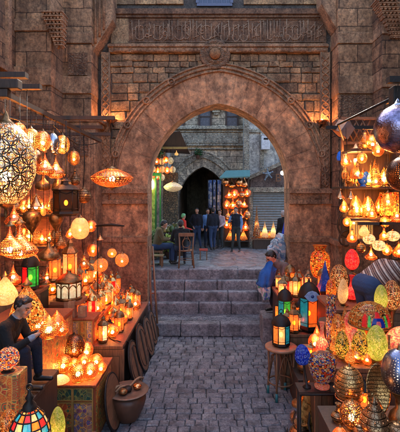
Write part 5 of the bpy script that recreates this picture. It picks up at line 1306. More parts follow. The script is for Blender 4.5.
hexlantern('small orange-striped glass lantern tucked behind the oval tray', 0, 0, 0, 14, 30, ['amber', 'orange', 'cream'], frame='iron', pos=(on(366, 3.72)-.03, 3.68, 1.22), D=3.9, dome=True)
tag(MB().lathe([(.02,0), (.10,.0), (.105,.012), (.07,.02), (.06,.05), (.075,.06), (.08,.075), (.03,.09), (.003,.1)], 22).build('metal_dish', M['silver']), 'silver grey lidded dish in the bottom right corner', 'dish').location = (on(392, 3.05), 3.06, 1.221)
# ------------------------------------------------------------------ right: shelves and hanging lamps
t = thing('wall_shelf', 'three-tier wall shelf on the right crammed with glowing lamps', 'shelf', (0,0,0))
SHD = 7.0
def sx(px): return on(px, SHD)
zs_ = {'top': P(0,149.5,SHD).z, 'mid': P(0,186.5,SHD).z, 'low': P(0,218,SHD).z}
for k, (pa, pb) in {'top': (350, 402), 'mid': (339, 402), 'low': (349, 402)}.items():
    b = MB(); b.box(sx(pa), sx(pb), SHD-.08, SHD+.42, zs_[k]-.04, zs_[k]); b.build('board', M['darkwood'], t, bevel=.005)
b = MB(); b.box(sx(349), 4.25, SHD+.421, SHD+.46, 2.4, 4.6); b.build('back_panel', M['darkwood'], t)
for px in (351, 401):
    b = MB(); b.box(sx(px)-.02, sx(px)+.02, SHD+.38, SHD+.42, 1.57, 4.6); b.build('upright', M['darkwood'], t)
# stepped lattice at the top
b = MB(); c0 = P(366, 128, SHD)
for sg in (1, -1):
    for k in range(5): b.tube([(c0.x-.24+.12*k, SHD+.3, c0.z-.2), (c0.x-.24+.12*k+sg*.2, SHD+.3+.01*sg, c0.z+.2)], .014, 4)
b.box(c0.x-.288, c0.x+.288, SHD+.275, SHD+.325, c0.z+.2, c0.z+.25); b.box(c0.x-.288, c0.x+.288, SHD+.275, SHD+.325, c0.z-.25, c0.z-.2)
b.box(c0.x-.34, c0.x-.29, SHD+.27, SHD+.33, zs_['top'], c0.z+.25); b.box(c0.x+.29, c0.x+.34, SHD+.27, SHD+.33, zs_['top'], c0.z+.25)
tag(b.build('lattice_screen', M['midwood']), 'crossed wooden lattice screen standing on top of the right shelf', 'screen')
S = [  # label, px, tier, r, h, mat, kind, bulb
 ('slim green-footed lamp with bright tip, left end of the middle shelf', 345, 'mid', 3.4, 26, 'm_gold', 'vase', 'bulb'),
 ('slim green-footed lamp with bright tip, second on the middle shelf', 355, 'mid', 3.4, 26, 'm_gold', 'vase', 'bulb'),
 ('large amber mosaic cone lamp at the centre of the middle shelf', 375, 'mid', 8, 28, 'm_gold', 'cone', None),
 ('round amber lamp before the mosaic cone on the middle shelf', 369, 'mid', 5, 15, 'p_brass', 'globe', 'bulb'),
 ('amber glass lamp with white bright spot, middle shelf right of the cone', 384, 'mid', 5, 20, 'p_brass', 'drop', 'bulb'),
 ('glowing orange jar lamp at the right end of the middle shelf', 394, 'mid', 6.5, 18, 'm_orange', 'ovoid', None),
 ('small bell lamp hanging its glow at the left of the lowest shelf', 356, 'low', 7, 22, 'p_brass', 'dome', 'bulb'),
 ('second bell lamp on the lowest shelf beside the first', 368, 'low', 7, 22, 'p_brass', 'dome', 'bulb'),
 ('orange mosaic tub lamp on the lowest shelf right side', 389, 'low', 9, 24, 'm_orange', 'drum', 'bulb'),
 ('tiny copper dish lamp burning on the top shelf', 356, 'top', 6, 7, 'copper', 'cone', None),
 ('amber openwork ball lamp on the top shelf', 372, 'top', 6, 16, 'p_brass', 'globe', 'bulb'),
 ('dark copper jar lamp on the top shelf behind the silver globe', 383, 'top', 7, 20, 'p_copper', 'ovoid', 'bulbs')]
for i, (lab, px, tr, rp, hp, mm, kd, bu) in enumerate(S):
    y = SHD+(.08 if i % 2 else .2)
    t = egg(lab, px, y, zs_[tr], rp, hp, mm, kd, stand=.3 if 'slim' in lab else .1, base='oldbrass', bulb=None)
    rr_, hh_ = rp*y/F, hp*y/F
    if bu: MB().ball((0, -rr_*.1, hh_*(1.02 if 'slim' in lab else .4)), .026, 8).build('bulb', M['bulbx'], t)
r = random.Random(12)
for tr_, n_, nm_ in (('top', 4, 'top'), ('mid', 7, 'middle'), ('low', 6, 'lowest')):
    for i_ in range(n_):
        px = (360 if tr_ == 'top' else 343 if tr_ == 'mid' else 353)+(398-(360 if tr_ == 'top' else 343 if tr_ == 'mid' else 353))*(i_+.5)/n_
        kd_ = ('globe', 'drop', 'pear', 'onion')[(i_+n_) % 4]; mm_ = ('p_copper', 'p_brass', 'engr', 'p_copper', 'p_brass')[(i_*3+n_) % 5]
        tablelamp(f'{"engraved" if mm_ == "engr" else "pierced"} {kd_} lamp, {ordn[i_]} from the left at the back of the {nm_} right shelf', 0, 0, 0, kd_, r.uniform(4, 5.5), r.uniform(14, 24), mm_, 'oldbrass', .15, pos=(on(px, SHD+.33), SHD+.32, zs_[tr_]), D=SHD, bulb='bulb' if mm_[0] == 'p' else None)
HG = [(346, 160, 6.5, 'drop', 5, 13, 'p_copper'), (362, 158, 6.6, 'globe', 5, 11, 'p_brass'), (378, 150, 6.5, 'globe', 6, 13, 'p_copper'), (388, 200, 6.4, 'drop', 6, 16, 'p_brass'), (372, 212, 6.5, 'pear', 5, 14, 'p_copper'), (397, 214, 6.4, 'onion', 7, 17, 'p_copper'),
      (344, 206, 6.7, 'drop', 4.5, 13, 'p_brass'), (385, 222, 6.5, 'globe', 5, 11, 'p_brass'), (358, 172, 6.7, 'onion', 5, 14, 'p_copper'), (391, 140, 6.7, 'drop', 6, 15, 'p_copper'), (376, 180, 6.6, 'onion', 5.5, 15, 'p_brass'), (347, 222, 6.7, 'globe', 4, 9, 'p_copper')]
wr = ['leftmost over the upper right shelf', 'second over the upper right shelf', 'under the black beam before the top shelf', 'in front of the middle shelf at right', 'before the lowest shelf, centre', 'before the lowest shelf, far right',
      'left of the lowest shelf', 'above the white patterned ball', 'before the two slim bright-tipped lamps', 'close under the silvered ball', 'before the amber cone lamp', 'left above the white teardrop']
for (px, py, D_, kd_, rp_, hp, mm_), w_ in zip(HG, wr):
    pendant(f'{"coppery" if mm_ == "p_copper" else "brassy"} pierced {kd_} lamp hanging {w_}', px, py, D_+.2, kd_, rp_, hp, mm_, 4.33, 'bulb', .024, n=18)
for (px, py, kd_, rp_, hp_, mm_, w_) in ((352, 236, 'drop', 5, 13, 'p_copper', 'left of the white teardrop, over the pinkish egg'), (387, 250, 'globe', 5, 11, 'p_brass', 'below the white patterned ball'), (371, 253, 'onion', 6, 14, 'p_copper', 'lowest of all under the right shelf'),
        (399, 250, 'drop', 6, 15, 'p_copper', 'above the striped sweater at the right edge'), (361, 248, 'globe', 4.5, 10, 'engr', 'between the teardrop and the pinkish egg'), (384, 234, 'pear', 5, 13, 'p_brass', 'behind the lowest white ball')):
    pendant(f'{ {"p_copper":"coppery","p_brass":"brassy","engr":"engraved"}[mm_]} {kd_} lamp hanging {w_}', px, py, 6.62, kd_, rp_, hp_, mm_, zs_['low']-.09, 'bulb' if mm_[0] == 'p' else None, .024, n=18)
t = thing('bird_figurine', 'small bright blue glazed bird on the middle right shelf', 'figurine', (on(361.5, 7.05), 6.98, zs_['mid']), rotz=.4)
b = MB(); b.ball((0,0,.10), .075, 12, (1.25,.8,.95)); b.ball((.07,0,.22), .045, 10); b.tube([(.03,0,.13), (.06,0,.2)], [.05,.035], 8); b.tube([(-.07,0,.12), (-.17,0,.22)], [.04,.012], 6); b.lathe([(.05,0), (.055,.01), (.03,.04)], 10)
b.build('body', plain('blue_glaze', (.02,.14,.62), .2), t); b = MB(); b.tube([(.11,0,.215), (.15,0,.205)], [.012,.002], 5); b.build('beak', M['brass'], t)
t = thing('woven_basket_lamp', 'square woven amber basket lamp hanging under the lowest bell lamps', 'lamp', P(361, 234, 6.85))
b = MB(); w = .17; b.box(-w, w, -.08, .08, 0, .0); b = MB()
z_ = P(0,203,6.85).z-P(0,219,6.85).z
t.location = P(361, 219, 6.8); t.location.z = zs_['low']-.04-z_-.01
b.lathe([(w*1.2, 0), (w*1.2, z_)], 4, phase=.5, smooth=False); b.build('shade', litglass('woven_amber', (1,.42,.1), .55, .5, 70), t)
b = MB()
for k in range(9):
    q = -w*.85+k*w*1.7/8; b.box(q-.006, q+.006, -w*.86, -w*.85, 0, z_)
b.box(-w*.88, w*.88, -w*.88, w*.88, -.015, .0); b.box(-w*.88, w*.88, -w*.88, w*.88, z_, z_+.01); b.build('frame', M['midwood'], t)
for lab, px, py in (('tiny lit bell lamp hanging from the middle shelf, left one', 340.5, 194), ('tiny lit bell lamp hanging from the middle shelf, right one', 351, 194)):
    pendant(lab, px, py, 6.9, 'cone', 4.2, 9, 'copper', zs_['mid']-.02, 'bulb', .022, bz=.1)
for lab, px, py, rp, hp, mm, kd in (('white glass teardrop lamp hanging highest of the four small white ones', 364, 230, 5, 13, 'm_white', 'drop'), ('white ball lamp with coloured dots hanging just below the teardrop', 369, 239, 6, 10.5, 'm_multi', 'globe'),
                              ('white ball lamp with green and red dots hanging lowest', 379, 245.5, 6.5, 10.5, 'm_multi', 'globe'), ('white patterned ball lamp hanging at the right near the edge', 393, 236, 6.5, 10.5, 'm_multi', 'globe')):
    m_ = M[mm] if mm == 'm_white' else mosaic('white_dotted_mosaic', [(1,.85,.65), (.9,.3,.15), (1,.9,.75), (1,.85,.6), (.3,.5,.35), (1,.88,.7), (.95,.7,.3)], 30, .5, .05, lead=(.3,.2,.1))
    pendant(lab, px, py, 6.6, kd, rp, hp, m_, zs_['low']-.04 if px > 350 else 3, None, group='small white mosaic lamps hanging under the right shelf')
b = MB(); b.box(on(358, 6.6), on(402, 6.6), 6.57, 6.63, zs_['low']-.09, zs_['low']-.042); b.box(on(380,6.6)-.02, on(380,6.6)+.02, 6.57, 7.0, zs_['low']-.09, zs_['low']-.045)
tag(b.build('hanging_rod', M['darkwood']), 'dark rod under the lowest right shelf carrying the white mosaic lamps', 'rod')
t = thing('lamp_gantry', 'black beam and bracket above the silvered globe on the right', 'frame', (0,0,0))
b = MB(); b.box(1.78, 4.3, 3.96, 4.04, 4.32, 4.38); b.box(2.28, 2.36, 3.4, 5.2, 4.38, 4.46); b.build('beam', M['iron'], t)
b = MB(); b.box(1.86, 2.04, 4.05, 4.17, 4.1, 4.31); b.box(1.90, 2.0, 4.07, 4.15, 3.9, 4.1); b.build('bracket', M['iron'], t, bevel=.01)
b = MB(); b.tube([(1.92, 4.1, 4.22), (1.6, 5.0, 4.08), (2.3, 6.9, 4.15)], .014, 6); b.build('stay', M['iron'], t)
b = MB(); b.tube([(2.1, 6.9, 4.35), (3.0, 9.15, 4.6)], .016, 6); b.build('stay', M['iron'], t)
b = MB(); b.box(2.0, 4.3, 6.86, 6.92, 4.33, 4.39); b.build('beam', M['iron'], t)
t = pendant('large silvered ball lamp set with mirror mosaic, hanging at the right edge', 398, 129, 4.0, 'globe', 23, 48, 'm_purple', 4.32, None, capm='silver', n=48, name='silvered_globe_lamp')
pendant('dark netted globe hanging beneath the silvered ball lamp', 402, 174, 4.3, 'globe', 15, 34, 'p_dark', 4.32, 'bulbs', n=36)
# tilted cube lantern
c = P(343, 129, 6.9); t = thing('cube_lantern', 'tilted cube lantern with copper side hanging left of the lattice', 'lantern', c, rot=(R(20), R(28), R(35)))
b = MB(); b.box(-.11, .11, -.11, .11, -.11, .11); b.build('body', plain('copper_sheet', (.45,.2,.1), .4, .6), t, bevel=.01)
b = MB(); b.box(-.115, .115, -.115, -.112, -.115, .115); b.build('side_panel', plain('slate_paint', (.12,.12,.15), .5), t)
b = MB(); b.tube([c, (c.x, 6.89, 4.36)], .006, 4); o = b.build('cord', M['iron']); o.parent = t; o.matrix_parent_inverse = Matrix.Translation((0,0,0)); 
o.matrix_parent_inverse = (Matrix.Translation(c) @ Euler((R(20), R(28), R(35))).to_matrix().to_4x4()).inverted()
# curved bracket shadows on the right wall, modelled as dark tubes
b = MB()
def scroll(cx_, cz_, r0, a0, a1, y): return [(cx_+r0*(1-.6*i/24)*math.cos(R(a0+(a1-a0)*i/24)), y, cz_+r0*(1-.6*i/24)*math.sin(R(a0+(a1-a0)*i/24))) for i in range(25)]
q = P(352, 226, 7.2); b.tube(scroll(q.x, q.z, .30, 90, 470, 7.2), .016, 6); q2 = P(347, 240, 7.2); b.tube(scroll(q2.x, q2.z, .24, -90, 290, 7.2), .016, 6); b.tube([(q.x, 7.2, q.z+.30), (q.x+.1, 7.4, q.z+.36)], .03, 6)
tag(b.build('shadow_scroll', M['iron']), 'dark tube scrolls modelled as curved bracket shadows beside the right jamb under the shelf', 'bracket')
for lab, px, py in (('small copper spotlight bowl fixed on the left carved strip', 111.5, 122), ('small copper spotlight bowl fixed on the right carved strip', 322, 123)):
    c = P(px, py, 9.62); t = thing('wall_spotlight', lab, 'spotlight', c)
    MB().lathe([(.05, -.03), (.10, 0), (.15, .05), (.14, .06), (.05, .0)], 18).build('bowl', M['copper'], t); MB().ball((0,0,.055), .035, 8).build('bulb', M['spot'], t); MB().tube([(0,0,-.02), (0,.17,-.08)], .02, 6).build('arm', M['iron'], t)
t = thing('hanging_lamp', 'small pale blue hanging tag lamp on the right pier left of the shelf', 'lamp', P(340.5, 155, 9.1)); MB().lathe([(.07,-.12), (.09,-.05), (.06,.06), (.004,.1)], 12).build('shade', M['g_blue'], t)
MB().tube([(0,0,.08), (0,.15,.14)], .01, 5).build('arm', M['iron'], t)
# ------------------------------------------------------------------ people
SK2 = SK
def capsule_mesh(prims):
    b = MB()
    for (a, ra, c, rc, mi) in prims:
        a, c = Vector(a), Vector(c); d = c-a; L = d.length
        if L < 1e-5: b.ball(a, ra, 12); continue
        q = d.to_track_quat('Z', 'Y').to_matrix().to_4x4(); T = Matrix.Translation(a) @ q
        pr_ = [(max(.0004, ra*math.cos(R(-90+15*i))), ra*math.sin(R(-90+15*i))) for i in range(6)]+[(ra, 0)]
        pr_ += [(rc, L)]+[(max(.0004, rc*math.cos(R(15*i))), L+rc*math.sin(R(15*i))) for i in range(1, 7)]
        b.lathe(pr_, 14, T)
    return b
def remeshed(b, name, voxel, mats, parent, prims=None, sm=6):
    o = b.build('tmpmesh', mats[0]); o.data.materials.clear()
    md = o.modifiers.new('r', 'REMESH'); md.mode = 'VOXEL'; md.voxel_size = voxel; md.use_smooth_shade = True
    m2 = o.modifiers.new('s', 'SMOOTH'); m2.iterations = sm; m2.factor = .5
    bpy.context.view_layer.update()
    dg = bpy.context.evaluated_depsgraph_get()
    me = bpy.data.meshes.new_from_object(o.evaluated_get(dg)); old = o.data
    bpy.data.objects.remove(o); bpy.data.meshes.remove(old)
    for m in mats: me.materials.append(m)
    me.name = name
    n = len(me.polygons); me.polygons.foreach_set('use_smooth', [True]*n)
    if prims:
        ce = np.empty(n*3); me.polygons.foreach_get('center', ce); ce = ce.reshape(-1, 3)
        best = np.full(n, 1e9); idx = np.zeros(n, dtype=np.int32)
        for (a, ra, c, rc, mi) in prims:
            a, c = np.array(a, float), np.array(c, float); d = c-a; L2 = max(d@d, 1e-9)
            t = np.clip(((ce-a)@d)/L2, 0, 1); dist = np.linalg.norm(ce-(a+t[:, None]*d), axis=1)-(ra+(rc-ra)*t)
            k = dist < best; best[k] = dist[k]; idx[k] = mi
        me.polygons.foreach_set('material_index', idx)
    o = bpy.data.objects.new(name, me); COL.objects.link(o); o.parent = parent
    return o
DEF = dict(pelvis=(0,0,.95), chest=(0,0,1.28), neck=(0,0,1.45), head=(0,.025,1.6), ls=(-.17,0,1.40), rs=(.17,0,1.40), le=(-.23,-.02,1.13), re=(.23,-.02,1.13),
           lw=(-.24,.08,.9), rw=(.24,.08,.9), lk=(-.10,.03,.5), rk=(.10,.03,.5), la=(-.11,-.02,.09), ra=(.11,-.02,.09), face=(0,1,0))
SIT = dict(pelvis=(0,-.05,.52), chest=(0,.0,.85), neck=(0,.04,1.02), head=(0,.09,1.16), ls=(-.18,.02,.97), rs=(.18,.02,.97), le=(-.25,.10,.72), re=(.25,.10,.72),
           lw=(-.15,.33,.70), rw=(.15,.33,.70), lk=(-.13,.40,.52), rk=(.13,.40,.52), la=(-.13,.38,.09), ra=(.13,.38,.09), face=(0,1,-.2))
def person(label, loc, rotz, top, bottom, pose, over=None, scale=1.0, vox=.016, hair=HAIR, shoes=None, cuff=None, collar=None, hat=None, grp=None, bulk=1.0, grip=None, bald=False, sleeve=None):
    J = dict(pose); J.update(over or {})
    t = thing('person', label, 'person', loc, rotz, grp)
    V = {k: Vector(v)*scale for k, v in J.items() if k != 'face'}; s = scale
    fd = Vector(J['face']).normalized(); up0 = Vector((0,0,1)); side = fd.cross(up0).normalized(); up = side.cross(fd).normalized()
    sh = shoes or plain('black_leather', (.02,.017,.015), .4)
    mats = [SK, top, bottom, sh, HAIR, cuff or sleeve or top, collar or top, plain('lips', (.33,.12,.09), .5), sleeve or top]
    pr_ = []
    def add(a, ra, c, rc, mi): pr_.append((tuple(a), ra*s, tuple(c), rc*s, mi))
    pv, ch, nk, hd = V['pelvis'], V['chest'], V['neck'], V['head']
    sd = (V['rs']-V['ls']).normalized()
    hipv = (Vector((.085,0,-.02))*s)
    hl, hr = pv-hipv, pv+Vector((hipv.x, 0, -hipv.z*-1))
    hr = pv+Vector((.085*s, 0, -.02*s)); hl = pv+Vector((-.085*s, 0, -.02*s))
    if 'hl' in J: hl, hr = V['hl'], V['hr']
    # torso
    for q in (-1, 1):
        add(pv+sd*q*.055*s, .115*bulk, ch+sd*q*.065*s, .125*bulk, 1)
        add(ch+sd*q*.06*s, .12*bulk, (V['rs'] if q > 0 else V['ls'])-sd*q*.03*s, .075, 1)
    add(pv+sd*.07*s, .118*bulk, pv-sd*.07*s, .118*bulk, 2)
    add(V['ls'], .07, V['rs'], .07, 1); add(ch+(nk-ch)*.6, .088, nk, .072, 1); add(nk-(nk-ch)*.12, .071, nk+(hd-nk)*.12, .064, 6)
    add(nk-(hd-nk)*.15, .056, nk+(hd-nk)*.6, .052, 0)
    for S_, s2, e, w in (('l', 'ls', 'le', 'lw'), ('r', 'rs', 're', 'rw')):
        add(V[s2], .068, V[e], .052, 8); add(V[e], .05, V[e]+(V[w]-V[e])*.86, .038, 8); add(V[e]+(V[w]-V[e])*.86, .039, V[w], .036, 5)
        d = (V[w]-V[e]).normalized(); add(V[w], .026, V[w]+d*.03*s, .028, 0)
        lat = d.cross(up0); lat = lat.normalized() if lat.length > .2 else sd.copy()
        nrm = lat.cross(d).normalized()
        if nrm.z > 0: nrm = -nrm
        pc = V[w]+d*.085*s
        for k in range(4):
            o_ = lat*(-.027+.018*k)*s; L = (.065, .075, .07, .055)[k]
            add(V[w]+d*.02*s+o_*.5, .015, pc+o_, .0115, 0)
            cv = .45+.1*k
            k1 = pc+o_+(d+nrm*cv*.6).normalized()*L*.5*s; k2 = k1+(d+nrm*cv*2.0).normalized()*L*.5*s
            add(pc+o_, .0105, k1, .0095, 0); add(k1, .0095, k2, .008, 0)
        th = lat*(-1 if S_ == 'r' else 1)
        m1 = V[w]+d*.05*s+th*.04*s; add(V[w]+d*.02*s+th*.015*s, .015, m1, .012, 0); add(m1, .012, m1+(d+nrm*.6)*.04*s, .009, 0)
    for h_, k_, a_ in ((hl, 'lk', 'la'), (hr, 'rk', 'ra')):
        add(h_, .098*bulk, V[k_], .068, 2); add(V[k_], .066, V[a_]+(V[k_]-V[a_])*.12, .050, 2); add(V[a_]+(V[k_]-V[a_])*.1, .045, V[a_], .04, 3)
        f2 = Vector(J.get('foot', (0,1,0))).normalized()
        add(V[a_]+Vector((0,0,-.045*s))-f2*.03*s, .036, V[a_]+Vector((0,0,-.05*s))+f2*.15*s, .030, 3)
    # head
    def H(x, y, z): return hd+(side*x+fd*y+up*z)*s
    add(H(0,-.02,.035), .083, H(0,.012,.03), .080, 0); add(H(0,.02,-.01), .068, H(0,.045,-.06), .045, 0)
    add(H(0,.05,-.075), .030, H(0,.062,-.085), .024, 0)
    add(H(0,.088,.03), .010, H(0,.108,-.012), .014, 0); add(H(-.01,.10,-.018), .009, H(.01,.10,-.018), .009, 0)
    for q in (-1, 1):
        add(H(q*.080,-.005,.02), .014, H(q*.083,-.012,-.015), .011, 0)
        add(H(q*.018,.088,.042), .008, H(q*.048,.076,.044), .007, 4 if vox < .012 else 0)
        add(H(q*.025,.083,.02), .0075, H(q*.040,.078,.02), .0075, 4)
        add(H(q*.035,.06,-.02), .025, H(q*.03,.05,-.04), .025, 0)
    add(H(-.018,.090,-.045), .0085, H(.018,.090,-.045), .0085, 7)
    b = capsule_mesh(pr_)
    remeshed(b, 'body', vox, mats, t, pr_, 5 if vox > .012 else 4)
    if not bald:
        hp = []
        def ah(a, ra, c, rc): hp.append((tuple(a), ra*s, tuple(c), rc*s, 0))
        ah(H(0,-.035,.058), .084, H(0,-.012,.072), .076); ah(H(0,-.05,.0), .068, H(0,-.05,.03), .073); ah(H(-.045,.03,.098), .028, H(.045,.03,.098), .028)
        for q in (-1, 1): ah(H(q*.068,-.0,.055), .026, H(q*.070,-.02,.0), .018)
        remeshed(capsule_mesh(hp), 'hair' if not hat else 'headwear', vox*.8, [hat or hair], t)
    return t
navy = cloth('navy_wool', (.006,.008,.018)); blackc = cloth('black_wool', (.0035,.0035,.004)); jeans = cloth('blue_denim', (.025,.05,.12), 260)
djeans = cloth('dark_denim', (.009,.014,.032), 260); brown = cloth('brown_jacket', (.09,.045,.025)); olive = cloth('olive_jacket', (.12,.08,.03))
redc = cloth('red_cotton', (.6,.03,.02)); greyc = cloth('grey_collar', (.22,.24,.28)); pinkc = cloth('pale_pink_cotton', (.5,.35,.36)); lblue = cloth('light_blue_shirt', (.14,.26,.5))
blueb = cloth('bright_blue_cloth', (.012,.085,.30)); taupe = cloth('taupe_jacket', (.17,.12,.10)); khaki = cloth('dark_trousers', (.03,.035,.035)); lime_ = cloth('lime_cap', (.15,.4,.2))
stripe = cloth('striped_knit', (.07,.035,.03), stripes=((.30,.15,.10), (.55,.42,.33)), axis='DIAGONAL', sscale=15)
# seller on the left
person('young man in black sweater with grey collar, seated, bent over the lamp in his hands', (-1.93, 4.0, 1.283), R(-90), blackc, djeans,
  dict(pelvis=(0,-.25,.36), chest=(0,-.12,.62), neck=(0,-.02,.79), head=(0,.07,.92), ls=(-.18,-.06,.74), rs=(.18,-.06,.74), le=(-.24,.02,.50), re=(.23,.04,.50),
       lw=(-.10,.25,.60), rw=(.12,.24,.62), lk=(-.15,.16,.46), rk=(.14,.15,.47), la=(-.12,.20,.095), ra=(.12,.18,.095), face=(.28,1,-.42)), vox=.0065, cuff=greyc, collar=greyc, scale=.86)
t = thing('low_stool', 'low wooden stool under the seated lamp seller', 'stool', (-2.13, 4.0, 1.282))
b = MB(); b.box(-.15,.15,-.16,.16,.16,.195); b.build('seat', M['midwood'], t, bevel=.005)
for sx_ in (-1,1):
    for sy_ in (-1,1): b = MB(); b.box(sx_*.12-.015, sx_*.12+.015, sy_*.13-.015, sy_*.13+.015, 0, .16); b.build('leg', M['midwood'], t)
tablelamp('copper drop lamp held up between the hands of the seller', 0, 0, 0, 'drop', 10, 24, 'p_copper', 'copper', .04, pos=(-1.60, 3.98, 1.78), D=3.8, top=False, bulb='bulb')
# crouching man at the steps
person('man in taupe jacket crouching over goods beside the steps, bright blue cloth on his lap', (1.66, 8.86, .60), R(112), taupe, djeans, SIT,
  dict(chest=(0,.06,.80), neck=(0,.2,.98), head=(0,.30,1.07), ls=(-.18,.1,.93), rs=(.18,.1,.93), lw=(-.12,.36,.6), rw=(.1,.36,.6), le=(-.25,.2,.68), re=(.25,.2,.68), lk=(-.13,.33,.60), rk=(.13,.33,.60), la=(-.13,.16,.1), ra=(.13,.18,.1), face=(0,1,-.8)), scale=1.15, vox=.011)
t = thing('low_stool', 'small dark stool the crouching man by the steps sits on', 'stool', (1.70, 8.88, .602))
b = MB(); b.box(-.17,.17,-.17,.17,.36,.40); b.build('seat', M['darkwood'], t)
for sx_ in (-1,1):
    for sy_ in (-1,1): b = MB(); b.box(sx_*.14-.02, sx_*.14+.02, sy_*.14-.02, sy_*.14+.02, 0, .36); b.build('leg', M['darkwood'], t)
tag(MB().box(1.12, 1.9, 8.45, 9.06, 0.0, .60).build('stone_block', M['step'], bevel=.02), 'low stone plinth the crouching man is seated on, at the foot of the right jamb', 'block')
def drape(name, label, cat, cols, mat, disp=.02, th=.012, seed=1):
    """cloth from columns of points, wrinkled, with thickness"""
    rr = random.Random(seed); m_, n_ = len(cols), len(cols[0]); S_ = 4; pts = []
    def lerp(a, c, t_): return Vector(a)*(1-t_)+Vector(c)*t_
    for i in range((m_-1)*S_+1):
        ii = min(i//S_, m_-2); ti = i/S_-ii; ro_ = []
        for j in range((n_-1)*S_+1):
            jj = min(j//S_, n_-2); tj = j/S_-jj
            q = lerp(lerp(cols[ii][jj], cols[ii][jj+1], tj), lerp(cols[ii+1][jj], cols[ii+1][jj+1], tj), ti)
            q += Vector((disp*math.sin(i*1.3+seed)*.5, -disp*math.sin(i*1.7+j*.35+seed), disp*.4*math.sin(j*1.1+i*.5))); ro_.append(q)
        pts.append(ro_)
    I, Jn = len(pts), len(pts[0]); b = MB(); vs = [p for ro_ in pts for p in ro_]+[p+Vector((0, th, -th*.3)) for ro_ in pts for p in ro_]
    N = I*Jn; fs = []
    for i in range(I-1):
        for j in range(Jn-1):
            a = i*Jn+j; fs.append((a, a+1, a+Jn+1, a+Jn)); fs.append((N+a, N+a+Jn, N+a+Jn+1, N+a+1))
    for i in range(I-1):
        for a, d in ((i*Jn, 1), (i*Jn+Jn-1, -1)):
            q = (a, a+Jn, N+a+Jn, N+a); fs.append(q if d > 0 else q[::-1])
    for j in range(Jn-1):
        a = j; fs.append((a, N+a, N+a+1, a+1)); a = (I-1)*Jn+j; fs.append((a, a+1, N+a+1, N+a))
    b.add(vs, fs, True); return tag(b.build(name, mat), label, cat)
def Q(px, py, D): return tuple(P(px, py, D))
drape('blue_cloth', 'bright blue cloth draped from the crouching man down over the steps', 'cloth',
      [[Q(277,269,8.5), Q(275,277,8.4), Q(272,287,8.3)], [Q(270,262,8.55), Q(266,272,8.3), Q(263,286,8.15)], [Q(265,264,8.65), Q(259,274,8.5), Q(255,283,8.35)]], blueb, .07, seed=3)
drape('patterned_cloth', 'white and blue patterned cloth hanging below the bright blue one', 'cloth',
      [[Q(272,283,8.36), Q(272,292,8.35), Q(270,300,8.4)], [Q(264,283,8.22), Q(264,291,8.22), Q(264,299,8.3)], [Q(256,280,8.42), Q(257,287,8.4), Q(259,292,8.4)]], mosaic('printed_cotton', [(.5,.55,.6), (.1,.2,.5), (.5,.5,.55), (.1,.35,.3)], 14, 0, .05, lead=(.4,.42,.5), rough=.9), .04, seed=5)
prt = mosaic('printed_heap', [(.30,.36,.42), (.07,.10,.16), (.35,.25,.24), (.16,.19,.22)], 13, 0, .03, lead=(.08,.08,.09), rough=.9)
for k_, (dx, lb_) in enumerate(((0, 'heap of grey printed clothes slumped beside the right inner jamb'), (1, 'second fold of printed clothes lying over the stone block'))):
    drape('printed_clothes', lb_, 'clothes', [[Q(290-dx*3,240+dx*4,11-dx*.5), Q(291-dx*4,250+dx*3,10.7-dx*.4), Q(290-dx*5,262,10.3-dx*.25)], [Q(280-dx*4,234+dx*6,10.9-dx*.5), Q(279-dx*4,244+dx*4,10.4-dx*.4), Q(278-dx*4,258,10.0-dx*.1)], [Q(270-dx*2,240+dx*5,10.9-dx*.5), Q(268-dx,250+dx*3,10.5-dx*.4), Q(267,262,10.1-dx*.15)]], prt, .09, seed=11+k_)
tag(MB().box(1.3, 1.97, 9.95, 10.55, .2, 1.2).build('stone_block', M['step'], bevel=.02), 'stone block beside the steps under the heap of clothes', 'block')
drape('red_cloth', 'red cloth hung diagonally over the clothes by the right jamb', 'cloth', [[Q(291,222,11.2), Q(282,236,11.1), Q(272,240,11.0)], [Q(291,234,11.2), Q(284,241,11.1), Q(273,243,11.0)]], redc, .04, seed=7)
drape('blue_cloth', 'royal blue robe hanging against the right inner jamb above the red cloth', 'robe', [[Q(292,195,11.3), Q(292,215,11.2), Q(291,238,11.2)], [Q(289,200,11.3), Q(285,218,11.2), Q(281,236,11.2)]], cloth('royal_blue', (.02,.06,.5)), .04, seed=8)
# stooping man, right
person('stooping man in brown striped knitted sweater and jeans among the right stall lamps', (2.12, 5.36, 1.063), R(-68), stripe, jeans,
  dict(pelvis=(0,-.02,.93), chest=(0,.34,1.10), neck=(0,.50,1.10), head=(0,.62,1.04), ls=(-.20,.42,1.08), rs=(.20,.42,1.08), le=(-.24,.50,.80), re=(.24,.50,.80), lw=(-.16,.62,.60), rw=(.16,.62,.60),
       lk=(-.14,.06,.50), rk=(.12,.02,.50), la=(-.14,0,.095), ra=(.12,-.08,.095), face=(0,.5,-1)), vox=.0095, bulk=1.28)
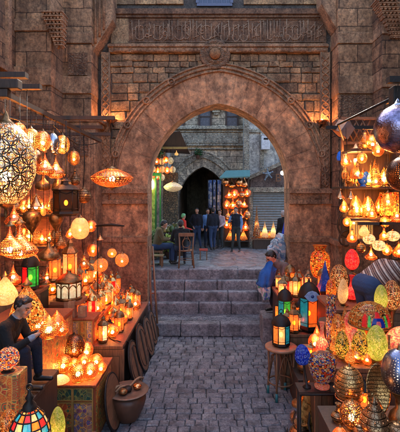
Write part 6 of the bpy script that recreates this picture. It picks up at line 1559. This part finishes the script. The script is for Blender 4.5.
# seated men on the terrace
def wchair(label, loc, rz, sc_=1.0):
    t = thing('wooden_chair', label, 'chair', loc, rz)
    b = MB(); b.lathe([(.001,.43), (.2,.43), (.215,.445), (.2,.46), (.001,.46)], 20, Matrix.Diagonal((sc_,sc_,sc_,1))); b.build('seat', M['midwood'], t)
    for sx_ in (-1, 1):
        b = MB(); b.tube([Vector((sx_*.16,.16,.43))*sc_, Vector((sx_*.19,.19,0))*sc_], .018*sc_, 8); b.build('leg', M['midwood'], t)
        b = MB(); b.tube([Vector((sx_*.2,-.24,0))*sc_, Vector((sx_*.17,-.18,.45))*sc_, Vector((sx_*.19,-.24,.92))*sc_], .019*sc_, 8); b.build('leg', M['midwood'], t)
    b = MB(); b.box(-.20*sc_, .20*sc_, -.26*sc_, -.22*sc_, .84*sc_, .93*sc_)
    for q in (-.07, .07): b.tube([Vector((q,-.19,.46))*sc_, Vector((q*1.5,-.22,.66))*sc_, Vector((q*.4,-.24,.85))*sc_], .011*sc_, 6)
    b.tube([Vector((.11*math.cos(R(20*i)), -.22, .66+.12*math.sin(R(20*i))))*sc_ for i in range(18)], .010*sc_, 6, True)
    b.build('backrest', M['midwood'], t, bevel=.004)
    b = MB(); b.tube([Vector((.17*math.cos(R(20*i)), .17*math.sin(R(20*i)), .2))*sc_ for i in range(18)], .009, 6, True); b.build('stretcher', M['midwood'], t)
    return t
cx1 = on(186, 10.95)
wchair('bentwood chair with looped back at the top of the steps', (cx1, 10.95, 1.235), R(6), 1.02)
person('man in black sweater seated on the bentwood chair with his back to us', (on(181, 11.0), 11.02, 1.235), R(8), blackc, djeans, SIT, dict(head=(-.01,.03,1.15), face=(.1,1,-.1), lw=(-.12,.36,.62)), vox=.012)
person('man in brown jacket and jeans seated sideways beside the left inner jamb', (on(158, 11.3), 11.35, 1.235), R(-75), olive, jeans, SIT, dict(chest=(0,.03,.83), neck=(0,.1,1.0), head=(0,.16,1.12), face=(0,1,-.5)), vox=.012)
t = thing('bench', 'low plank bench under the man in the brown jacket', 'bench', (on(154, 11.3), 11.35, 1.232)); b = MB(); b.box(-.3,.25,-.2,.2,.36,.41); b.build('seat', M['midwood'], t)
for sx_ in (-.25, .2): b = MB(); b.box(sx_-.03, sx_+.03, -.17, .17, 0, .36); b.build('leg', M['midwood'], t)
q, D = P(154, 262, 10.9), 10.9
t = thing('side_table', 'small square table with worn yellowish top by the left jamb', 'table', (q.x, 10.95, 1.235)); zt = .30
b = MB(); b.box(-.30,.26,-.12,.14,zt,zt+.03); b.build('top', plain('worn_yellow_board', (.28,.20,.09), .5, 0, .2), t)
for sx_ in (-.26,.22):
    for sy_ in (-.1,.11): b = MB(); b.box(sx_-.015,sx_+.015,sy_-.012,sy_+.012,0,zt); b.build('leg', M['midwood'], t)
# standing people further back
def standing(label, px, D, rz, top, bottom, k, **kw):
    return person(label, (on(px, D), D, 1.232), R(rz), top, bottom, DEF, kw.pop('over', None), scale=k, vox=.017, **kw)
standing('person in red top and green cap standing behind the seated men', 183, 13.3, -60, redc, greyc, .78, over=dict(lw=(-.1,.32,1.05), rw=(.1,.34,1.05), face=(0,1,-.3)), hat=lime_)
standing('man in navy sweater and jeans with hand on hip in the dark passage mouth', 197, 14.6, 170, navy, jeans, .86, over=dict(re=(.32,-.04,1.14), rw=(.17,.08,.97), la=(-.16,0,.09), ra=(.14,.04,.09)))
standing('man in dark navy jacket walking away right of the passage', 213, 14.2, 15, navy, jeans, .88, over=dict(la=(-.12,-.22,.12), lk=(-.1,0,.5), ra=(.1,.18,.09), rk=(.1,.18,.5)))
standing('person in light blue half hidden behind the navy jacket man', 207.5, 14.9, -160, lblue, djeans, .84)
standing('person in pale pink shirt beside the copper lamp rack', 220, 14.75, 150, pinkc, khaki, .82, over=dict(lw=(-.16,.3,1.0)))
standing('man in blue shirt and dark waistcoat standing before the copper lamps', 236, 13.9, 160, navy, khaki, .89, sleeve=lblue, over=dict(la=(-.15,0,.09), ra=(.15,.05,.09), re=(.28,.04,1.15), rw=(.16,.2,1.22)), collar=lblue)
p_ = standing('grey-haired man in black top seen past the right jamb', 283.5, 12.4, 20, blackc, khaki, .86, hair=plain('grey_hair', (.35,.33,.33), .7))
t = thing('waistcoat', 'dark navy waistcoat worn by the man before the copper lamps', 'waistcoat', (on(236, 13.9), 13.9, 1.232), R(160))
bpy.data.objects.remove(t)
# ------------------------------------------------------------------ goods beyond the arch
t = thing('copper_lamp_rack', 'tall dark rack of the far lamp shop under the teal awning', 'rack', (0,0,0))
RY = 15.0
b = MB()
x0, x1 = on(224, RY), on(248.5, RY); z0, z1 = 1.232, P(0,178,RY).z
for x in (x0, x1): b.box(x-.03, x+.03, RY-.03, RY+.03, z0, z1)
for x in (x0, x1): b.box(x-.03, x+.03, RY+.35, RY+.41, z0, z1)
b.build('post', M['darkwood'], t); b = MB(); b.box(x0, x1, RY+.36, RY+.40, z0, z1); b.build('back_board', M['darkwood'], t)
b = MB()
for zz in (P(0,240,RY).z,): b.box(x0, x1, RY-.25, RY+.36, zz-.04, zz)
b.build('shelf', M['darkwood'], t)
aw = thing('awning', 'small teal awning over the far rack of copper lamps', 'awning', (0,0,0))
b = MB(); c_ = [P(219.5,178.5,RY-.35), P(250,177,RY-.35), P(250,171,RY+.3), P(226,171.5,RY+.3)]
b.add([tuple(v) for v in c_]+[tuple(v+Vector((0,0,.04))) for v in c_], [(0,1,2,3)[::-1], (4,5,6,7), (0,4,5,1)[::-1], (1,5,6,2)[::-1], (2,6,7,3)[::-1], (3,7,4,0)[::-1]]); b.build('canopy', plain('teal_paint', (.10,.26,.25), .6, 0, .2), aw)
r = random.Random(4); rows3 = ['top', 'upper middle', 'middle', 'lower middle', 'bottom']; cols4 = ['left', 'centre-left', 'centre-right', 'right']
kinds = ['globe', 'onion', 'globe', 'pear']
for i in range(5):
    for j in range(4):
        px = 227+6.3*j+r.uniform(-.8,.8)+(1.5 if i % 2 else -1); py = 183+10.5*i+r.uniform(-1,1)
        pendant(f'copper lamp in the {rows3[i]} row, {cols4[j]} column of the far rack', px, py, RY-.05, kinds[(i+j) % 4], 3.6+r.random(), 8+r.random()*2, M['p_copper'] if (i*j+i) % 3 else M['copper'], z1 if i == 0 else 0, 'bulbs' if (i*j+i) % 3 else None, .035, group='copper lamps of the far rack', n=14)
for j in range(3):
    tablelamp(f'{["left","middle","right"][j]} cone lamp on the far rack bottom shelf', 0, 0, 0, 'cone', 4.2, 11, 'm_gold', 'copper', .1, pos=(on(230+6.6*j, RY), RY-.1, P(0,240,RY).z), D=RY)
t = thing('shop_bench', 'low display bench in front of the grey roller shutter', 'bench', (0,0,0)); SBY = 14.75
b = MB(); zb = P(0,238,SBY).z; b.box(on(252,SBY), on(280,SBY), SBY-.2, SBY+.2, zb-.05, zb); b.build('top', M['midwood'], t)
b = MB(); b.box(on(253,SBY), on(279,SBY), SBY-.15, SBY+.18, 1.232, zb-.05); b.build('body', M['darkwood'], t)
for lab, px, rp, hp, mm in (('tallest glass spire lamp in front of the roller shutter, left end', 256.5, 3.6, 33, 'm_beads'), ('medium glass spire lamp in the middle of the shutter bench', 264.5, 4, 17, 'm_white'), ('glass spire lamp at the right of the shutter bench', 273, 4, 17, 'm_white'),
                            ('short glowing cone lamp between the tall and medium spires', 260.5, 2.8, 8, 'm_gold'), ('short glowing cone lamp between the two medium spires', 269, 2.8, 8, 'm_gold'), ('short cone lamp at the far right of the shutter bench', 277.5, 2.6, 8, 'm_gold')):
    tablelamp(lab, 0, 0, 0, 'cone', rp, hp, mm, 'copper', .06, pos=(on(px, SBY), SBY-.08, zb), D=SBY, top=False)
# hanging blue clothes by the passage
t = thing('clothes_rail', 'steel rail right of the dark passage hung with blue scarves', 'clothes rail', (0,0,0))
b = MB(); b.tube([Q(208,180,15.6), Q(223,180,15.6)], .02, 6); b.tube([Q(223,180,15.6), (P(223,180,15.6).x, 15.6, 1.23)], .02, 6); b.tube([Q(208,180,15.6), (P(208,180,15.6).x, 15.6, 1.23)], .02, 6); b.build('rail', M['iron'], t)
prn = mosaic('blue_white_print', [(.25,.35,.5), (.05,.1,.25), (.45,.5,.55), (.08,.16,.35)], 9, 0, .04, lead=(.1,.12,.2), rough=.9)
for k, (px, pw, hh) in enumerate(((210.5,4,28), (214.5,4,34), (219,4.5,30))):
    drape('scarf', ['blue printed scarf hanging left on the far clothes rail', 'longest blue and white scarf in the middle of the far clothes rail', 'blue printed scarf hanging right on the far clothes rail'][k], 'scarf',
          [[Q(px-pw/2,180.5,15.55), Q(px-pw/2,180+hh*.5,15.5), Q(px-pw/2,180+hh,15.5)], [Q(px,180.5,15.5), Q(px,180+hh*.5,15.42), Q(px,180+hh,15.42)], [Q(px+pw/2,180.5,15.55), Q(px+pw/2,180+hh*.5,15.5), Q(px+pw/2,180+hh,15.5)]], prn, .05, seed=k)
# left shop: green doors, greens, small lamps, roof
t = thing('green_shop', 'narrow shop front with bright green frame on the left beyond the arch', 'shop', (0,0,0)); GY = 12.6
grn = plain('bright_green_paint', (.02,.13,.03), .4)
b = MB(); b.box(-5, on(146,GY), GY, GY+4, 1.2, 6.2); b.box(on(146,GY), on(150,14.4)-.0, 14.4, 16.9, 1.2, 6.2); b.box(-5, on(165,14.6), 14.6, 16.9, 1.2, 5.4); b.build('wall', M['farblue'], t)
for px in (147, 156, 160.5):
    b = MB(); b.box(on(px,GY)-.022, on(px,GY)+.022, GY-.08, GY-.0, 1.232, P(0,176,GY).z); b.build('door_post', grn, t)
b = MB(); b.box(on(146,GY), on(161.5,GY), GY-.085, GY-.005, P(0,176,GY).z, P(0,173,GY).z); b.build('lintel', grn, t)
b = MB(); b.box(on(148.5,GY), on(155,GY), GY-.03, GY, 1.6, P(0,178,GY).z); b.build('pane', litglass('green_lit_pane', (.20,.24,.06), .35, .8, 9), t)
rf = thing('tiled_canopy', 'dark sloping wooden canopy jutting out above the small hanging lamps', 'canopy', (0,0,0)); c4 = 13.0
b = MB(); b.prism([(on(148,c4), P(0,146,c4).z), (on(187.5,c4), P(0,148.5,c4).z), (on(180,c4), P(0,131,c4).z), (on(160,c4), P(0,134,c4).z), (on(148,c4), P(0,138,c4).z)], c4, c4+1.8)
b.build('roof', M['darkwood'], rf)
b = MB(); b.box(on(148,c4), on(187.5,c4), c4-.03, c4, P(0,149,c4).z, P(0,146.8,c4).z); b.build('fascia', plain('ochre_board', (.35,.25,.10), .6), rf)
t = pendant('intensely bright greenish white lamp in front of the green shop frame', 150, 184, 12.3, 'ovoid', 4.5, 13, M['g_white'], P(0,148,12.3).z, 'bulbg', .05, name='shop_light')
MB().ball((0,-.16,.2), .13, 10).build('glow_bulb', M['bulbg'], t)
r = random.Random(8); n_ = 0
posn = ['leftmost', 'second from left', 'middle', 'second from right', 'rightmost']
for i, (py, row) in enumerate(((162, 'upper'), (170, 'middle'), (177.5, 'lower'))):
    for j in range(5):
        px = 151.5+4.9*j+(1.5 if i % 2 else 0)
        if i == 2 and j > 2: continue
        pendant(f'{posn[j]} small gold ball lamp in the {row} row under the canopy', px+r.uniform(-.6,.6), py-2*(i == 0 and j > 2)+r.uniform(-1,1), 13.1+r.uniform(-.1,.3), 'globe', 3.1, 7, M['p_copper'] if j % 2 else litglass('warm_bubble', (.9,.45,.25), .6, .8, 50), P(0,149,13.1).z, 'bulbs' if j % 2 else None, .03, group='small gold ball lamps under the far canopy', n=12)
pendant('pale flattened disc lamp hanging at the mouth of the passage', 173, 187, 12.6, 'disc', 9.5, 10, litglass('pearl_glass', (.8,.55,.3), .5), P(0,149,13.0).z, 'bulbs', .03, n=24)
pendant('single dangling pear bulb below the canopy corner', 176.5, 153, 13.05, 'pear', 2, 5, M['g_cream'], P(0,146.8,13.0).z, None, cap=False, n=10)
# stall of greens and sweets
t = thing('display_stand', 'sloping stand by the green shop heaped with bright wares', 'stand', (0,0,0))
b = MB(); b.box(on(158,12.9), on(184,12.9), 12.9, 13.9, 1.232, 1.95); b.build('counter', M['darkwood'], t)
b = MB(); b.box(on(163,14.2), on(178,14.2), 14.2, 14.3, 1.95, 4.0)
b.build('back_panel', mosaic('shelf_of_trinkets', [(.06,.045,.03), (.15,.11,.06), (.02,.03,.025), (.10,.12,.09), (.3,.22,.12)], 21, .1, .12, rough=.4), t)
pal_ = [('white', (.5,.48,.4)), ('dark green', (.05,.11,.03)), ('ochre', (.3,.2,.05)), ('grey', (.2,.2,.19)), ('olive', (.14,.16,.04))]
for i in range(3):
    for j in range(7):
        nm, c_ = pal_[(i*3+j*2) % 5]
        tablelamp(f'{nm} round jar, {ordn[j]} from the left in the {["front","middle","back"][i]} row of the far stand', 0, 0, 0, ('ovoid', 'vase', 'pear')[(i+j) % 3], 2.6, 6+r.uniform(-1, 2.5), plain(nm.replace(' ', '_')+'_glaze', c_, .3), 'silver', .1,
                  pos=(on(160.5+3.6*j, 12.9), 13.05+.3*i, 1.951+.0), D=12.9+(i*2.0), cat='jar', name='glazed_jar', group='round jars heaped on the far stand')
def shrub(name, label, c, rad, n, sz, leaf, seed, pot=None, hh=1.0):
    t = thing(name, label, 'plant', c); rr = random.Random(seed)
    b = MB()
    for k in range(7):
        a = rr.uniform(0, 6.28); b.tube([(0,0,0), (rad*.3*math.cos(a), rad*.3*math.sin(a), rad*hh*.5), (rad*.7*math.cos(a), rad*.7*math.sin(a), rad*hh*rr.uniform(.8,1.3))], [.02,.012,.004], 5)
    b.build('stem', M['midwood'], t); b = MB()
    for k in range(n):
        a, e, q = rr.uniform(0, 6.28), rr.uniform(-1, 1), rad*rr.random()**.4
        o_ = Vector((q*math.cos(a)*math.sqrt(1-e*e), q*math.sin(a)*math.sqrt(1-e*e), rad*hh*.9+q*e*hh)); d = Vector((rr.uniform(-1,1), rr.uniform(-1,1), rr.uniform(-.6,.8))).normalized(); s_ = d.orthogonal().normalized(); L = sz*rr.uniform(.6,1.3)
        b.add([o_, o_+d*L*.5+s_*L*.28, o_+d*L, o_+d*L*.5-s_*L*.28], [(0,1,2,3)])
    b.build('foliage', leaf, t); return t
lf = plain('dark_leaf', (.03,.10,.02), .5, var=.5)
t = shrub('potted_plant', 'small green plant in a pot perched on the string course above the far arch', P(198, 156, 16.75), .16, 160, .10, lf, 2)
MB().lathe([(.06,-.12), (.10,0), (.1,.02), (.001,.02)], 12).build('pot', M['clay'], t); MB().tube([(0,0,-.05), (0,.2,-.05)], .015, 5).build('hook', M['iron'], t)
shrub('climbing_plant', 'dark leafy climber beneath the canopy by the green shop', P(154, 157, 12.9), .3, 420, .13, lf, 4, hh=.9)
shrub('potted_plant', 'dense green plant beside the brown-jacketed man at the left jamb', (on(151, 12.2), 12.2, 1.3), .40, 600, .14, plain('mixed_leaf', (.10,.15,.03), .5, var=.6), 5, hh=1.15)
shrub('potted_plant', 'bright lime bush between the two seated men', (on(171, 12.5), 12.4, 1.4), .25, 300, .12, plain('lime_leaf', (.25,.33,.04), .5, var=.5), 6, hh=1.2)
MB_ = MB().lathe([(.12,0), (.2,.2), (.2,.22), (.001,.22)], 14).build('planter', M['clay']); tag(MB_, 'small clay planter under the lime bush', 'planter'); MB_.location = (on(171,12.5), 12.4, 1.232)
for x, y, lab in ((on(151,12.2), 12.2, 'low clay dish under the dense green plant by the jamb'),):
    o = MB().lathe([(.12,0), (.2,.07), (.001,.07)], 14).build('planter', M['clay']); tag(o, lab, 'planter'); o.location = (x, y, 1.232)
t = thing('red_stool', 'tiny red-topped stool on the terrace right of the seated man', 'stool', (on(203.5, 12.2), 12.2, 1.232))
b = MB(); b.box(-.13,.13,-.13,.13,.28,.32); b.build('seat', plain('red_paint', (.4,.05,.03), .5), t)
for sx_ in (-1,1):
    for sy_ in (-1,1): b = MB(); b.box(sx_*.1-.015, sx_*.1+.015, sy_*.1-.015, sy_*.1+.015, 0, .28); b.build('leg', M['midwood'], t)
# bright bulb by the right inner jamb
c = P(282.5, 173, 10.75)
t = thing('bare_bulb', 'bright naked warm bulb on a cord just inside the right of the arch', 'light bulb', c)
MB().ball((0,0,0), .055, 12).build('glass', M['bulbw'], t); b = MB(); b.lathe([(.03,.05), (.03,.11), (.01,.13)], 10); b.tube([(0,0,.12), (.08,-.05,.4), (.17,-.12,.5)], .008, 5); b.build('socket', M['iron'], t)

# cables strung about
for nm_, lb_, pts in (('cable', 'thin black cable sagging along the left lamp beam', [(-2.3,3.6,4.28), (-2.34,4.6,4.1), (-2.28,5.8,4.22), (-2.32,7.0,4.08), (-2.3,8.2,4.27)]),
                      ('cable', 'black cable running down the left pier behind the goods', [(-2.9,9.14,4.8), (-2.86,9.13,3.9), (-2.95,9.12,2.6), (-2.85,9.1,1.5)]),
                      ('cable', 'slack wire drooping from the right spotlight to the black beam', [(2.8,9.55,4.9), (2.75,8.6,4.45), (2.6,7.6,4.3), (2.5,6.9,4.37)]),
                      ('cable', 'thin cable looping across the right pier below the spotlight', [(3.0,9.25,4.5), (3.2,9.22,4.2), (3.5,9.24,4.25), (3.7,9.24,4.45)]),
                      ('cable', 'loose lamp cord trailing over the front edge of the left table', [(-1.7,6.7,.83), (-1.5,6.5,.83), (-1.37,6.62,.78), (-1.33,7.0,.55), (-1.2,7.3,.03), (-1.15,7.9,.02)])):
    cu_ = []
    for a_, b_ in zip(pts, pts[1:]):
        for q in range(5):
            v_ = Vector(a_).lerp(Vector(b_), q/5); v_.z -= .02*math.sin(math.pi*q/5); cu_.append(v_)
    cu_.append(Vector(pts[-1])); tag(MB().tube(cu_, .009, 6).build(nm_, M['iron']), lb_, 'cable')

# ------------------------------------------------------------------ camera, light, render
cam = bpy.data.cameras.new('camera'); co = bpy.data.objects.new('camera', cam); COL.objects.link(co)
co.location = (0, 0, CZ); co.rotation_euler = (R(90), 0, 0)
cam.sensor_fit = 'HORIZONTAL'; cam.sensor_width = 36; cam.lens = 36; cam.shift_x = -10/400; cam.shift_y = -21/400
cam.clip_start = .05; cam.clip_end = 500
sc.camera = co
w = bpy.data.worlds.new('World'); sc.world = w; w.use_nodes = True; nt = w.node_tree
bg = nt.nodes['Background']; sky = nt.nodes.new('ShaderNodeTexSky'); sky.sky_type = 'NISHITA'; sky.sun_disc = False
SE, SR = R(44), R(8)
sky.sun_elevation = SE; sky.sun_rotation = SR; sky.dust_density = 2.5; sky.ozone_density = 1.0
nt.links.new(sky.outputs[0], bg.inputs[0]); bg.inputs[1].default_value = SKY
su = bpy.data.lights.new('sun', 'SUN'); so = bpy.data.objects.new('sun', su); COL.objects.link(so)
su.energy = 2.0; su.angle = R(.5); su.color = (1, .86, .7)
dvec = Vector((math.sin(SR)*math.cos(SE), math.cos(SR)*math.cos(SE), math.sin(SE)))
so.rotation_euler = dvec.to_track_quat('Z', 'Y').to_euler(); so.location = (0, 0, 20)
sc.view_settings.view_transform = 'Standard'; sc.view_settings.look = 'None'; sc.view_settings.gamma = 1; sc.view_settings.use_curve_mapping = False
sc.view_settings.exposure = EXPO
sc.render.engine = 'CYCLES'
cy = sc.cycles
cy.use_denoising = True; cy.denoiser = 'OPENIMAGEDENOISE'; cy.max_bounces = 8; cy.transparent_max_bounces = 12; cy.diffuse_bounces = 4; cy.glossy_bounces = 4
cy.sample_clamp_indirect = 6; cy.sample_clamp_direct = 0; cy.caustics_reflective = False; cy.caustics_refractive = False
